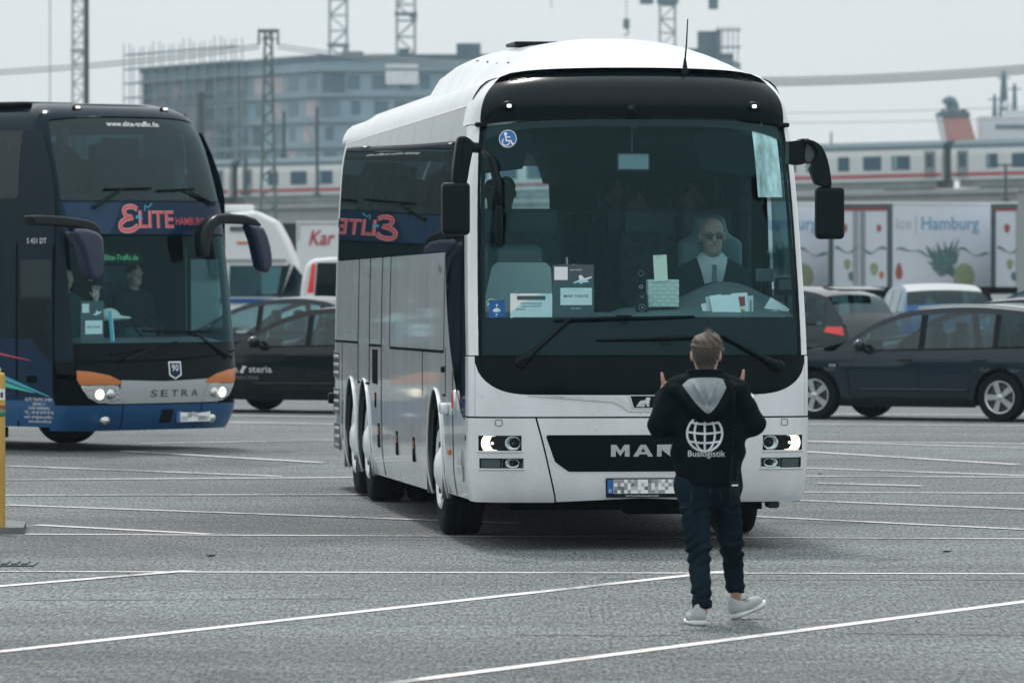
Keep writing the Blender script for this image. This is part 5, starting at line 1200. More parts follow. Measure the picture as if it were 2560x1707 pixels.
# side towards the left of the picture (and the hidden one)
for sg in (-1, 1):
    y0 = 0.40
    def strip(name, m, z0, z1, ya, yb, off=0.004, n=12): mb = MB(); mb.grid(lambda y, v: dside(y, z0 + (z1 - z0) * v, sg, off), lin(ya, yb, n), lin(0, 1, 6)); return mb.build(name, m, dd, True)
    strip('lower_side', 'dd_blue', 0.27, 0.56, y0, SL); strip('middle_side', 'dd_navy', 0.56, 1.25, y0, SL); strip('deck_band', 'dd_dark', 2.25, 2.80, y0, SL); strip('roof_rail', 'dd_dark', 3.55, 3.76, 0.85, SL)
    mb = MB(); mb.grid(lambda u, v: dside((0.40 + 0.30 * v ** 1.4) + (1.02 - (0.40 + 0.30 * v ** 1.4)) * u, 2.80 + 0.75 * v, sg, 0.003), lin(0, 1, 5), lin(0, 1, 8)); mb.build('deck_pillar', 'dd_dark', dd, True)
    for k in range(6): strip('upper_window', 'privacy_glass', 2.80, 3.55, 1.03 + k * 2.15, 1.03 + (k + 1) * 2.15 - 0.03)
    for k in range(5): strip('lower_window', 'black_gloss', 1.25, 2.25, 2.6 + k * 2.2, 2.6 + (k + 1) * 2.2 - 0.02)
    strip('door_frame', 'dd_dark', 1.25, 2.25, 1.06, 2.6); strip('door_frame', 'dd_dark', 2.12, 2.25, y0, 1.06, 0.006)
    strip('door_frame', 'dd_dark', 1.25, 2.12, 0.98, 1.06, 0.006); strip('door_frame', 'dd_dark', 1.25, 2.12, y0, 0.46, 0.006)
    strip('door_glass', 'dark_glass', 1.25, 2.12, 0.46, 0.98, 0.004); dpoly('door_glass_foot', 'dark_glass', [(0.46, 1.25), (0.98, 1.25), (0.80, 1.245), (0.46, 0.98)], 0.008, dd, lambda y, z, o: dside(y, z, sg, o))
    for ya in (1.02, 0.40, 2.6): strip('panel_gap', 'gap_black', 0.28, 2.3, ya, ya + 0.03, 0.008, 2)
    for poly, m_ in (([(2.0, 1.14), (2.0, 1.19), (0.80, 1.01), (0.78, 1.0)], 'dd_red'), ([(2.0, 0.96), (2.0, 1.05), (0.50, 0.62), (0.46, 0.60)], 'dd_cyan'), ([(2.0, 0.80), (2.0, 0.93), (0.74, 0.655), (0.72, 0.645)], 'dd_teal')):
        dpoly('side_stripe', m_, poly, 0.010, dd, lambda y, z, o: dside(y, z, sg, o))
    mb = MB(); mb.rbox(dside(0.78, 0.80, sg, 0.012), (0.02, 0.16, 0.07), 0.008); mb.build('door_handle', 'gap_black', dd)
    for i, t_ in enumerate(('ELITE TRAFFIC GMBH', 'LEHALS 11', '21035 HAMBURG', 'TEL. +49 40 30 09 90 50', 'email: info@elite-traffic.de', 'www.elite-traffic.de')):
        text_on('address_line', t_, 0.034, lambda a, b, c_: dside(0.66 + sg * a, 0.56 - i * 0.048 + b, sg, 0.010), 'white_print', dd)
    text_on('type_lettering', 'S 431 DT', 0.06, lambda a, b, c_: dside(0.70 + sg * a, 2.30 + b, sg, 0.008), 'white_print', dd)
    for yw in (2.9, 9.6, 11.0):
        mb = MB(); mb.grid(lambda a, u: Vector((sg * (1.285 - 0.4 * u), yw + 0.60 * math.cos(a), 0.50 + 0.60 * math.sin(a))), lin(R(-20), R(200), 20), [0, 1]); mb.build('wheel_arch', 'gap_black', dd)
        wheel(dd, sg * 1.10, yw, 0.50, 0.31, sg, 'steel_wheel')
mb = MB(); mb.grid(lambda y, u: Vector((u * dw(3.76) * 0.97, max(y, 0.98 - 0.1 * (1 - u * u)), 3.765 + 0.09 * (1 - u ** 4))), [0.8, 1.0, 1.3, 2, 4, 8, SL], lin(-1, 1, 17)); mb.build('roof', 'dd_dark', dd, True)
mb = MB(); mb.rbox((-0.55, 1.8, 3.86), (0.8, 0.9, 0.05), 0.02); mb.build('roof_hatch', 'black_plastic', dd)
mb = MB(); mb.box((0, SL, 2.0), (2.5, 0.06, 3.6)); mb.build('rear_wall', 'dd_dark', dd)
mb = MB(); mb.box((0, 7.2, 0.30), (2.3, 13.2, 0.06)); mb.box((0, 7.2, 2.42), (2.4, 12.9, 0.05)); mb.build('floor', 'cabin_dark', dd)
mb = MB(); mb.box((-1.18, 1.8, 0.20), (0.1, 0.9, 0.12)); mb.build('underfloor_box', 'gap_black', dd)
for x in (-0.80, 0.88):
    z = 3.80; c = dfront(x, z, 0.012); mb = MB(); mb.rbox(c, (0.11, 0.05, 0.05), 0.02, 3); lm = mb.build('marker_lamp', 'black_plastic', dd, True); mb = MB(); mb.rbox(c + Vector((0, -0.022, 0.004)), (0.07, 0.02, 0.028), 0.01); mb.build('lamp_lens', 'marker_lit', lm)
# mirrors: bull-horn arms
mat('dd_mirror_blue', (0.006, 0.018, 0.05), 0.2, spec=0.5, coat=0.3); mat('dd_mirror_black', (0.003, 0.008, 0.010), 0.3, spec=0.3)
def dd_at(px, py, y):
    c_, s_2 = math.cos(STH), math.sin(STH); k = (px - PW / 2) / FPX
    x = (k * (SY + y * c_) - SX + y * s_2) / (c_ - k * s_2); Y = SY + x * s_2 + y * c_
    return Vector((x, y, CAM_H - (py - YH) * Y / FPX))
Q_ = lambda q, dx=0: [(a / 2.45 + dx, 480 + b / 2.45) for a, b in q]
outline_prism('mirror_arm', Q_([(215, 145), (300, 141), (420, 150), (560, 170), (618, 195), (645, 232), (640, 258), (560, 237), (470, 216), (350, 206), (240, 202), (225, 180)], -8), dd_at, -0.36, 0.16, 'dd_mirror_black', dd, 0.03)
outline_prism('mirror', Q_([(470, 240), (492, 224), (560, 225), (620, 243), (652, 275), (662, 350), (661, 480), (641, 533), (603, 545), (572, 520), (546, 425), (520, 335), (482, 275)], -6), dd_at, -0.44, 0.18, 'dd_mirror_blue', dd, 0.045)
outline_prism('mirror_arm', Q_([(1262, 400), (1255, 330), (1254, 265), (1272, 212), (1310, 168), (1352, 140), (1420, 131), (1520, 140), (1590, 163), (1630, 205), (1600, 218), (1540, 200), (1460, 197), (1385, 196), (1345, 215), (1316, 270), (1308, 340), (1300, 400)], -6), dd_at, -0.10, 0.15, 'dd_mirror_black', dd, 0.03)
outline_prism('mirror', Q_([(1545, 200), (1600, 204), (1640, 216), (1665, 270), (1682, 330), (1691, 390), (1690, 445), (1672, 490), (1650, 503), (1622, 462), (1604, 380), (1586, 300), (1565, 245)], -6), dd_at, -0.14, 0.18, 'dd_mirror_blue', dd, 0.045)
# wipers
def dwiper(piv, knee, t0, t1):
    mb = MB(); mb.tube([dfront(*piv, 0.04), dfront(*knee, 0.04)], [0.022, 0.012], 8); w_ = mb.build('wiper', 'black_plastic', dd)
    mb = MB(); mb.tube([dfront(t0[0] + (t1[0] - t0[0]) * t, t0[1] + (t1[1] - t0[1]) * t, 0.022) for t in lin(0, 1, 9)], 0.014, 6); mb.build('wiper_blade', 'black_rubber', w_)
dwiper((-0.83, 2.69), (-0.42, 2.885), (-0.64, 2.895), (0.035, 2.912)); dwiper((0.99, 2.735), (0.58, 2.89), (0.144, 2.885), (0.708, 2.905))
dwiper((1.05, 1.02), (0.45, 1.30), (-0.3, 1.33), (0.75, 1.31)); dwiper((-0.6, 1.0), (-0.1, 1.16), (-0.75, 1.08), (0.2, 1.2))
# inside
mat('dd_curtain', (0.12, 0.17, 0.18), 0.8)
mb = MB(); mb.grid(lambda x, v: Vector((x, _dfront(x, 1.2).y + 0.03 + 0.6 * v, 1.19 + 0.06 * math.sin(v * 1.5))), lin(-1.1, 1.1, 15), lin(0, 1, 6)); mb.build('dashboard', 'dash_grey', dd, True)
mb = MB(); mb.box((0, 3.0, 1.5), (2.4, 0.05, 1.8)); mb.build('sky_block_wall', 'cabin_dark', dd)  # added partition, keeps bright sky from showing through the lower deck
mb = MB(); mb.box((0, 4.5, 3.2), (2.3, 0.05, 1.2)); mb.build('sky_block_wall', 'cabin_dark', dd)  # added partition behind the upper deck glass, blocks the sky beyond
for sg in (-1, 1):
    mb = MB(); mb.grid(lambda y, v: Vector((sg * (1.12 + 0.015 * math.sin(y * 40)), y, 2.85 + 0.42 * v)), lin(1.1, 4.4, 90), [0, 1]); mb.build('window_curtain', 'dd_curtain', dd, True)
mb = MB(); mb.box((-0.01, 0.75, 2.14), (0.66, 0.06, 0.13)); dsp = mb.build('destination_display', 'black_plastic', dd)
mat('display_green', (0.05, 0.3, 0.12), 0.5, emit=(0.25, 0.9, 0.45), estr=0.35)
text_on('display_text', 'Elite-Traffic.de', 0.06, lambda a, b, c_: Vector((-0.01 + a, 0.715, 2.115 + b)), 'display_green', dsp, width=0.5)
for sg in (-1, 1):
    mb = MB(); mb.grid(lambda u, v: Vector((sg * (0.55 + 0.55 * u + 0.08 * (1 - v)), 1.7 + 0.02 * math.sin(u * 30), 2.85 + 0.65 * v)), lin(0, 1, 25), [0, 1]); mb.build('curtain', 'dd_curtain', dd, True)
seat1 = dup_tree(seat0, dd); seat1.location = (0.55, 1.3, 2.42); seat1.scale = (1, 1, 0.85)
for x in (-0.75, -0.25): s_ = dup_tree(seat0, dd); s_.location = (x, 1.3, 2.42); s_.scale = (1, 1, 0.85)
s_ = dup_tree(seat0, dd); s_.location = (0.62, 1.25, 0.85)
mb = MB(); mb.tube([Vector((0.6 + 0.2 * math.cos(a), 0.95 + 0.1 * math.sin(a), 1.36 + 0.15 * math.sin(a))) for a in lin(0, 2 * math.pi, 25)], 0.016, 6); mb.build('steering_wheel', 'black_plastic', dd)
# ------------------------------------------------------------------ cars: side profile -> body, glasshouse, wheels, lamps
MATS['car_glass'] = glass_mat('car_glass', (0.50, 0.72, 0.74), refl=0.9, base=0.06)
def paint(name, col, rough=0.2, metal=0.0): return mat(name, col, rough, metal=metal, spec=0.25, coat=0.35)
paint('car_anthracite', (0.010, 0.024, 0.034)); paint('car_black', (0.004, 0.009, 0.011), 0.15, 0.0); paint('car_grey', (0.016, 0.030, 0.036)); paint('car_navy', (0.01, 0.035, 0.08)); paint('car_blue', (0.01, 0.09, 0.24)); paint('car_silver', (0.42, 0.46, 0.47), 0.25, 0.5)
mat('car_trim', (0.005, 0.010, 0.012), 0.5, spec=0.15)
def car(label, px, d, yaw, body, L_=4.5, Hc=1.48, W_=1.80, kind='estate', front_wheel=0.92, wheelbase=2.70, group='parked cars', anchor='front', rim='steel_wheel', name='parked_car', roofm=None, extra=None):
    """local x: across (towards the viewer = +x side), local y: nose at 0, tail at L_; placed by its near front wheel"""
    fw, rw = front_wheel, front_wheel + wheelbase; r = 0.318; hw = W_ / 2
    k = Hc / 1.48
    if kind == 'estate': top = ([0, 0.10, 0.55, 1.25, 1.85, 2.35, 3.1, 3.8, 4.15, 4.38, 4.48, L_], [0.55, 0.72, 0.86, 0.985, 1.30, 1.44, 1.48, 1.44, 1.36, 1.12, 0.95, 0.55])
    elif kind == 'sedan': top = ([0, 0.10, 0.6, 1.35, 2.05, 2.55, 3.1, 3.6, 4.2, 4.5, 4.62, L_], [0.55, 0.70, 0.85, 0.965, 1.30, 1.43, 1.46, 1.42, 1.16, 1.05, 0.9, 0.5])
    else: top = ([0, 0.12, 0.5, 1.2, 1.75, 2.3, 3.0, 3.6, 3.95, 4.2, 4.32, L_], [0.6, 0.80, 0.93, 1.03, 1.36, 1.46, 1.48, 1.44, 1.36, 1.10, 0.92, 0.55])
    tx, tz = top; tz = [z * k for z in tz]
    belt = lambda y: (0.90 + 0.055 * (y - 1.2) / 2.5) * k
    ga, gb = tx[3], tx[9]                                   # glasshouse foot points
    ztop = lambda y: smooth_interp(y, tx, tz)
    def Wd(y, z):
        e = 1.0 - 0.32 * max(0, (0.75 - y) / 0.75) ** 2.6 - 0.24 * max(0, (y - (L_ - 0.65)) / 0.65) ** 2.6
        zz = z / k; f = 1.0 - 0.055 * max(0, (0.62 - zz) / 0.4) ** 1.5 - 0.045 * max(0, (zz - 0.70) / 0.25) ** 1.6 if zz < 0.93 else 0.957 - 0.30 * (zz - 0.93)
        return hw * e * f + (0.012 if 0.60 < zz < 0.66 else 0)
    def under(y):
        z = 0.20
        for yw in (fw, rw):
            dy = abs(y - yw)
            if dy < 0.375: z = max(z, r + math.sqrt(0.375 ** 2 - dy ** 2))
        return z
    ang = yaw; ca, sa = math.cos(ang), math.sin(ang)
    # heading: nose direction = (-cos yaw, sin yaw); local +y (tail) = (cos, -sin); local -x side faces the viewer
    w = ground_at(px, YH + FPX * CAM_H / d)
    rz = math.atan2(-sa, ca) - math.pi / 2
    org = Vector((w.x, w.y, 0)) - Matrix.Rotation(rz, 3, 'Z') @ Vector((hw - 0.09, fw if anchor == 'front' else rw, 0))
    root = empty(name, org, rz, label, 'car', group)
    ys = sorted(set([round(v, 3) for v in lin(0.0, L_, 60) + lin(fw - 0.38, fw + 0.38, 25) + lin(rw - 0.38, rw + 0.38, 25)]))
    for sg in (-1, 1):
        mb = MB()
        def bt(y): return min(ztop(y), belt(y)) if ga - 0.2 < y < gb + 0.1 else ztop(y)
        mb.grid(lambda y, v: (lambda z: Vector((sg * Wd(y, z), y, z)))(under(y) + (bt(y) - under(y)) * v), ys, lin(0, 1, 12)); mb.build('body_side', body, root, True)
        def P(y, z, o=0.004): return Vector((sg * (Wd(y, z) + o), y, z))
        def poly(nm, m, pts, o=0.0, parent=root, sub=0.12):
            bm = bmesh.new(); vs = [bm.verts.new((0, a, b)) for a, b in pts]; bm.faces.new(vs); bmesh.ops.triangulate(bm, faces=bm.faces[:])
            for _ in range(4):
                ed = [e for e in bm.edges if e.calc_length() > sub]
                if not ed: break
                bmesh.ops.subdivide_edges(bm, edges=ed, cuts=1); bmesh.ops.triangulate(bm, faces=bm.faces[:])
            for v in bm.verts: v.co = P(v.co.y, v.co.z, o)
            return from_bm(nm, bm, m, parent, True)
        # glasshouse side: rail, pillars, panes
        rail = lambda y: ztop(y) - 0.075
        gy = [y for y in ys if ga + 0.12 <= y <= gb - 0.06]
        mb = MB(); mb.grid(lambda y, v: P(y, rail(y) + (ztop(y) - rail(y) + 0.002) * v, 0.0), gy, lin(0, 1, 4)); mb.build('roof_rail', body, root, True)
        b1, b2 = ga + 1.22 * (tx[6] - ga) / 1.85, ga + 2.28 * (tx[8] - ga) / 2.9
        def edge(a, b, f, n=8): return [(y, f(y)) for y in lin(a, b, n)]
        fs = ga + 0.30; re = gb - 0.22
        poly('front_window', 'car_glass', edge(fs, b1 - 0.04, lambda y: belt(y) + 0.012, 6) + edge(b1 - 0.04, fs + 0.02, rail, 9))
        poly('rear_window', 'car_glass', edge(b1 + 0.05, b2 - 0.03, lambda y: belt(y) + 0.012, 6) + edge(b2 - 0.03, b1 + 0.05, rail, 7))
        if re > b2 + 0.25:
            top_ = [(y, max(rail(y), belt(y) + 0.03)) for y in lin(re, b2 + 0.05, 6)]
            poly('quarter_window', 'dark_glass', edge(b2 + 0.05, re, lambda y: belt(y) + 0.02, 5) + top_)
        for a in (b1, b2): poly('pillar', 'car_trim', [(a - 0.045, belt(a)), (a + 0.055, belt(a)), (a + 0.055, rail(a) + 0.01), (a - 0.045, rail(a) + 0.01)], -0.004)
        poly('pillar', body, [(ga - 0.05, belt(ga) - 0.01), (fs + 0.03, belt(fs)), (fs + 0.05, rail(fs + 0.05)), (fs + 0.02, ztop(fs + 0.02) - 0.01), (ga + 0.1, ztop(ga + 0.1) - 0.01)], -0.002)
        poly('pillar', body, [(re - 0.02, belt(re)), (gb + 0.08, belt(gb)), (gb + 0.03, ztop(gb + 0.03)), (re + 0.1, ztop(re + 0.1)), (re - 0.06, max(rail(re - 0.06), belt(re) + 0.05))], -0.002)
        mb = MB(); mb.tube([P(y, belt(y), 0.004) for y in lin(fs - 0.05, re, 12)], 0.008, 5); mb.build('window_trim', 'car_trim', root)
        # doors: gaps, handles, sill
        def gap(pts): mb = MB(); mb.tube([P(a, b, 0.0) for a, b in pts], 0.006, 4, cap=False); mb.build('door_gap', 'gap_black', root)
        zb = 0.30
        gap([(fs + 0.02, belt(fs)), (fs - 0.13, 0.62 * k), (fs - 0.10, zb + 0.02)]); gap([(b1, belt(b1)), (b1 - 0.02, 0.6 * k), (b1 + 0.0, zb + 0.02)]); gap([(b2 + 0.02, belt(b2)), (b2 + 0.10, 0.72 * k), (rw - 0.44, 0.52 * k), (rw - 0.46, zb + 0.04)]); gap([(fs - 0.10, zb), (rw - 0.46, zb)])
        for a in (b1 - 0.22, b2 - 0.20): mb = MB(); mb.rbox(P(a, 0.80 * k, 0.016), (0.025, 0.20, 0.032), 0.011, 2); mb.build('door_handle', body, root, True)
        mb = MB(); mb.tube([P(y, 0.405, 0.006) for y in lin(fs, rw - 0.46, 8)], 0.018, 6); mb.build('side_moulding', body, root, True)
        mb = MB(); mb.grid(lambda y, v: P(y, 0.18 + 0.10 * v, 0.004), lin(fw + 0.36, rw - 0.36, 6), [0, 1]); mb.build('sill', 'car_trim', root)
        # mirror
        def mf(Q, sg=sg): return sunion(0.03, s_ell(Q, (sg * (hw + 0.10), fs + 0.10, belt(fs) + 0.075), (0.11, 0.075, 0.075)), s_cone(Q, (sg * (hw - 0.06), fs + 0.12, belt(fs) + 0.01), (sg * (hw + 0.05), fs + 0.1, belt(fs) + 0.03), 0.03, 0.03))
        xs = sorted((sg * (hw - 0.12), sg * (hw + 0.26))); sdf_mesh('mirror', mf, (xs[0], fs - 0.05, belt(fs) - 0.06), (xs[1], fs + 0.25, belt(fs) + 0.2), 0.02, body, root)
        # lamps
        poly('headlight', 'reflector', [(0.10, 0.60 * k), (0.16, 0.72 * k), (0.62, 0.80 * k), (0.50, 0.66 * k)], 0.006)
        tl = poly('tail_light', 'red_lens', [(L_ - 0.10, 0.80 * k), (L_ - 0.42, 0.86 * k), (L_ - 0.38, 0.93 * k), (L_ - 0.14, 0.93 * k)], 0.006)
        for yw in (fw, rw):
            mb = MB(); mb.grid(lambda a, u: Vector((sg * (hw - 0.02 - 0.3 * u), yw + 0.37 * math.cos(a), r + 0.37 * math.sin(a))), lin(R(-15), R(195), 20), [0, 1]); mb.build('wheel_house', 'gap_black', root)
            wheel(root, sg * (hw - 0.11), yw, r, 0.21, sg, rim, 0, False, 0.66, 5 if rim == 'steel_wheel' else 5)
    # top: bonnet, windscreen, roof, rear glass, tail
    def topstrip(nm, m, a, b, n, crown=0.035):
        mb = MB()
        def fn(y, u):
            z = ztop(y); wy = Wd(y, z); return Vector((u * wy, y, z + crown * (1 - u * u) - 0.0))
        mb.grid(fn, lin(a, b, n), lin(-1, 1, 15)); return mb.build(nm, m, root, True)
    topstrip('bonnet', body, 0.0, tx[3] + 0.02, 14); topstrip('windscreen', 'car_glass', tx[3] + 0.02, tx[5] - 0.08, 10); topstrip('roof', roofm or body, tx[5] - 0.08, tx[8], 14); topstrip('rear_screen', 'dark_glass', tx[8], tx[9], 6); topstrip('tail_panel', body, tx[9], L_, 6)
    for yv, nm in ((0.0, 'front_bumper'), (L_, 'rear_bumper')):
        mb = MB(); mb.grid(lambda u, v: Vector((u * Wd(yv, 0.5), yv + (-0.03 if yv == 0 else 0.03) * (1 - u * u), 0.2 + (ztop(yv) - 0.2) * v)), lin(-1, 1, 9), lin(0, 1, 5)); mb.build(nm, body, root, True)
    mb = MB(); mb.box((0, L_ / 2, 0.22), (W_ * 0.8, L_ - 0.9, 0.04)); mb.build('underside', 'gap_black', root)
    # cabin
    mb = MB(); mb.box((0, (ga + gb) / 2, 0.45), (W_ * 0.86, gb - ga - 0.3, 0.05)); mb.box((0, ga + 0.35, 0.80), (W_ * 0.82, 0.3, 0.14)); mb.build('cabin_floor', 'cabin_dark', root)
    for x in (-0.36, 0.36):
        for y in (ga + 1.15, ga + 2.05):
            mb = MB(); mb.rbox((x, y, 0.85), (0.46, 0.14, 0.62), 0.06, 2, Matrix.Rotation(-0.15, 3, 'X')); mb.rbox((x, y + 0.06, 1.20 * k), (0.24, 0.09, 0.16), 0.04); mb.build('car_seat', 'seat_fabric', root, True)
    mb = MB(); mb.tube([Vector((-0.36 + 0.18 * math.cos(a), ga + 0.62 + 0.06 * math.sin(a), 0.93 + 0.17 * math.sin(a))) for a in lin(0, 2 * math.pi, 21)], 0.014, 6); mb.build('steering_wheel', 'car_trim', root)
    if extra: extra(root, Wd, ztop, hw, L_, k)
    return root

def ex_megane(root, Wd, ztop, hw, L_, k):
    for sg in (-1, 1): mb = MB(); mb.tube([Vector((sg * (Wd(y, ztop(y)) - 0.05), y, ztop(y) + 0.03)) for y in lin(2.35, 3.9, 9)], 0.014, 6); mb.build('luggage_rail', 'car_silver', root)
    text_on('wing_badge', 'BOSE', 0.03, lambda a, b, c: Vector((Wd(1.2, 0.72) + 0.008, 1.2 + a, 0.70 + b)), 'white_print', root)
car('dark anthracite estate car with alloy wheels parked right of the white coach', 2042, 86.3, R(30), 'car_anthracite', kind='estate', extra=ex_megane)
def ex_sopra(root, Wd, ztop, hw, L_, k):
    F_ = lambda y0, z0: (lambda a, b, c: Vector((Wd(y0 + a, z0 + b) + 0.012, y0 + a, z0 + b)))
    text_on('door_lettering', 'sopra', 0.088, F_(1.27, 0.555), 'white_print', root, bold=0.008, width=0.36)
    text_on('door_lettering', 'steria', 0.088, F_(1.80, 0.555), 'white_print', root, bold=0.008, width=0.36)
    text_on('door_lettering', 'CONSULTING', 0.042, F_(1.53, 0.46), 'metal_grey', root, spacing=1.2, width=0.46)
    o = mesh('door_emblem', [F_(1.53, 0.59)(a, b, 0) for a, b in ((-0.065, -0.04), (0.0, -0.05), (0.015, 0.0), (0.065, 0.04), (0.0, 0.055), (-0.02, 0.01))], [(0, 1, 2, 3, 4, 5)], 'white_print', root)
car('glossy black car with white company lettering beside the blue coach', 520, 90.0, R(27), 'car_black', L_=4.7, kind='sedan', Hc=1.46, extra=ex_sopra, wheelbase=2.8)
car('black saloon parked directly behind the lettered black car', 425, 102.0, R(27), 'car_anthracite', L_=4.8, kind='sedan', Hc=1.49, wheelbase=2.85)
def ex_suv(root, Wd, ztop, hw, L_, k):
    mb = MB(); mb.rbox((0, 3.98, 1.60), (1.2, 0.34, 0.03), 0.012, 2, Matrix.Rotation(-0.12, 3, 'X')); mb.build('roof_spoiler', 'car_grey', root, True)
    mb = MB(); mb.prism([(3.3, 1.60), (3.55, 1.585), (3.55, 1.64), (3.5, 1.66)], -0.03, 0.03, 'yz'); fix_normals(mb.build('shark_aerial', 'car_trim', root))
car('dark grey sport utility car with red tail lamp close beside the white coach', 2018, 104.0, R(38), 'car_grey', L_=4.4, Hc=1.60, kind='suv', extra=ex_suv, anchor='rear')
car('dark car with pale roof half hidden behind the anthracite estate car', 2245, 97.0, R(22), 'car_anthracite', kind='estate', Hc=1.50)
car('blue car with sky reflection painted pale on its roof before the lorries', 2196, 131, R(84), 'car_blue', kind='suv', Hc=1.52, roofm='car_silver')  # silver roof colour stands in for the sky reflected on blue paint
car('dark blue car at the right edge before the lorries', 2440, 138, R(40), 'car_navy', kind='estate', Hc=1.45)

# ------------------------------------------------------------------ motor home, van, box lorry
mat('camper_white', (0.70, 0.73, 0.74), 0.35, coat=0.3)
def camper():
    d = 140.0; k = d / FPX; c = ground_at(640, YH + FPX * CAM_H / d)
    root = empty('motor_home', (c.x, c.y, 0), R(1), 'white motor home with roof box seen behind the black cars', 'motor home')
    X = lambda px: (px - 640) * k; Z = lambda py: CAM_H - (py - YH) * k
    prof = [(X(545), Z(750)), (X(548), Z(690)), (X(556), Z(655)), (X(552), Z(560)), (X(570), Z(533)), (X(640), Z(528)), (X(690), Z(552)), (X(716), Z(600)), (X(735), Z(645)), (X(742), Z(668)), (X(748), Z(750)), (X(748), 0.5), (X(545), 0.5)]
    mb = MB(); mb.prism(prof, 0.0, 5.5); o = fix_normals(mb.build('body', 'camper_white', root)); 
    bv = o.modifiers.new('soft', 'BEVEL'); bv.width = 0.09; bv.segments = 3
    mb = MB(); mb.prism([(X(571), Z(742)), (X(697), Z(742)), (X(722), Z(664)), (X(575), Z(664))], -0.02, 0.0); fix_normals(mb.build('windscreen', 'tinted_glass', root))
    mb = MB(); mb.prism([(X(574), Z(741)), (X(650), Z(741)), (X(650), Z(667)), (X(576), Z(667))], 0.0, 0.012); fix_normals(mb.build('blind', 'metal_grey', root))
    mb = MB(); mb.prism([(X(654), Z(735)), (X(692), Z(735)), (X(704), Z(668)), (X(654), Z(668))], -0.008, 0.01); fix_normals(mb.build('blind', 'paper', root))
    mb = MB(); mb.prism([(X(696), Z(744)), (X(701), Z(744)), (X(726), Z(660)), (X(722), Z(660))], -0.05, -0.01); fix_normals(mb.build('screen_pillar', 'car_trim', root))
    mb = MB(); mb.box(((X(560) + X(715)) / 2, -0.03, Z(650)), (X(715) - X(560), 0.06, 0.05)); mb.build('cab_seam', 'metal_grey', root)
    mb = MB(); mb.rbox(((X(545) + X(632)) / 2, 1.2, Z(521)), (X(632) - X(545), 1.4, 0.15), 0.03); mb.build('roof_box', 'camper_white', root)
    mb = MB(); mb.box(((X(575) + X(625)) / 2, -0.02, Z(572)), (X(625) - X(575), 0.03, 0.10)); mb.build('overcab_vent', 'grey_plastic', root)
    mb = MB(); mb.box(((X(580) + X(636)) / 2, -0.012, Z(607)), (0.28, 0.02, 0.05)); mb.build('overcab_print', 'amber', root)
    mb = MB(); mb.prism([(X(702), Z(742)), (X(752), Z(742)), (X(757), Z(690)), (X(735), Z(662))], -0.06, -0.045); fix_normals(mb.build('cab_side_window', 'dark_glass', root))
    mb = MB(); mb.rbox((X(560), -0.15, Z(685)), (0.12, 0.14, 0.22), 0.04); mb.build('mirror', 'car_trim', root)
    mb = MB(); mb.box(((X(548) + X(745)) / 2, -0.02, Z(752)), (X(745) - X(548), 0.04, 0.10)); mb.build('blue_stripe', 'car_blue', root)
    for y in (0.9, 4.2):
        for x in (X(560), X(735)): wheel(root, x, y, 0.34, 0.22, -1 if x < 0 else 1, 'steel_wheel', 0, False, 0.62, 5)
camper()
def van():
    d = 123.0; k = d / FPX; c = ground_at(800, YH + FPX * CAM_H / d)
    root = empty('parked_van', (c.x, c.y, 0), R(2), 'white van with tall red tail lamp just left of the white coach', 'van')
    X = lambda px: (px - 800) * k; Z = lambda py: CAM_H - (py - YH) * k
    mb = MB(); mb.prism([(X(748), 0.35), (X(752), Z(745)), (X(757), Z(700)), (X(768), Z(662)), (X(785), Z(648)), (X(830), Z(644)), (X(935), Z(644)), (X(958), Z(662)), (X(972), Z(745)), (X(976), 0.35)], 0, 4.6); o = fix_normals(mb.build('body', 'camper_white', root)); bv = o.modifiers.new('soft', 'BEVEL'); bv.width = 0.06; bv.segments = 3
    mb = MB(); mb.prism([(X(787), Z(742)), (X(940), Z(742)), (X(932), Z(657)), (X(794), Z(657))], -0.02, 0.0); fix_normals(mb.build('rear_screen', 'black_gloss', root))
    for sg in (-1, 1):
        f = (lambda px: X(px)) if sg < 0 else (lambda px: X(1724 - px))
        for (a, b, m_) in ((659, 690, 'red_lens'), (691, 702, 'red_lens'), (703, 732, 'red_lens'), (733, 742, 'white_print')):
            l0 = lambda py: 780 - (py - 659) * 0.16 if True else 0
            mb = MB(); mb.prism([(f(l0(b)), Z(b)), (f(l0(b) + 9 + (b - 659) * 0.09), Z(b)), (f(l0(a) + 9 + (a - 659) * 0.09), Z(a)), (f(l0(a)), Z(a))], -0.03, 0.02); fix_normals(mb.build('tail_light', m_, root))
    mb = MB(); mb.box((X(862), -0.05, 0.45), (1.6, 0.12, 0.22)); mb.build('bumper', 'car_trim', root)
    for y in (0.8, 3.8):
        for sx in (765, 958): wheel(root, X(sx), y, 0.33, 0.22, -1 if sx < 862 else 1, 'steel_wheel', 0, False, 0.62, 5)
van()
mat('kerb_grey', (0.15, 0.165, 0.165), 0.85, var=0.2, vscale=6); mat('lorry_white', (0.68, 0.71, 0.72), 0.5, var=0.04); mat('lorry_red', (0.42, 0.02, 0.03), 0.5)
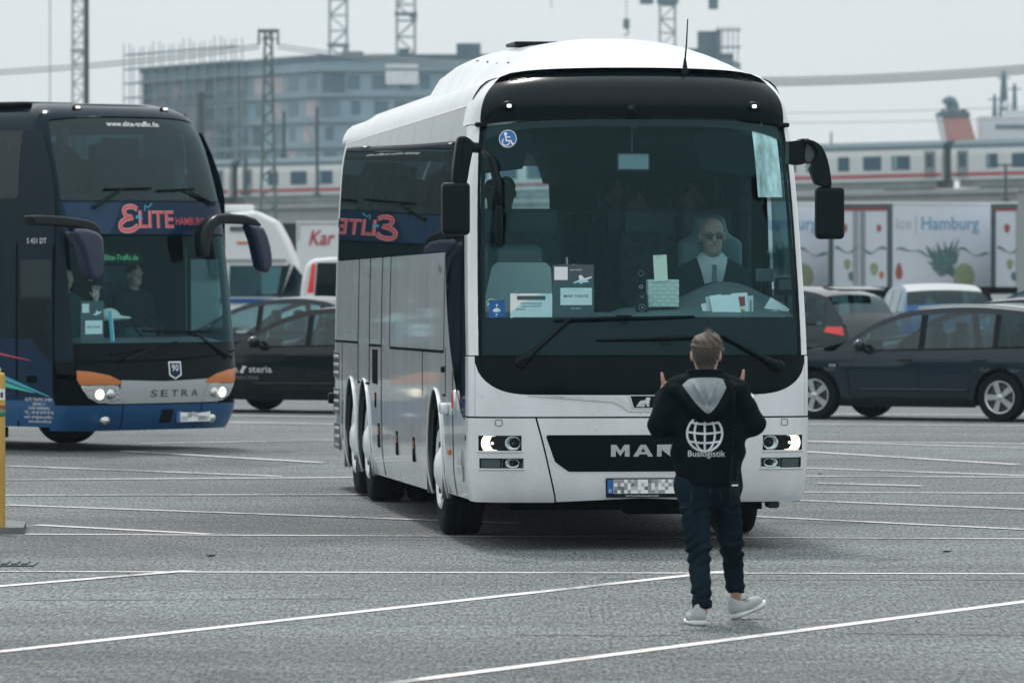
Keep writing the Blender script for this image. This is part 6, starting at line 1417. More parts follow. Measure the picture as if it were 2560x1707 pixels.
def box_lorry():
    d = 165.0; k = d / FPX; c = ground_at(800, YH + FPX * CAM_H / d)
    root = empty('box_lorry', (c.x, c.y, 0), 0, 'white box lorry with red slanted lettering left of the white coach', 'lorry')
    X = lambda px: (px - 800) * k; Z = lambda py: CAM_H - (py - YH) * k
    mb = MB(); mb.box(((X(741) + X(1000)) / 2, 1.2, (Z(553) + 1.0) / 2), (X(1000) - X(741), 2.4, Z(553) - 1.0)); mb.build('box_body', 'lorry_white', root)
    mb = MB(); mb.box(((X(745) + X(960)) / 2, 0.0 - 0.012, Z(559)), (X(960) - X(745), 0.02, 0.03)); mb.box((X(747), -0.012, Z(580)), (0.03, 0.02, 0.4)); mb.build('edge_profile', 'metal_grey', root)
    text_on('lettering', 'Kar', 0.37, lambda a, b, c_: Vector((X(772) + a, -0.03, Z(612) + b)), 'lorry_red', root, shear=0.3, bold=0.012, align='LEFT', spacing=1.0, width=0.66)
    mb = MB(); mb.box(((X(698) + X(741)) / 2, 1.2, (Z(558) + Z(630)) / 2), (X(741) - X(698) - 0.01, 1.8, Z(558) - Z(630))); mb.build('cooling_unit', 'car_grey', root)
    mb = MB(); mb.box(((X(690) + X(741)) / 2, 1.2, (Z(632) + 1.0) / 2), (X(741) - X(690) - 0.01, 2.0, Z(632) - 1.0)); mb.build('cab', 'lorry_white', root)
    for x in (X(715), X(930)):
        for y in (0.2, 2.2): wheel(root, x, y, 0.46, 0.28, -1, 'steel_wheel', 0, True).rotation_euler = (0, 0, math.pi / 2)
    mb = MB(); mb.box(((X(700) + X(1000)) / 2, 1.2, 0.85), (X(1000) - X(700), 1.0, 0.25)); mb.build('chassis', 'gap_black', root)
box_lorry()

# ------------------------------------------------------------------ refrigerated trailers in a row
mat('print_blue', (0.16, 0.34, 0.52), 0.6); mat('print_grey', (0.42, 0.46, 0.48), 0.6); mat('print_green', (0.09, 0.17, 0.165), 0.6, var=0.3, vscale=5); mat('print_lime', (0.27, 0.33, 0.19), 0.6, var=0.25, vscale=8); mat('print_red', (0.34, 0.08, 0.07), 0.6); mat('print_orange', (0.42, 0.17, 0.05), 0.6)
mat('trailer_white', (0.60, 0.65, 0.71), 0.45, var=0.05, vscale=0.8)
def trailer(px_corner, d, label, text):
    al = R(45.8); c = ground_at(px_corner, YH + FPX * CAM_H / d)
    root = empty('lorry_trailer', (c.x, c.y, 0), al, label, 'lorry trailer', 'refrigerated trailers parked in a row')
    # local x runs along the side away from the corner, local y along the rear doors (to the left and back)
    H0, H1, Ln, Wt = 1.05, 3.60, 13.2, 2.5
    mb = MB(); mb.box((Ln / 2, Wt / 2, (H0 + H1) / 2), (Ln, Wt, H1 - H0)); mb.build('box_body', 'trailer_white', root)
    mb = MB(); mb.box((Ln / 2, Wt / 2, H1 + 0.03), (Ln + 0.06, Wt + 0.06, 0.07)); mb.build('roof_edge', 'lorry_white', root)
    for y in (0.06, Wt - 0.06): mb = MB(); mb.box((-0.05, y, (H0 + H1) / 2), (0.10, 0.14, H1 - H0)); mb.build('door_post', 'metal_dark', root)
    mb = MB(); mb.box((-0.05, Wt / 2, H1 - 0.07), (0.10, Wt - 0.26, 0.14)); mb.build('door_header', 'metal_dark', root)
    mb = MB(); mb.box((-0.06, Wt / 2, H1 - 0.17), (0.06, Wt - 0.27, 0.05)); mb.build('header_strip', 'lorry_red', root)
    for y0 in (0.14, Wt / 2 + 0.02):
        mb = MB(); mb.box((-0.03, y0 + 0.54, (H0 + H1) / 2 - 0.1), (0.05, 1.08, H1 - H0 - 0.22)); dr = mb.build('rear_door', 'trailer_white', root)
        for y in (y0 + 0.93 if y0 < 1 else y0 + 0.10, y0 + 1.02 if y0 < 1 else y0 + 0.22): mb = MB(); mb.tube([(-0.08, y, H0 + 0.05), (-0.08, y, H1 - 0.22)], 0.028, 6); mb.build('lock_bar', 'metal_grey', dr)
        for (yy, zz, r_, m_) in ((0.35, 2.85, 0.10, 'print_red'), (0.55, 1.60, 0.17, 'print_lime'), (0.25, 1.42, 0.10, 'print_orange')) if y0 < 1 else ((0.5, 1.75, 0.14, 'print_lime'), (0.35, 1.38, 0.12, 'print_green'), (0.62, 2.85, 0.12, 'print_red')):
            mesh('fruit_print', [(-0.062, y0 + yy + r_ * math.cos(a) * (1 + 0.15 * math.sin(3 * a)), zz + r_ * 1.2 * math.sin(a)) for a in lin(0, 5.9, 14)], [tuple(range(14))], m_, dr)
        V, Fc = [], []
        for i, u in enumerate(lin(0.06, 1.0, 14)):
            z = 2.18 + 0.10 * math.sin(u * 7 + y0); V += [(-0.064, y0 + u, z - 0.03 - 0.03 * math.sin(u * 9)), (-0.064, y0 + u, z + 0.03)]
            if i: Fc.append((2 * i - 2, 2 * i, 2 * i + 1, 2 * i - 1))
        mesh('wave_print', V, Fc, 'print_green', dr)
    fn = lambda x0, z0: (lambda a, b, c_: Vector((x0 + a, -0.012, z0 + b)))
    if text:
        text_on('side_lettering', 'Service', 0.36, fn(-0.62, 2.85), 'print_grey', root, align='LEFT', bold=0.004, width=1.62) if False else None
        text_on('side_lettering', 'ice', 0.38, fn(0.16, 2.83), 'print_grey', root, align='LEFT', width=0.72); text_on('side_lettering', '|', 0.44, fn(1.10, 2.80), 'print_grey', root)
        text_on('side_lettering', 'Hamburg', 0.40, fn(1.36, 2.82), 'print_blue', root, align='LEFT', bold=0.01, width=2.72)
    V, Fc = [], []
    for i, u in enumerate(lin(0.15, 4.6, 40)):
        z = 2.12 + 0.10 * math.sin(u * 2.6) + 0.05 * math.sin(u * 6.1); t = 0.012 + 0.03 * math.sin(u * 3.3) ** 4; V += [(u, -0.011, z - t), (u, -0.011, z + t)]
        if i: Fc.append((2 * i - 2, 2 * i, 2 * i + 1, 2 * i - 1))
    mesh('wave_print', V, Fc, 'print_green', root)
    rr_ = random.Random(5)
    for i in range(34):                                              # pineapple leaves and fruit
        a = R(95 + rr_.uniform(-62, 75)); l = rr_.uniform(0.40, 0.95); cx, cz = 2.50 + rr_.uniform(-0.3, 0.4), 1.50 + rr_.uniform(-0.1, 0.30); w_ = 0.085; ca, sa = math.cos(a), math.sin(a)
        mesh('pineapple_leaf', [(cx - sa * w_, -0.0125 - i * 0.0006, cz + ca * w_), (cx + ca * l * 0.5 - sa * w_ * 0.8, -0.0125 - i * 0.0006, cz + sa * l * 0.5 + ca * w_ * 0.8), (cx + ca * l, -0.0125 - i * 0.0006, cz + sa * l), (cx + ca * l * 0.5 + sa * w_ * 0.8, -0.0125 - i * 0.0006, cz + sa * l * 0.5 - ca * w_ * 0.8), (cx + sa * w_, -0.0125 - i * 0.0006, cz - ca * w_)], [(0, 1, 2, 3, 4)], 'print_green', root)
    mesh('pineapple_print', [(3.35 + 0.50 * math.cos(a), -0.026, 1.36 + 0.42 * math.sin(a)) for a in lin(0, 6.1, 26)], [tuple(range(26))], 'print_lime', root)
    mesh('strawberry_print', [(0.30 + 0.16 * math.cos(a) * (1 - 0.4 * math.sin(a)), -0.0125, 1.55 + 0.26 * math.sin(a)) for a in lin(0, 6.0, 16)], [tuple(range(16))], 'print_red', root)
    mb = MB(); mb.box((Ln / 2, Wt / 2, 0.92), (Ln - 0.4, 1.2, 0.22)); mb.build('chassis', 'gap_black', root)
    for x in (1.8, 3.1, 4.4):
        for y in (0.25, Wt - 0.25): w_ = wheel(root, x, y, 0.5, 0.3, -1, 'steel_wheel'); w_.rotation_euler = (0, 0, math.pi / 2)
trailer(1823, 200, 'white refrigerated trailer partly hidden by the white coach mirror', True)
trailer(2231, 200, 'white refrigerated trailer with blue town lettering and pineapple print', True)
trailer(2640, 200, 'white refrigerated trailer cut by the right edge', True)
# low white shed door seen beside the coach mirror
def lamp_post():
    c = ground_at(2556, YH + FPX * CAM_H / 150); root = empty('steel_post', (c.x, c.y, 0), 0, 'grey steel post at the right edge before the lorries', 'post')
    mb = MB(); mb.box((0, 0, CAM_H + (YH - 478) * 150 / FPX / 2 - CAM_H / 2 + 0.0), (0.2, 0.2, CAM_H + (YH - 478) * 150 / FPX)); o = mb.build('shaft', 'metal_grey', root); o.location.z = 0
    top = CAM_H + (YH - 478) * 150 / FPX; o.location.z = top / 2 - (CAM_H + (YH - 478) * 150 / FPX / 2 - CAM_H / 2)
    mb = MB(); mb.box((0, 0, top + 0.03), (0.3, 0.3, 0.06)); mb.build('cap', 'metal_grey', root)
lamp_post()
# yellow bollard and kerb at the left edge
mat('bollard_yellow', (0.52, 0.33, 0.07), 0.55, var=0.18, vscale=7, vstretch=(1, 1, 0.4))
def bollard():
    c = ground_at(-4, 1333); root = empty('bollard', (c.x, c.y, 0), 0, 'worn yellow steel bollard with stickers at the left edge', 'bollard')
    h = (1333 - 930) * c.y / FPX
    mb = MB(); mb.lathe([(0.055, 0), (0.055, h - 0.03), (0.045, h - 0.005), (0.001, h)], (0, 0, 0), 'z', 24); mb.build('post', 'bollard_yellow', root, True)
    mb = MB(); mb.lathe([(0.02, h - 0.01), (0.022, h + 0.03), (0.001, h + 0.04)], (0, 0, 0), 'z', 12); mb.build('cap', 'bollard_yellow', root, True)
    def wrap(nm, m, z0, z1, a0, a1): mb = MB(); mb.grid(lambda a, z: Vector((0.0565 * math.cos(a), 0.0565 * math.sin(a), z)), lin(R(a0), R(a1), 10), [z0, z1]); mb.build(nm, m, root, True)
    wrap('white_sticker', 'white_print', h - 0.22, h - 0.13, -95, -20); wrap('ink_mark', 'ink', h - 0.20, h - 0.16, -70, -45); wrap('red_band', 'print_red', h - 0.29, h - 0.262, -150, 0); wrap('yellow_band', 'print_lime', h - 0.262 - 0.055, h - 0.29 - 0.001, -150, 0); wrap('green_band', 'sign_green', h - 0.35, h - 0.318, -150, 0)
bollard()
def kerb():
    a = ground_at(-30, 1334); b = ground_at(58, 1334); a2 = ground_at(-30, 1310); b2 = ground_at(66, 1318)
    V = [Vector((p.x, p.y, z)) for p in (a, b, b2, a2) for z in (0, 0.05)]
    k_ = fix_normals(mesh('kerb_stone', V, [(0, 2, 4, 6), (1, 7, 5, 3), (0, 1, 3, 2), (2, 3, 5, 4), (4, 5, 7, 6), (6, 7, 1, 0)], 'kerb_grey')); tag(k_, 'low grey kerb stone beside the yellow bollard', 'kerb')
    c = ground_at(2, 1412); dg = empty('drain_cover', (c.x, c.y, 0), 0, 'iron drain cover in the asphalt at the left edge', 'drain')
    mb = MB(); mb.box((0, 0, 0.006), (0.5, 0.5, 0.012)); mb.build('frame', 'metal_dark', dg)
    for i in range(6): mb = MB(); mb.box((-0.18 + i * 0.072, 0, 0.016), (0.04, 0.4, 0.014)); mb.build('bar', 'metal_dark', dg)
kerb()
# ------------------------------------------------------------------ the man directing the coach (seen from behind)
MK, MD = 416.8, 39.35
mo = ground_at(1790, YH + FPX * CAM_H / MD)
man = empty('person', (mo.x, mo.y, 0), 0, 'man in black hooded jacket with globe print walking towards the white coach', 'person')
mat('jacket_black', (0.003, 0.008, 0.010), 0.8, spec=0.04, bump=0.25, bscale=60, sheen=0.0); mat('jeans', (0.007, 0.0165, 0.024), 0.9, spec=0.04, var=0.35, vscale=9, vstretch=(1, 1, 0.35), bump=0.15, bscale=220)
mat('hood_lining', (0.22, 0.26, 0.28), 0.9, var=0.14, vscale=45, bump=0.1, bscale=200); mat('hair_brown', (0.082, 0.058, 0.040), 0.5, var=0.5, vscale=34, vstretch=(3, 3, 0.6), bump=0.5, bscale=90); mat('hair_dark', (0.044, 0.035, 0.028), 0.6, var=0.3, vscale=60, bump=0.3, bscale=150)
mat('shoe_grey', (0.38, 0.41, 0.42), 0.8, bump=0.2, bscale=250); mat('shoe_sole', (0.72, 0.73, 0.72), 0.6); mat('shoe_tread', (0.25, 0.27, 0.27), 0.8); mat('print_silver', (0.62, 0.66, 0.70), 0.6)
def px_m(px, py): return ((px - 1790) / MK, CAM_H - (py - YH) / MK)
def wr(P, a, f, ph=0.0):
    """cloth wrinkles"""
    return a * (np.sin(f * (P[:, 2] * 1.0 + P[:, 0] * 0.7) + ph + 2.2 * np.sin(5 * P[:, 0] + 3 * P[:, 1])) + 0.6 * np.sin(f * 1.9 * (P[:, 2] - 0.6 * P[:, 0]) + 1.3 + ph))
SHL, SHR = (-0.245, 0.0, 1.385), (0.125, 0.0, 1.39)
ELL, ELR = (-0.335, -0.01, 1.19), (0.215, -0.01, 1.19)
HDL, HDR = (-0.285, 0.17, 1.415), (0.135, 0.17, 1.430)
def hand(P, c, sx):
    """palm near the shoulder, thumb up on the outside, fingers pointing inwards over the collarbone"""
    c = np.array(c); q = lambda dx, dy, dz: c + np.array((sx * dx, dy, dz))
    d = s_cone_flat(P, q(-0.012, 0, -0.02), q(0.035, -0.01, 0.012), 0.036, 0.034, (0, 1, 0), 0.5)
    for i, (l, dz) in enumerate(((0.072, 0.026), (0.082, 0.008), (0.076, -0.012), (0.058, -0.030))):
        b = q(0.045, -0.012, dz * 0.9); k1 = q(0.045 + l * 0.5, -0.02, dz + 0.014); t = q(0.045 + l * 0.95, -0.012, dz + 0.010)
        d = smin(d, smin(s_cone(P, b, k1, 0.0105, 0.0095), s_cone(P, k1, t, 0.0095, 0.0075), 0.004), 0.008)
    t0, t1, t2 = q(-0.020, -0.004, 0.004), q(-0.030, -0.012, 0.042), q(-0.036, -0.010, 0.082)
    return smin(d, smin(s_cone(P, t0, t1, 0.0145, 0.0115), s_cone(P, t1, t2, 0.0115, 0.0085), 0.004), 0.012)
LHIP, RHIP = (-0.135, 0.02, 0.84), (0.040, 0.04, 0.84)
LKN, RKN = (-0.108, -0.03, 0.47), (0.098, 0.24, 0.48)
LAN, RAN = (-0.088, -0.20, 0.085), (0.138, 0.46, 0.125)
HC = (-0.060, 0.02, 1.625)
def body_f(P):
    head = sunion(0.03, s_ell(P, HC, (0.078, 0.098, 0.112)), s_ell(P, (HC[0], 0.05, 1.575), (0.062, 0.07, 0.075)))
    for sx in (-1, 1): head = smin(head, s_ell(P, (HC[0] + sx * 0.083, 0.03, 1.605), (0.012, 0.022, 0.034)), 0.008)
    neck = s_cone(P, (-0.058, 0.02, 1.56), (-0.058, 0.0, 1.40), 0.056, 0.062)
    tor = sunion(0.06, s_cone_flat(P, (-0.05, 0.0, 1.32), (-0.045, 0.0, 0.95), 0.155, 0.14, (0, 1, 0), 0.6), s_cone(P, SHL, SHR, 0.05, 0.05))
    d = sunion(0.03, head, neck); d = smin(d, tor, 0.04)
    for a, b, c, sx in ((SHL, ELL, HDL, 1), (SHR, ELR, HDR, -1)):
        wrist = (c[0] - sx * 0.022, c[1] + 0.0, c[2] - 0.045)
        d = smin(d, sunion(0.02, s_cone(P, a, b, 0.046, 0.038), s_cone(P, b, wrist, 0.038, 0.026)), 0.03); d = smin(d, sunion(0.012, s_cone(P, wrist, c, 0.026, 0.028), hand(P, c, sx)), 0.012)
    for h, k, a in ((LHIP, LKN, LAN), (RHIP, RKN, RAN)): d = smin(d, sunion(0.02, s_cone(P, h, k, 0.075, 0.05), s_cone(P, k, a, 0.048, 0.034)), 0.04)
    return d
sdf_mesh('body', body_f, (-0.42, -0.30, 0.02), (0.32, 0.56, 1.76), 0.0085, 'skin', man)
def jacket_base(P):
    t = sunion(0.10, s_cone_flat(P, (-0.058, 0.005, 1.33), (-0.050, 0.0, 1.10), 0.195, 0.185, (0, 1, 0), 0.66), s_cone_flat(P, (-0.050, 0.0, 1.10), (-0.040, 0.01, 0.86), 0.185, 0.196, (0, 1, 0), 0.72))
    d = smin(t, s_cone(P, (SHL[0] + 0.02, 0, 1.395), (SHR[0] - 0.02, 0, 1.40), 0.062, 0.062), 0.07)
    for a, b, c, sx in ((SHL, ELL, HDL, 1), (SHR, ELR, HDR, -1)):
        cuff = (c[0] - sx * 0.024, c[1] - 0.005, c[2] - 0.055)
        arm = sunion(0.03, s_cone(P, a, b, 0.080, 0.074), s_cone(P, b, cuff, 0.072, 0.048)); d = smin(d, arm, 0.045)
    return d
def jacket_f(P):
    d = jacket_base(P) + wr(P, 0.0055, 24) * np.clip((P[:, 2] - 0.78) * 4, 0, 1)
    d = smax(d, 0.832 + 0.02 * (P[:, 0] + 0.05) - P[:, 2], 0.012)                      # hem
    d = smin(d, np.maximum(s_cone_flat(P, (-0.25, 0.0, 0.852), (0.165, 0.0, 0.856), 0.012, 0.012, (1, 0, 0), 1.0) + 1, 9), 0.01)
    # collar: a standing ring round the neck
    Q = P - np.array((-0.064, 0.012, 0)); rr_ = np.sqrt((Q[:, 0] / 1.0) ** 2 + (Q[:, 1] / 0.95) ** 2); ring = np.abs(rr_ - (0.108 - 0.12 * (P[:, 2] - 1.45))) - 0.011
    ring = np.maximum(ring, np.maximum(1.36 - P[:, 2], P[:, 2] - (1.515 + 0.010 * np.cos(Q[:, 0] * 9))))
    d = smin(d, ring, 0.02)
    # hood rim hanging on the back and its flaps on the shoulders
    ch = [(-0.318, 0.02, 1.392), (-0.245, -0.075, 1.402), (-0.185, -0.125, 1.352), (-0.120, -0.165, 1.292), (-0.055, -0.178, 1.258), (0.010, -0.168, 1.282), (0.065, -0.13, 1.345), (0.105, -0.085, 1.405), (0.175, 0.015, 1.405)]
    rm = sunion(0.02, *[s_cone(P, a, b, ra, rb) for (a, b), ra, rb in zip(zip(ch[:-1], ch[1:]), (0.022, 0.030, 0.032, 0.034, 0.036, 0.034, 0.032, 0.03), (0.030, 0.032, 0.034, 0.036, 0.034, 0.032, 0.03, 0.022))])
    bag = s_ell(P, (-0.06, -0.10, 1.37), (0.165, 0.075, 0.105), rotm(-15, 0, 0))
    return smin(smin(d, bag, 0.03), rm, 0.018)
jk = sdf_mesh('jacket', jacket_f, (-0.45, -0.27, 0.79), (0.33, 0.30, 1.56), 0.0075, 'jacket_black', man)
def on_back(f, xz, off, y0=-0.30, y1=0.05, n=140):
    """depth of a cloth surface seen from behind"""
    xz = np.asarray(xz, float); ysam = np.linspace(y0, y1, n); out = np.full(len(xz), y1)
    done = np.zeros(len(xz), bool)
    for y in ysam:
        v = f(np.column_stack([xz[:, 0], np.full(len(xz), y), xz[:, 1]])); hit = (v < 0) & ~done; out[hit] = y; done |= hit
    return out - off
def back_patch(name, xz, faces, m, f, off, parent): ys_ = on_back(f, xz, off); return mesh(name, [(x, y, z) for (x, z), y in zip(xz, ys_)], faces, m, parent, True)
# grey hood lining with folds
us_, vs_ = lin(0, 1, 41), lin(0, 1, 27); xz = []
for u in us_:
    for v in vs_:
        top = (-0.165 + 0.205 * u, 1.476 - 0.010 * abs(2 * u - 1) ** 3); bx = -0.205 + 0.262 * u
        bz = 1.262 + (1.432 - 1.262) * abs((u - 0.58) / 0.58) ** 1.35 if u < 0.58 else 1.262 + (1.415 - 1.262) * ((u - 0.58) / 0.42) ** 1.5
        xz.append((top[0] + (bx - top[0]) * v, top[1] + (bz - top[1]) * v))
yb = on_back(jacket_f, xz, 0.006); nv = len(vs_)
V = []
for i, u in enumerate(us_):
    for j, v in enumerate(vs_):
        x, z = xz[i * nv + j]; e = math.sin(math.pi * min(1, u)) * math.sin(math.pi * min(1, v * 0.9 + 0.1))
        fold = 0.032 * math.exp(-((x - (-0.150 + 0.55 * (1.47 - z) * 0.95)) / 0.012) ** 2) + 0.026 * math.exp(-((x - (-0.055 + 0.12 * (1.40 - z))) / 0.016) ** 2) + 0.024 * math.exp(-((x - (-0.015 - 0.35 * (1.42 - z))) / 0.010) ** 2)
        V.append((x, yb[i * nv + j] - 0.010 * e - fold * e, z))
mb = MB(); mb.add(V, [(i * nv + j, i * nv + j + 1, (i + 1) * nv + j + 1, (i + 1) * nv + j) for i in range(len(us_) - 1) for j in range(nv - 1)]); ln_ = mb.build('hood_lining', 'hood_lining', man, True)
# globe print and lettering on the back
GX, GZ, GR = -0.072, 1.142, 0.105
def ribbon_back(name, pts, w, m='print_silver', closed=False):
    pts = [Vector((a, b, 0)) for a, b in pts]; xz_, Fc = [], []; n = len(pts)
    for i, q in enumerate(pts):
        t = (pts[(i + 1) % n] - pts[i - 1]).normalized() if closed else (pts[min(i + 1, n - 1)] - pts[max(i - 1, 0)]).normalized(); nn = Vector((-t.y, t.x, 0)) * w / 2
        xz_ += [(q.x - nn.x, q.y - nn.y), (q.x + nn.x, q.y + nn.y)]
        if i: Fc.append((2 * i - 2, 2 * i - 1, 2 * i + 1, 2 * i))
    return back_patch(name, xz_, Fc, m, jacket_f, 0.004, jk)
arc = lambda r, a0, a1, sx=1.0, n=26: [(GX + sx * r * math.sin(a), GZ + r * math.cos(a)) for a in lin(R(a0), R(a1), n)]
ribbon_back('globe_outline', arc(GR, 50, 322, n=60), 0.013)
for sx in (-0.58, 0.0, 0.58): ribbon_back('globe_meridian', [(GX + sx * GR * math.sin(a), GZ + GR * math.cos(a)) for a in lin(R(48), R(176), 24)], 0.012)
for dz in (0.066, 0.010, -0.046): h = math.sqrt(GR ** 2 - dz ** 2); ribbon_back('globe_parallel', [(GX - h + 2 * h * t, GZ + dz - 0.010 * math.sin(math.pi * t)) for t in lin(0, 1, 20)], 0.012)
W_, H_, D_, F_ = text_mesh('Buslogistik', 0.036, bold=0.006, width=0.222); back_patch('jacket_lettering', list(zip(W_ + GX + 0.012, H_ + 1.005)), F_, 'print_silver', jacket_f, 0.004, jk)
# white tab on the right sleeve
q_ = [(0.205, 1.372), (0.222, 1.352), (0.232, 1.360), (0.214, 1.382)]; back_patch('sleeve_tab', q_, [(0, 1, 2, 3)], 'print_silver', jacket_f, 0.004, jk)
# coiled cord with radio at the belt
cp = [(0.088, 1.452), (0.094, 1.40), (0.098, 1.33), (0.096, 1.22), (0.092, 1.10), (0.088, 1.00)]
cy_ = on_back(jacket_f, cp, 0.016); P3 = catmull([(a, y, b) for (a, b), y in zip(cp, cy_)], 30); pts = []
for i, p in enumerate(P3): a = i * 1.15; pts.append(p + Vector((0.0105 * math.cos(a), 0.0105 * math.sin(a), 0)))
rd = empty('radio_handset', (mo.x, mo.y, 0), 0, 'black two-way radio with coiled cord down the walking man\'s back', 'radio')
mb = MB(); mb.tube(pts, 0.0042, 5); mb.build('coiled_cord', 'black_plastic', rd, True)
t2 = [(0.088, 1.00), (0.084, 0.93), (0.080, 0.86)]; ty = on_back(jacket_f, t2, 0.012); mb = MB(); mb.tube([(a, y, b) for (a, b), y in zip(t2, ty)], 0.006, 6); mb.build('straight_cord', 'black_plastic', rd)
mb = MB(); yr = min(ty) - 0.01; mb.rbox((0.105, yr, 0.80), (0.055, 0.035, 0.12), 0.01); mb.build('radio_body', 'black_plastic', rd, True)
mb = MB(); mb.tube([(0.120, yr, 0.85), (0.128, yr, 0.98)], [0.007, 0.005], 6); mb.build('aerial', 'black_plastic', rd)
mb = MB(); mb.rbox((0.108, yr - 0.012, 0.832), (0.04, 0.018, 0.012), 0.004); mb.build('belt_clip', 'chrome', rd)
# hair
def hair_top(P):
    d = sunion(0.02, s_ell(P, (-0.060, 0.015, 1.665), (0.089, 0.108, 0.076)), s_ell(P, (-0.035, 0.03, 1.70), (0.065, 0.085, 0.042)))
    d = d + 0.0035 * np.sin(60 * P[:, 0] + 14 * np.sin(18 * P[:, 2] + 9 * P[:, 0])) + 0.002 * np.sin(140 * P[:, 0] + 90 * P[:, 2])
    return np.maximum(d, 1.632 + 0.012 * np.sin(70 * P[:, 0]) + 0.012 * np.sin(190 * P[:, 0] + 2) - P[:, 2])
sdf_mesh('hair_top', hair_top, (-0.18, -0.12, 1.61), (0.06, 0.16, 1.77), 0.005, 'hair_brown', man)
def hair_low(P):
    d = sunion(0.02, s_ell(P, (-0.060, 0.012, 1.635), (0.085, 0.104, 0.105)), s_cone(P, (-0.060, -0.012, 1.56), (-0.060, -0.022, 1.525), 0.058, 0.046)) + 0.0012 * np.sin(200 * P[:, 0] + 120 * P[:, 2])
    return np.maximum(d, P[:, 1] - (0.035 + 0.25 * (P[:, 2] - 1.60)))
sdf_mesh('hair_sides', hair_low, (-0.17, -0.12, 1.47), (0.05, 0.13, 1.73), 0.006, 'hair_dark', man)
# loose strands over the crown
rs = np.random.default_rng(5); V, Fc = [], []
for i in range(1100):
    th, ph = rs.uniform(0, 2 * math.pi), rs.uniform(0, 1.6); r_ = Vector((math.sin(ph) * math.cos(th), math.sin(ph) * math.sin(th), math.cos(ph)))
    low = ph > 1.0; c0 = Vector((-0.060 + 0.090 * r_.x, 0.016 + 0.109 * r_.y, (1.655 if not low else 1.645) + 0.086 * r_.z + (0.012 * math.sin(7 * r_.x + 1) if not low else 0)))
    t = Vector((-r_.y * 0.6 + 0.5 + rs.normal(0, 0.3), r_.x * 0.4 + rs.normal(0, 0.3), -0.35 * ph + rs.normal(0, 0.2))).normalized(); l = rs.uniform(0.02, 0.045); n = r_.cross(t).normalized() * 0.0011
    p1 = c0 + t * l * 0.5 + r_ * 0.005; p2 = c0 + t * l + r_ * rs.uniform(-0.004, 0.006); k = len(V)
    V += [c0 - n, c0 + n, p1 - n, p1 + n, p2]; Fc += [(k, k + 1, k + 3, k + 2), (k + 2, k + 3, k + 4)]
tag(mesh('hair_strands', V, Fc, 'hair_brown', man), kind='stuff')
# jeans
def jeans_f(P):
    pel = s_cone_flat(P, (-0.130, 0.01, 0.83), (0.040, 0.02, 0.83), 0.112, 0.112, (0, 1, 0), 0.98)
    L1 = sunion(0.03, s_cone(P, LHIP, LKN, 0.108, 0.071), s_cone(P, LKN, (LAN[0], LAN[1] + 0.01, 0.115), 0.070, 0.056)); R1 = sunion(0.03, s_cone(P, RHIP, RKN, 0.106, 0.071), s_cone(P, RKN, (RAN[0] - 0.004, RAN[1] - 0.005, 0.165), 0.070, 0.054))
    d = smin(np.minimum(L1, R1), pel, 0.05)
    kn = np.exp(-((P[:, 2] - 0.44) / 0.10) ** 2); an = np.exp(-((P[:, 2] - 0.17) / 0.07) ** 2); se = np.exp(-((P[:, 2] - 0.68) / 0.05) ** 2)
    d = d + (0.0085 * kn + 0.006 * an + 0.006 * se) * np.sin(95 * P[:, 2] + 30 * np.abs(P[:, 0]) + 3 * np.sin(20 * P[:, 0])) + wr(P, 0.0018, 30)
    cuffL = np.maximum(np.abs(P[:, 2] - 0.128) - 0.022, s_cone(P, (LAN[0], LAN[1] + 0.012, 0.05), (LAN[0], LAN[1] + 0.02, 0.25), 0.061, 0.058))
    return np.maximum(np.minimum(smax(d, P[:, 2] - 0.90, 0.02), cuffL), 0.10 + 0.10 * (P[:, 0] > 0.02) * 0.6 - P[:, 2])
jn = sdf_mesh('jeans', jeans_f, (-0.29, -0.32, 0.06), (0.24, 0.58, 0.93), 0.008, 'jeans', man)
mat('stitch', (0.06, 0.075, 0.08), 0.8)
for pts_ in ([(-0.155, 0.80), (-0.150, 0.735), (-0.165, 0.70), (-0.225, 0.70)], [(0.02, 0.80), (0.03, 0.73)], [(-0.035, 0.815), (-0.038, 0.765)], [(0.10, 0.80), (0.105, 0.72), (0.085, 0.69)]):
    q = [(a[0] + (b[0] - a[0]) * t, a[1] + (b[1] - a[1]) * t) for a, b in zip(pts_[:-1], pts_[1:]) for t in lin(0, 0.9, 6)]; xz_, Fc = [], []
    for i, (a, b) in enumerate(q):
        xz_ += [(a - 0.0014, b - 0.0008), (a + 0.0014, b + 0.0008)]
        if i: Fc.append((2 * i - 2, 2 * i - 1, 2 * i + 1, 2 * i))
    back_patch('pocket_stitch', xz_, Fc, 'stitch', jeans_f, 0.003, jn)
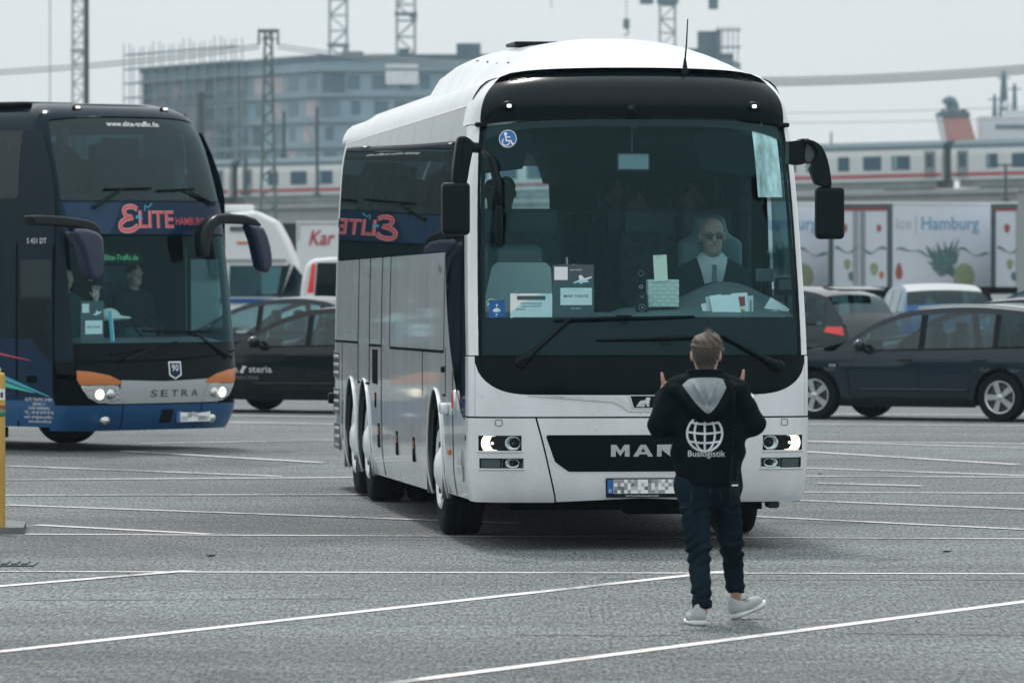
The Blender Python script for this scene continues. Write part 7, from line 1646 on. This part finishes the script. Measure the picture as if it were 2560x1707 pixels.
# shoes: built pointing along +y, heel at the origin, then turned
def shoe(loc, yaw, pit):
    t = empty('shoe', loc); t.parent = man; t.rotation_euler = (R(pit), 0, R(yaw))
    def up(P):
        d = sunion(0.03, s_ell(P, (0, 0.045, 0.055), (0.042, 0.055, 0.05)), s_ell(P, (0, 0.15, 0.045), (0.046, 0.10, 0.038)), s_cone_flat(P, (0, 0.035, 0.06), (0, 0.03, 0.105), 0.038, 0.034, (1, 0, 0), 0.9))
        d = smax(d, -s_cone(P, (0, 0.055, 0.10), (0, 0.045, 0.2), 0.026, 0.05), 0.008); return np.maximum(d, 0.022 - P[:, 2])
    sdf_mesh('shoe_upper', up, (-0.06, -0.03, 0.01), (0.06, 0.27, 0.15), 0.006, 'shoe_grey', t)
    def so(P): return np.maximum(sunion(0.03, s_ell(P, (0, 0.055, 0.02), (0.047, 0.066, 0.05)), s_ell(P, (0, 0.165, 0.02), (0.052, 0.105, 0.045))), np.maximum(P[:, 2] - (0.028 + 0.006 * np.sin(P[:, 1] * 24 + 1.8)), 0.006 - P[:, 2]))
    sdf_mesh('sole', so, (-0.07, -0.03, -0.005), (0.07, 0.29, 0.05), 0.006, 'shoe_sole', t)
    def tr(P): return so(P + np.array((0, 0, 0.009)) * 0 + np.array((0, 0, 0.0))) * 0 + np.maximum(sunion(0.03, s_ell(P, (0, 0.055, 0.02), (0.045, 0.064, 0.05)), s_ell(P, (0, 0.165, 0.02), (0.050, 0.103, 0.045))), np.maximum(P[:, 2] - 0.008, -P[:, 2]))
    sdf_mesh('outsole', tr, (-0.07, -0.03, -0.008), (0.07, 0.29, 0.02), 0.005, 'shoe_tread', t)
    for k in range(5): y = 0.085 + 0.018 * k; mb = MB(); mb.tube([(-0.03, y + 0.008, 0.075 - 0.06 * (y - 0.085)), (0, y, 0.090 - 0.10 * (y - 0.085)), (0.03, y + 0.008, 0.075 - 0.06 * (y - 0.085))], 0.003, 5); mb.build('lace', 'metal_dark', t)
shoe((LAN[0] - 0.012, LAN[1] - 0.045, 0.0), 14, 0)
shoe((RAN[0] - 0.020, RAN[1] - 0.04, 0.003), -52, 17)

# ------------------------------------------------------------------ people inside the coaches
mat('lip_dark', (0.22, 0.11, 0.10), 0.6); mat('suit', (0.012, 0.028, 0.036), 0.8, spec=0.05); mat('shirt', (0.62, 0.68, 0.70), 0.8); mat('tie', (0.13, 0.19, 0.23), 0.6, var=0.3, vscale=90); mat('lens_dark', (0.09, 0.10, 0.10), 0.3, spec=0.2); mat('clothes_dim', (0.02, 0.032, 0.04), 0.9); mat('clothes_blue', (0.02, 0.045, 0.08), 0.9); mat('clothes_red', (0.16, 0.03, 0.03), 0.9); mat('hair_black', (0.012, 0.012, 0.012), 0.6)
def face_head(P, c, s=1.0):
    """head looking towards -y"""
    x, y, z = c; q = lambda a, b, d: (x + a * s, y + b * s, z + d * s)
    d = sunion(0.03, s_ell(P, q(0, 0.01, 0.035), (0.079 * s, 0.098 * s, 0.095 * s)), s_ell(P, q(0, -0.02, -0.045), (0.064 * s, 0.074 * s, 0.085 * s)), s_ell(P, q(0, -0.045, -0.095), (0.034 * s, 0.035 * s, 0.028 * s)))
    d = smin(d, s_cone(P, q(0, -0.095, 0.012), q(0, -0.118, -0.030), 0.010 * s, 0.016 * s), 0.012)            # nose
    d = smin(d, s_cone(P, q(-0.045, -0.082, 0.022), q(0.045, -0.082, 0.022), 0.012 * s, 0.012 * s), 0.015)     # brow
    for sx in (-1, 1):
        d = smax(d, -s_ell(P, q(sx * 0.031, -0.102, 0.002), (0.017 * s, 0.016 * s, 0.011 * s)), 0.010)
        d = smin(d, s_ell(P, q(sx * 0.083, 0.012, -0.005), (0.014 * s, 0.024 * s, 0.036 * s)), 0.008)
    d = smin(d, s_cone(P, q(-0.022, -0.088, -0.062), q(0.022, -0.088, -0.062), 0.008 * s, 0.008 * s), 0.008)
    return smax(d, -s_cone(P, q(-0.022, -0.101, -0.061), q(0.022, -0.101, -0.061), 0.003 * s, 0.003 * s), 0.004)
def bus_world(p): return Vector((BX + p[0] * _c - p[1] * _s, BY + p[0] * _s + p[1] * _c, p[2]))
def driver():
    h = bus_at(1781, 592, 1.62); root = empty('person', bus_world((h.x, 1.62, 1.70)), BTH, 'bald coach driver in dark suit, tie and sunglasses behind the wheel', 'person')
    z0 = h.z - 1.70
    def bf(P):
        d = smin(face_head(P, (0, 0, z0), 1.12), s_cone(P, (0, 0.02, z0 - 0.06), (0, 0.04, z0 - 0.22), 0.066, 0.075), 0.03)
        return smin(d, sunion(0.05, s_cone(P, (-0.17, 0.06, z0 - 0.26), (0.17, 0.06, z0 - 0.26), 0.05, 0.05), s_cone_flat(P, (0, 0.05, z0 - 0.28), (0, 0.06, 0.0), 0.15, 0.14, (0, 1, 0), 0.6)), 0.04)
    sdf_mesh('body', bf, (-0.28, -0.2, -0.1), (0.28, 0.2, z0 + 0.2), 0.010, 'skin_pale', root)
    def hands(P):
        d = None
        for sx in (-1, 1):
            c = np.array((sx * 0.19 + 0.03, -0.40, 0.20)); e = s_ell(P, c, (0.04, 0.045, 0.028))
            for k in range(4): e = smin(e, s_cone(P, c + np.array((sx * (-0.02 + 0.014 * k), -0.02, 0.01)), c + np.array((sx * (-0.02 + 0.014 * k), -0.055, -0.01 - 0.004 * k)), 0.009, 0.008), 0.006)
            e = smin(e, s_cone(P, c + np.array((-sx * 0.02, -0.01, 0.015)), c + np.array((-sx * 0.045, -0.04, 0.03)), 0.011, 0.008), 0.008); e = smin(e, s_cone(P, c, c + np.array((sx * 0.03, 0.1, -0.01)), 0.03, 0.032), 0.02)
            d = e if d is None else np.minimum(d, e)
        return d
    sdf_mesh('hands', hands, (-0.26, -0.5, 0.12), (0.32, -0.28, 0.27), 0.007, 'skin_pale', root)
    def jf(P):
        d = sunion(0.08, s_cone(P, (-0.185, 0.05, z0 - 0.285), (0.185, 0.05, z0 - 0.285), 0.062, 0.062), s_cone_flat(P, (0, 0.05, z0 - 0.33), (0, 0.05, -0.05), 0.205, 0.20, (0, 1, 0), 0.62))
        for sx in (-1, 1): d = smin(d, sunion(0.03, s_cone(P, (sx * 0.225, 0.05, z0 - 0.30), (sx * 0.29, -0.03, 0.03), 0.072, 0.065), s_cone(P, (sx * 0.29, -0.03, 0.03), (sx * 0.225 + 0.03, -0.33, 0.17), 0.062, 0.045)), 0.03)
        v = np.maximum(np.abs(P[:, 0]) - np.clip(0.10 * (P[:, 2] + 0.02) / (z0 - 0.22), 0.0, 0.13), P[:, 1] + 0.0)   # open V at the chest
        return smax(d, -v, 0.006)
    sdf_mesh('suit_jacket', jf, (-0.40, -0.42, -0.15), (0.40, 0.20, z0 - 0.15), 0.011, 'suit', root)
    def sf(P):
        d = sunion(0.05, s_cone_flat(P, (0, 0.05, z0 - 0.30), (0, 0.05, -0.05), 0.185, 0.185, (0, 1, 0), 0.60), s_cone(P, (0, 0.04, z0 - 0.16), (0, 0.05, z0 - 0.26), 0.075, 0.11)); return np.maximum(d, np.maximum(P[:, 2] - (z0 - 0.145 - 0.35 * np.clip(-P[:, 1], 0, 1) + 0.3 * np.abs(P[:, 0])), np.abs(P[:, 0]) - 0.135))
    sdf_mesh('shirt', sf, (-0.2, -0.2, -0.1), (0.2, 0.2, z0 - 0.05), 0.009, 'shirt', root)
    mb = MB(); tz = z0 - 0.215; mb.prism([(-0.020, tz), (0.020, tz), (0.013, tz - 0.035), (0.030, tz - 0.20), (0.032, tz - 0.30), (0, tz - 0.34), (-0.032, tz - 0.30), (-0.030, tz - 0.20), (-0.013, tz - 0.035)], -0.115, -0.100); o = fix_normals(mb.build('necktie', 'tie', root))
    for v in o.data.vertices: v.co.y -= 0.05 * min(1, max(0, (tz - v.co.z) / 0.12)) * 0.3
    for sx in (-1, 1):
        mb = MB(); mb.rbox((sx * 0.036, -0.116, z0 - 0.002), (0.052, 0.010, 0.034), 0.012, 3); g_ = mb.build('sunglass_lens', 'lens_dark', root)
        mb = MB(); mb.tube([(sx * 0.068, -0.112, z0 + 0.012), (sx * 0.092, -0.03, z0 + 0.012), (sx * 0.095, 0.02, z0 + 0.005)], 0.003, 5); mb.build('temple_arm', 'metal_dark', root)
    mb = MB(); mb.tube([(-0.064, -0.122, z0 + 0.020), (0, -0.126, z0 + 0.020), (0.064, -0.122, z0 + 0.020)], 0.0028, 5); mb.build('sunglass_frame', 'metal_dark', root)
    mb = MB(); mb.tube([(-0.026, -0.104, z0 - 0.069), (0, -0.110, z0 - 0.067), (0.026, -0.104, z0 - 0.069)], 0.0028, 5); mb.build('mouth', 'lip_dark', root)
    for sx in (-1, 1): mb = MB(); mb.tube([(sx * 0.018, -0.112, z0 + 0.030), (sx * 0.038, -0.110, z0 + 0.034), (sx * 0.058, -0.098, z0 + 0.028)], 0.0035, 5); mb.build('eyebrow', 'hair_dark', root)
    mb = MB(); mb.rbox((0.0, -0.135, tz - 0.235), (0.06, 0.006, 0.008), 0.002); mb.build('tie_clip', 'chrome', root)
driver()
def make_passenger(name_lab, cloth, hairm):
    root = empty('person', (0, 0, 0), 0, name_lab, 'person', 'passengers inside the coaches')
    def bf(P): return smin(smin(face_head(P, (0, 0, 0.72)), s_cone(P, (0, 0.02, 0.66), (0, 0.04, 0.50), 0.052, 0.06), 0.03), sunion(0.05, s_cone(P, (-0.15, 0.05, 0.46), (0.15, 0.05, 0.46), 0.05, 0.05), s_cone_flat(P, (0, 0.05, 0.45), (0, 0.05, 0.05), 0.14, 0.14, (0, 1, 0), 0.6)), 0.04)
    sdf_mesh('body', bf, (-0.25, -0.18, 0), (0.25, 0.2, 0.9), 0.015, 'skin_pale', root)
    def cf(P):
        d = sunion(0.07, s_cone(P, (-0.165, 0.05, 0.455), (0.165, 0.05, 0.455), 0.062, 0.062), s_cone_flat(P, (0, 0.05, 0.42), (0, 0.05, 0.02), 0.185, 0.19, (0, 1, 0), 0.62))
        for sx in (-1, 1): d = smin(d, s_cone(P, (sx * 0.20, 0.05, 0.44), (sx * 0.25, 0.0, 0.12), 0.065, 0.055), 0.03)
        return d
    sdf_mesh('clothing', cf, (-0.36, -0.2, -0.05), (0.36, 0.22, 0.6), 0.018, cloth, root)
    def hf(P): return np.maximum(s_ell(P, (0, 0.022, 0.765), (0.088, 0.106, 0.094)) + 0.004 * np.sin(50 * P[:, 0] + 40 * P[:, 2]), np.maximum((0.735 - P[:, 2]) - 0.9 * (P[:, 1] + 0.02), -0.085 - P[:, 1] - 0.5 * (P[:, 2] - 0.76)))
    sdf_mesh('hair', hf, (-0.12, -0.12, 0.62), (0.12, 0.15, 0.88), 0.013, hairm, root)
    return root
pas0 = make_passenger('passenger with dark hair at far left behind the glass, nearest of the left row', 'clothes_dim', 'hair_black')
def put(o, p, rz): o.location = p; o.rotation_euler = (0, 0, rz)
def recolour(o, cloth, hairm):
    for ch in o.children:
        if ch.name.startswith('clothing') or ch.name.startswith('hair'):
            ch.data = ch.data.copy(); ch.data.materials[0] = M(cloth if ch.name.startswith('clothing') else hairm)
spots = [(-0.95, 4.1, 1.98, 'clothes_dim', 'hair_black', None), (-0.48, 5.3, 1.98, 'clothes_blue', 'hair_dark', 'passenger beside the aisle at left, head dark against the rear window'),
         (0.50, 4.35, 1.86, 'clothes_dim', 'hair_dark', 'dim passenger in the row behind the driver, nearer the aisle'), (0.95, 4.4, 1.92, 'clothes_red', 'hair_dark', 'passenger seated behind the driver by the window'),
         (-0.95, 6.4, 2.0, 'clothes_dim', 'hair_dark', 'dim passenger further back by the left window'), (-0.45, 6.45, 1.98, 'clothes_blue', 'hair_black', 'dim passenger further back beside the left aisle'),
         (0.48, 5.5, 1.95, 'clothes_blue', 'hair_black', 'dim passenger in the middle of the windscreen, two rows behind the driver'), (-0.95, 7.6, 2.0, 'clothes_dim', 'hair_black', 'dim passenger far back on the left side')]
for i, (x, y, z, cl, hr, lab) in enumerate(spots):
    o = pas0 if i == 0 else dup_tree(pas0); put(o, bus_world((x, y, z)), BTH + R((i * 37) % 20 - 10))
    if lab: o['label'] = lab
    if i: recolour(o, cl, hr)
def dd_world(p): c_, s_2 = math.cos(STH), math.sin(STH); return Vector((SX + p[0] * c_ - p[1] * s_2, SY + p[0] * s_2 + p[1] * c_, p[2]))
for (x, y, z, cl, hr, lab) in ((-0.25, 1.45, 2.82, 'clothes_dim', 'hair_black', 'passenger silhouette behind the upper windscreen of the blue coach'), (-0.78, 1.4, 2.72, 'clothes_blue', 'hair_dark', 'passenger at the left end of the upper front row'), (0.62, 1.2, 1.22, 'suit', 'hair_black', 'driver of the blue coach behind the lower windscreen')):
    o = dup_tree(pas0); put(o, dd_world((x, y, z)), STH + R(-8)); o['label'] = lab; recolour(o, cl, hr)
# second man in the blue coach raising his hand
gd = dup_tree(pas0); put(gd, dd_world((-0.55, 1.05, 1.18)), STH - R(20)); gd['label'] = 'crew member raising a hand behind the lower windscreen of the blue coach'; recolour(gd, 'clothes_dim', 'hair_black')
def wave(P):
    d = sunion(0.03, s_cone(P, (0.20, 0.05, 0.44), (0.30, -0.10, 0.22), 0.05, 0.042), s_cone(P, (0.30, -0.10, 0.22), (0.26, -0.26, 0.48), 0.04, 0.03)); c = np.array((0.255, -0.28, 0.54)); d = smin(d, s_ell(P, c, (0.042, 0.018, 0.05)), 0.02)
    for k in range(4): b = c + np.array((-0.03 + 0.02 * k, 0, 0.04)); d = smin(d, s_cone(P, b, b + np.array(((k - 1.5) * 0.010, -0.01, 0.075 - 0.008 * abs(k - 1.4))), 0.0095, 0.008), 0.006)
    return smin(d, s_cone(P, c + np.array((-0.035, 0, -0.01)), c + np.array((-0.075, -0.01, 0.035)), 0.012, 0.009), 0.01)
sdf_mesh('raised_arm', wave, (0.1, -0.35, 0.12), (0.4, 0.12, 0.7), 0.009, 'skin_pale', gd)
# ------------------------------------------------------------------ things on the coach's dashboard
def dash(name, px, py, y, label, cat, rz=0.0, group=None):
    p = bus_at(px, py, y); return empty(name, bus_world(p), BTH + rz, label, cat, group), p
def ext(px0, px1, y): return (px1 - px0) * (BY + y) / FPX
def sheet(root, w, h, m, nm='sheet', off=(0, 0, 0), tilt=0.0, th=0.002):
    mb = MB(); mb.box((0, 0, 0), (w, th, h)); mb.map(lambda p: Vector((p.x * math.cos(tilt) - p.z * math.sin(tilt) + off[0], p.y + off[1], p.x * math.sin(tilt) + p.z * math.cos(tilt) + off[2]))); return mb.build(nm, m, root)
def cup(root, x, z, y=-0.01): mb = MB(); mb.lathe([(0.001, -0.012), (0.006, -0.010), (0.008, -0.004), (0.018, 0.0), (0.019, 0.004)], (x, y, z), 'y', 14); return mb.build('suction_cup', 'clear_glass', root, True)
mat('placard_grey', (0.055, 0.085, 0.10), 0.5); mat('cream_card', (0.80, 0.80, 0.68), 0.8); mat('basket', (0.60, 0.66, 0.62), 0.7); mat('basket_b', (0.53, 0.60, 0.56), 0.7); mat('news_grey', (0.60, 0.63, 0.62), 0.8); mat('news_red', (0.36, 0.06, 0.08), 0.8); mat('news_yellow', (0.40, 0.40, 0.10), 0.8); mat('card_green', (0.02, 0.26, 0.22), 0.5)
# permit sheet
r_, p = dash('permit_sheet', 1328, 764, 0.14, 'white access permit sheet with printed lines behind the windscreen', 'sheet'); w, h = ext(1276, 1381, 0.14), 0.182
sheet(r_, w, h, 'paper'); sheet(r_, w * 0.68, 0.029, 'placard_grey', 'printed_bar', (0.0, -0.002, 0.058))
for i, (t, hh, zz, xx) in enumerate((('Zufahrtsbescheinigung', 0.0125, 0.012, 0.0), ('g\u00fcltig am 05.04.2019', 0.0125, -0.010, 0.0), ('Mobil-Nr.: ___________', 0.0125, -0.033, -0.02))): text_on('printed_line', t, hh, lambda a, b, c: Vector((xx + a, -0.0025, zz + b)), 'ink', r_, bold=0.006)
cup(r_, -0.10, 0.102); cup(r_, 0.115, 0.102)
# theatre placard
r_, p = dash('theatre_placard', 1433, 727, 0.15, 'dark grey placard reading MEHR! THEATER behind the windscreen', 'placard'); w, h = ext(1380, 1484, 0.15), 0.392
sheet(r_, w, h, 'placard_grey'); sheet(r_, 0.236, 0.128, 'paper', 'text_field', (0.022, -0.002, -0.042)); sheet(r_, 0.100, 0.098, 'paper', 'white_field', (-0.092, -0.002, 0.130))
text_on('placard_text', 'MEHR! THEATER', 0.021, lambda a, b, c: Vector((0.022 + a, -0.0035, -0.050 + b)), 'ink', r_, bold=0.012, width=0.188); text_on('placard_line', 'Gute Fahrt!', 0.011, lambda a, b, c: Vector((0.022 + a, -0.0025, -0.135 + b)), 'white_print', r_, bold=0.01); text_on('placard_brand', 'sopra steria', 0.012, lambda a, b, c: Vector((0.02 + a, -0.0025, 0.152 + b)), 'white_print', r_, bold=0.008, width=0.09)
text_on('placard_small', 'Dieser Shuttle-Bus f\u00e4hrt zum', 0.007, lambda a, b, c: Vector((0.022 + a, -0.0035, 0.005 + b)), 'metal_grey', r_)
mesh('plane_drawing', [(x * 1.0 + 0.075, -0.0026, z + 0.085) for x, z in ((-0.075, -0.022), (-0.03, -0.003), (-0.035, 0.03), (-0.012, 0.032), (0.008, 0.008), (0.062, 0.022), (0.066, 0.014), (0.03, -0.004), (0.044, -0.02), (0.0, -0.024), (-0.022, -0.036), (-0.03, -0.02), (-0.07, -0.030))], [tuple(range(13))], 'white_print', r_)
cup(r_, 0.0, 0.185)
# parking disc
r_, p = dash('parking_disc', 1242, 772, 0.17, 'blue cardboard parking disc beside the green sticker', 'parking disc'); w = ext(1222, 1262, 0.17)
mesh('disc_card', [(-w / 2, 0, -0.066), (w / 2 + 0.006, 0, -0.066), (w / 2 - 0.004, 0, 0.066), (-w / 2 + 0.002, 0, 0.062)], [(0, 1, 2, 3)], 'sign_blue', r_)
mesh('dial', [(0.034 * math.cos(a), -0.002, -0.028 + 0.034 * math.sin(a)) for a in lin(R(20), R(160), 10)] + [(-0.012, -0.002, -0.024), (0.012, -0.002, -0.024)], [tuple(range(12))], 'white_print', r_); mesh('pointer', [(-0.008, -0.002, 0.034), (0.008, -0.002, 0.034), (0, -0.002, 0.010)], [(0, 1, 2)], 'white_print', r_); text_on('disc_letter', 'P', 0.024, lambda a, b, c: Vector((a, -0.002, -0.058 + b)), 'white_print', r_, bold=0.02)
cup(r_, -0.045, 0.062); cup(r_, 0.04, 0.07)
# woven basket with card
r_, p = dash('woven_basket', 1659, 733, 0.34, 'pale woven basket box standing on the dashboard', 'basket'); w, h = ext(1620, 1698, 0.34), 0.205
mb = MB(); mb.rbox((0, 0.06, 0), (w, 0.12, h), 0.008); bo = mb.build('box', 'basket_b', r_)
for i in range(7):
    for j in range(7):
        mb = MB(); z_ = -h / 2 + (j + 0.5) * h / 7; x_ = -w / 2 + (i + 0.5) * w / 7; hz = (i + j) % 2; mb.rbox((x_, -0.001, z_), (w / 7 * (1.0 if hz else 0.86), 0.006 if hz else 0.003, h / 7 * (0.86 if hz else 1.0)), 0.0015, 1); mb.build('weave_strip', 'basket' if hz else 'basket_b', r_)
r_, p = dash('cream_card', 1651, 670, 0.33, 'cream paper card standing above the woven basket', 'card'); sheet(r_, ext(1634, 1668, 0.33), 0.195, 'cream_card', tilt=0.05); cup(r_, -0.012, 0.095)
# black device with round lens
r_, p = dash('dash_device', 1604, 762, 0.30, 'tall black device with round speaker left of the woven basket', 'device'); mb = MB(); mb.rbox((0, 0, 0), (ext(1589, 1618, 0.3), 0.05, 0.175), 0.018, 3); mb.build('device_body', 'black_plastic', r_, True)
mb = MB(); mb.tube([(0.024 * math.cos(a), -0.026, -0.02 + 0.024 * math.sin(a)) for a in lin(0, 6.283, 22)], 0.0018, 4); mb.build('speaker_ring', 'metal_grey', r_); mb = MB(); mb.lathe([(0.001, -0.027), (0.005, -0.026)], (0, 0, -0.02), 'y', 8); mb.build('button', 'white_print', r_); mb = MB(); mb.box((0, -0.026, 0.06), (0.03, 0.003, 0.018)); mb.build('screen', 'metal_dark', r_)
for px, py, y, r0, nm in ((1602, 684, 0.8, 0.024, 'round dark gauge lens above the black dashboard device'), (1602, 717, 0.6, 0.014, 'small white-ringed lens just above the black dashboard device')):
    q, p = dash('dash_gauge', px, py, y, nm, 'gauge'); mb = MB(); mb.lathe([(0.001, -0.01), (r0 * 0.6, -0.012), (r0, -0.016), (r0 * 1.15, 0.0), (r0, 0.04)], (0, 0, 0), 'y', 18); mb.build('gauge_body', 'black_plastic', q, True); mb = MB(); mb.tube([(r0 * 0.85 * math.cos(a), -0.017, r0 * 0.85 * math.sin(a)) for a in lin(0, 6.283, 20)], 0.002, 4); mb.build('ring', 'metal_grey' if r0 > 0.02 else 'white_print', q)
    mb = MB(); mb.tube([(0, 0.02, 0), (0, 0.04, -(p.z - 1.76))], 0.012, 6); mb.build('stalk', 'black_plastic', q)
# newspapers and white sheets
r_, p = dash('newspaper_stack', 1822, 768, 0.26, 'folded newspapers with red and yellow print under white sheets', 'newspapers')
for i, (x, z, w, h, t, m_) in enumerate(((-0.155, -0.03, 0.08, 0.13, 0.25, 'paper'), (0.135, 0.0, 0.10, 0.17, 0.0, 'news_grey'), (0.085, 0.012, 0.12, 0.19, 0.06, 'paper'), (-0.10, 0.0, 0.12, 0.18, 0.22, 'news_grey'))): sheet(r_, w, h, m_, 'newspaper', (x, 0.006 - 0.002 * i, z), t, 0.0015)
sheet(r_, 0.048, 0.07, 'news_red', 'printed_block', (0.098, -0.003, 0.045), 0.05); sheet(r_, 0.05, 0.06, 'news_yellow', 'printed_block', (0.095, -0.003, -0.045), 0.05)
for i in range(6): sheet(r_, 0.008, 0.016 + 0.006 * (i % 3), 'ink', 'printed_letter', (0.166, -0.0008, -0.07 + 0.022 * i), 0.0); sheet(r_, 0.008, 0.014, 'ink', 'printed_letter', (-0.125 + 0.004 * i, 0.0, -0.06 + 0.022 * i), 0.2)
r_, p = dash('white_sheet', 1815, 766, 0.235, 'blank white paper sheet propped in front of the newspapers', 'sheet'); mb = MB(); mb.grid(lambda u, v: Vector((-0.11 + 0.215 * u + 0.03 * (0.5 - v), 0.012 * math.sin(3 * u) * v, -0.085 + 0.165 * v + 0.010 * u * v)), lin(0, 1, 8), lin(0, 1, 6)); mb.build('paper_face', 'paper', r_, True)
r_, p = dash('paper_slip', 1942, 772, 0.36, 'tilted white paper slip at the driver\'s corner of the dashboard', 'slip'); sheet(r_, 0.17, 0.10, 'paper', tilt=-0.55)
r_, p = dash('green_card', 1933, 784, 0.33, 'small green printed card before the white paper slip', 'card'); sheet(r_, 0.10, 0.062, 'card_green'); sheet(r_, 0.04, 0.012, 'print_teal' if 'print_teal' in MATS else 'dd_cyan', 'printed_bar', (0.02, -0.002, 0.0)); 
for k in range(3): sheet(r_, 0.08 - 0.015 * k, 0.004, 'white_print', 'printed_line', (-0.002, -0.002, 0.022 - 0.02 * k))
r_, p = dash('ticket_printer', 1966, 715, 0.85, 'dark ticket machine with screen at the driver\'s right hand in the picture', 'ticket machine'); mb = MB(); mb.rbox((0, 0, 0), (0.17, 0.10, 0.13), 0.02, 2); mb.build('housing', 'black_plastic', r_, True); mb = MB(); mb.rbox((0, -0.052, 0.01), (0.13, 0.01, 0.08), 0.004); mb.build('screen', 'placard_grey', r_); mb = MB(); mb.tube([(0, 0, -0.05), (0.0, 0.03, -0.22)], 0.015, 6); mb.build('stand', 'black_plastic', r_)
r_, p = dash('sat_nav', 1912, 688, 0.8, 'small pale framed screen left of the ticket machine', 'screen'); mb = MB(); mb.rbox((0, 0, 0), (0.14, 0.025, 0.10), 0.01, 2); mb.build('frame', 'grey_plastic', r_); mb = MB(); mb.rbox((0, -0.014, 0), (0.115, 0.006, 0.075), 0.002); mb.build('screen', 'placard_grey', r_); mb = MB(); mb.tube([(0, 0, -0.04), (0.02, 0.02, -0.2)], 0.01, 6); mb.build('stand', 'black_plastic', r_)
# the blue coach's own placard and papers
pl_ = empty('theatre_placard', dd_world(dfront(-0.90, 1.435) + Vector((0.02, 0.10, 0))), STH, 'dark grey placard with white field behind the blue coach\'s windscreen', 'placard')
sheet(pl_, 0.34, 0.46, 'placard_grey'); sheet(pl_, 0.25, 0.15, 'paper', 'text_field', (0.02, -0.003, -0.06)); sheet(pl_, 0.10, 0.10, 'paper', 'white_field', (-0.10, -0.003, 0.15)); text_on('placard_text', 'MEHR! THEATER', 0.024, lambda a, b, c: Vector((0.02 + a, -0.005, -0.07 + b)), 'ink', pl_, bold=0.01, width=0.19)
mesh('plane_drawing', [(x + 0.08, -0.003, z + 0.10) for x, z in ((-0.075, -0.022), (-0.03, -0.003), (-0.02, 0.03), (0.008, 0.008), (0.066, 0.018), (0.03, -0.010), (-0.022, -0.03))], [tuple(range(7))], 'white_print', pl_)
q_ = empty('blue_folder', dd_world(dfront(-0.62, 1.38) + Vector((0, 0.12, 0))), STH, 'blue edged folder leaning beside the placard in the blue coach', 'folder'); sheet(q_, 0.05, 0.34, 'dd_cyan', 'cover', tilt=0.12); sheet(q_, 0.02, 0.30, 'paper', 'pages', (0.03, 0.004, -0.01), 0.12)
q_ = empty('folded_hat', dd_world((-0.28, 0.62, 1.47)), STH, 'pale folded hat lying on the blue coach\'s dashboard', 'hat'); sdf_mesh('hat_body', lambda P: np.maximum(sunion(0.04, s_ell(P, (0, 0, 0.02), (0.13, 0.10, 0.09)), s_ell(P, (0.10, -0.05, 0.0), (0.16, 0.10, 0.025))), -P[:, 2] - 0.03), (-0.2, -0.2, -0.06), (0.3, 0.15, 0.15), 0.014, 'basket', q_)
# ------------------------------------------------------------------ air
def haze():
    mb = MB(); mb.box((0, 640, 29.0), (760, 1320, 60)); o = mb.build('haze', None)
    m = bpy.data.materials.new('haze_air'); m.use_nodes = True; nt = m.node_tree; nt.nodes.clear()
    out = nt.nodes.new('ShaderNodeOutputMaterial'); v = nt.nodes.new('ShaderNodeVolumePrincipled')
    v.inputs['Color'].default_value = (0.70, 0.90, 1.0, 1); v.inputs['Density'].default_value = 0.00014; v.inputs['Anisotropy'].default_value = 0.0
    nt.links.new(v.outputs[0], out.inputs['Volume']); o.data.materials.append(m)
    tag(o, kind='stuff', label='pale blue haze in the air over the lot')
haze()
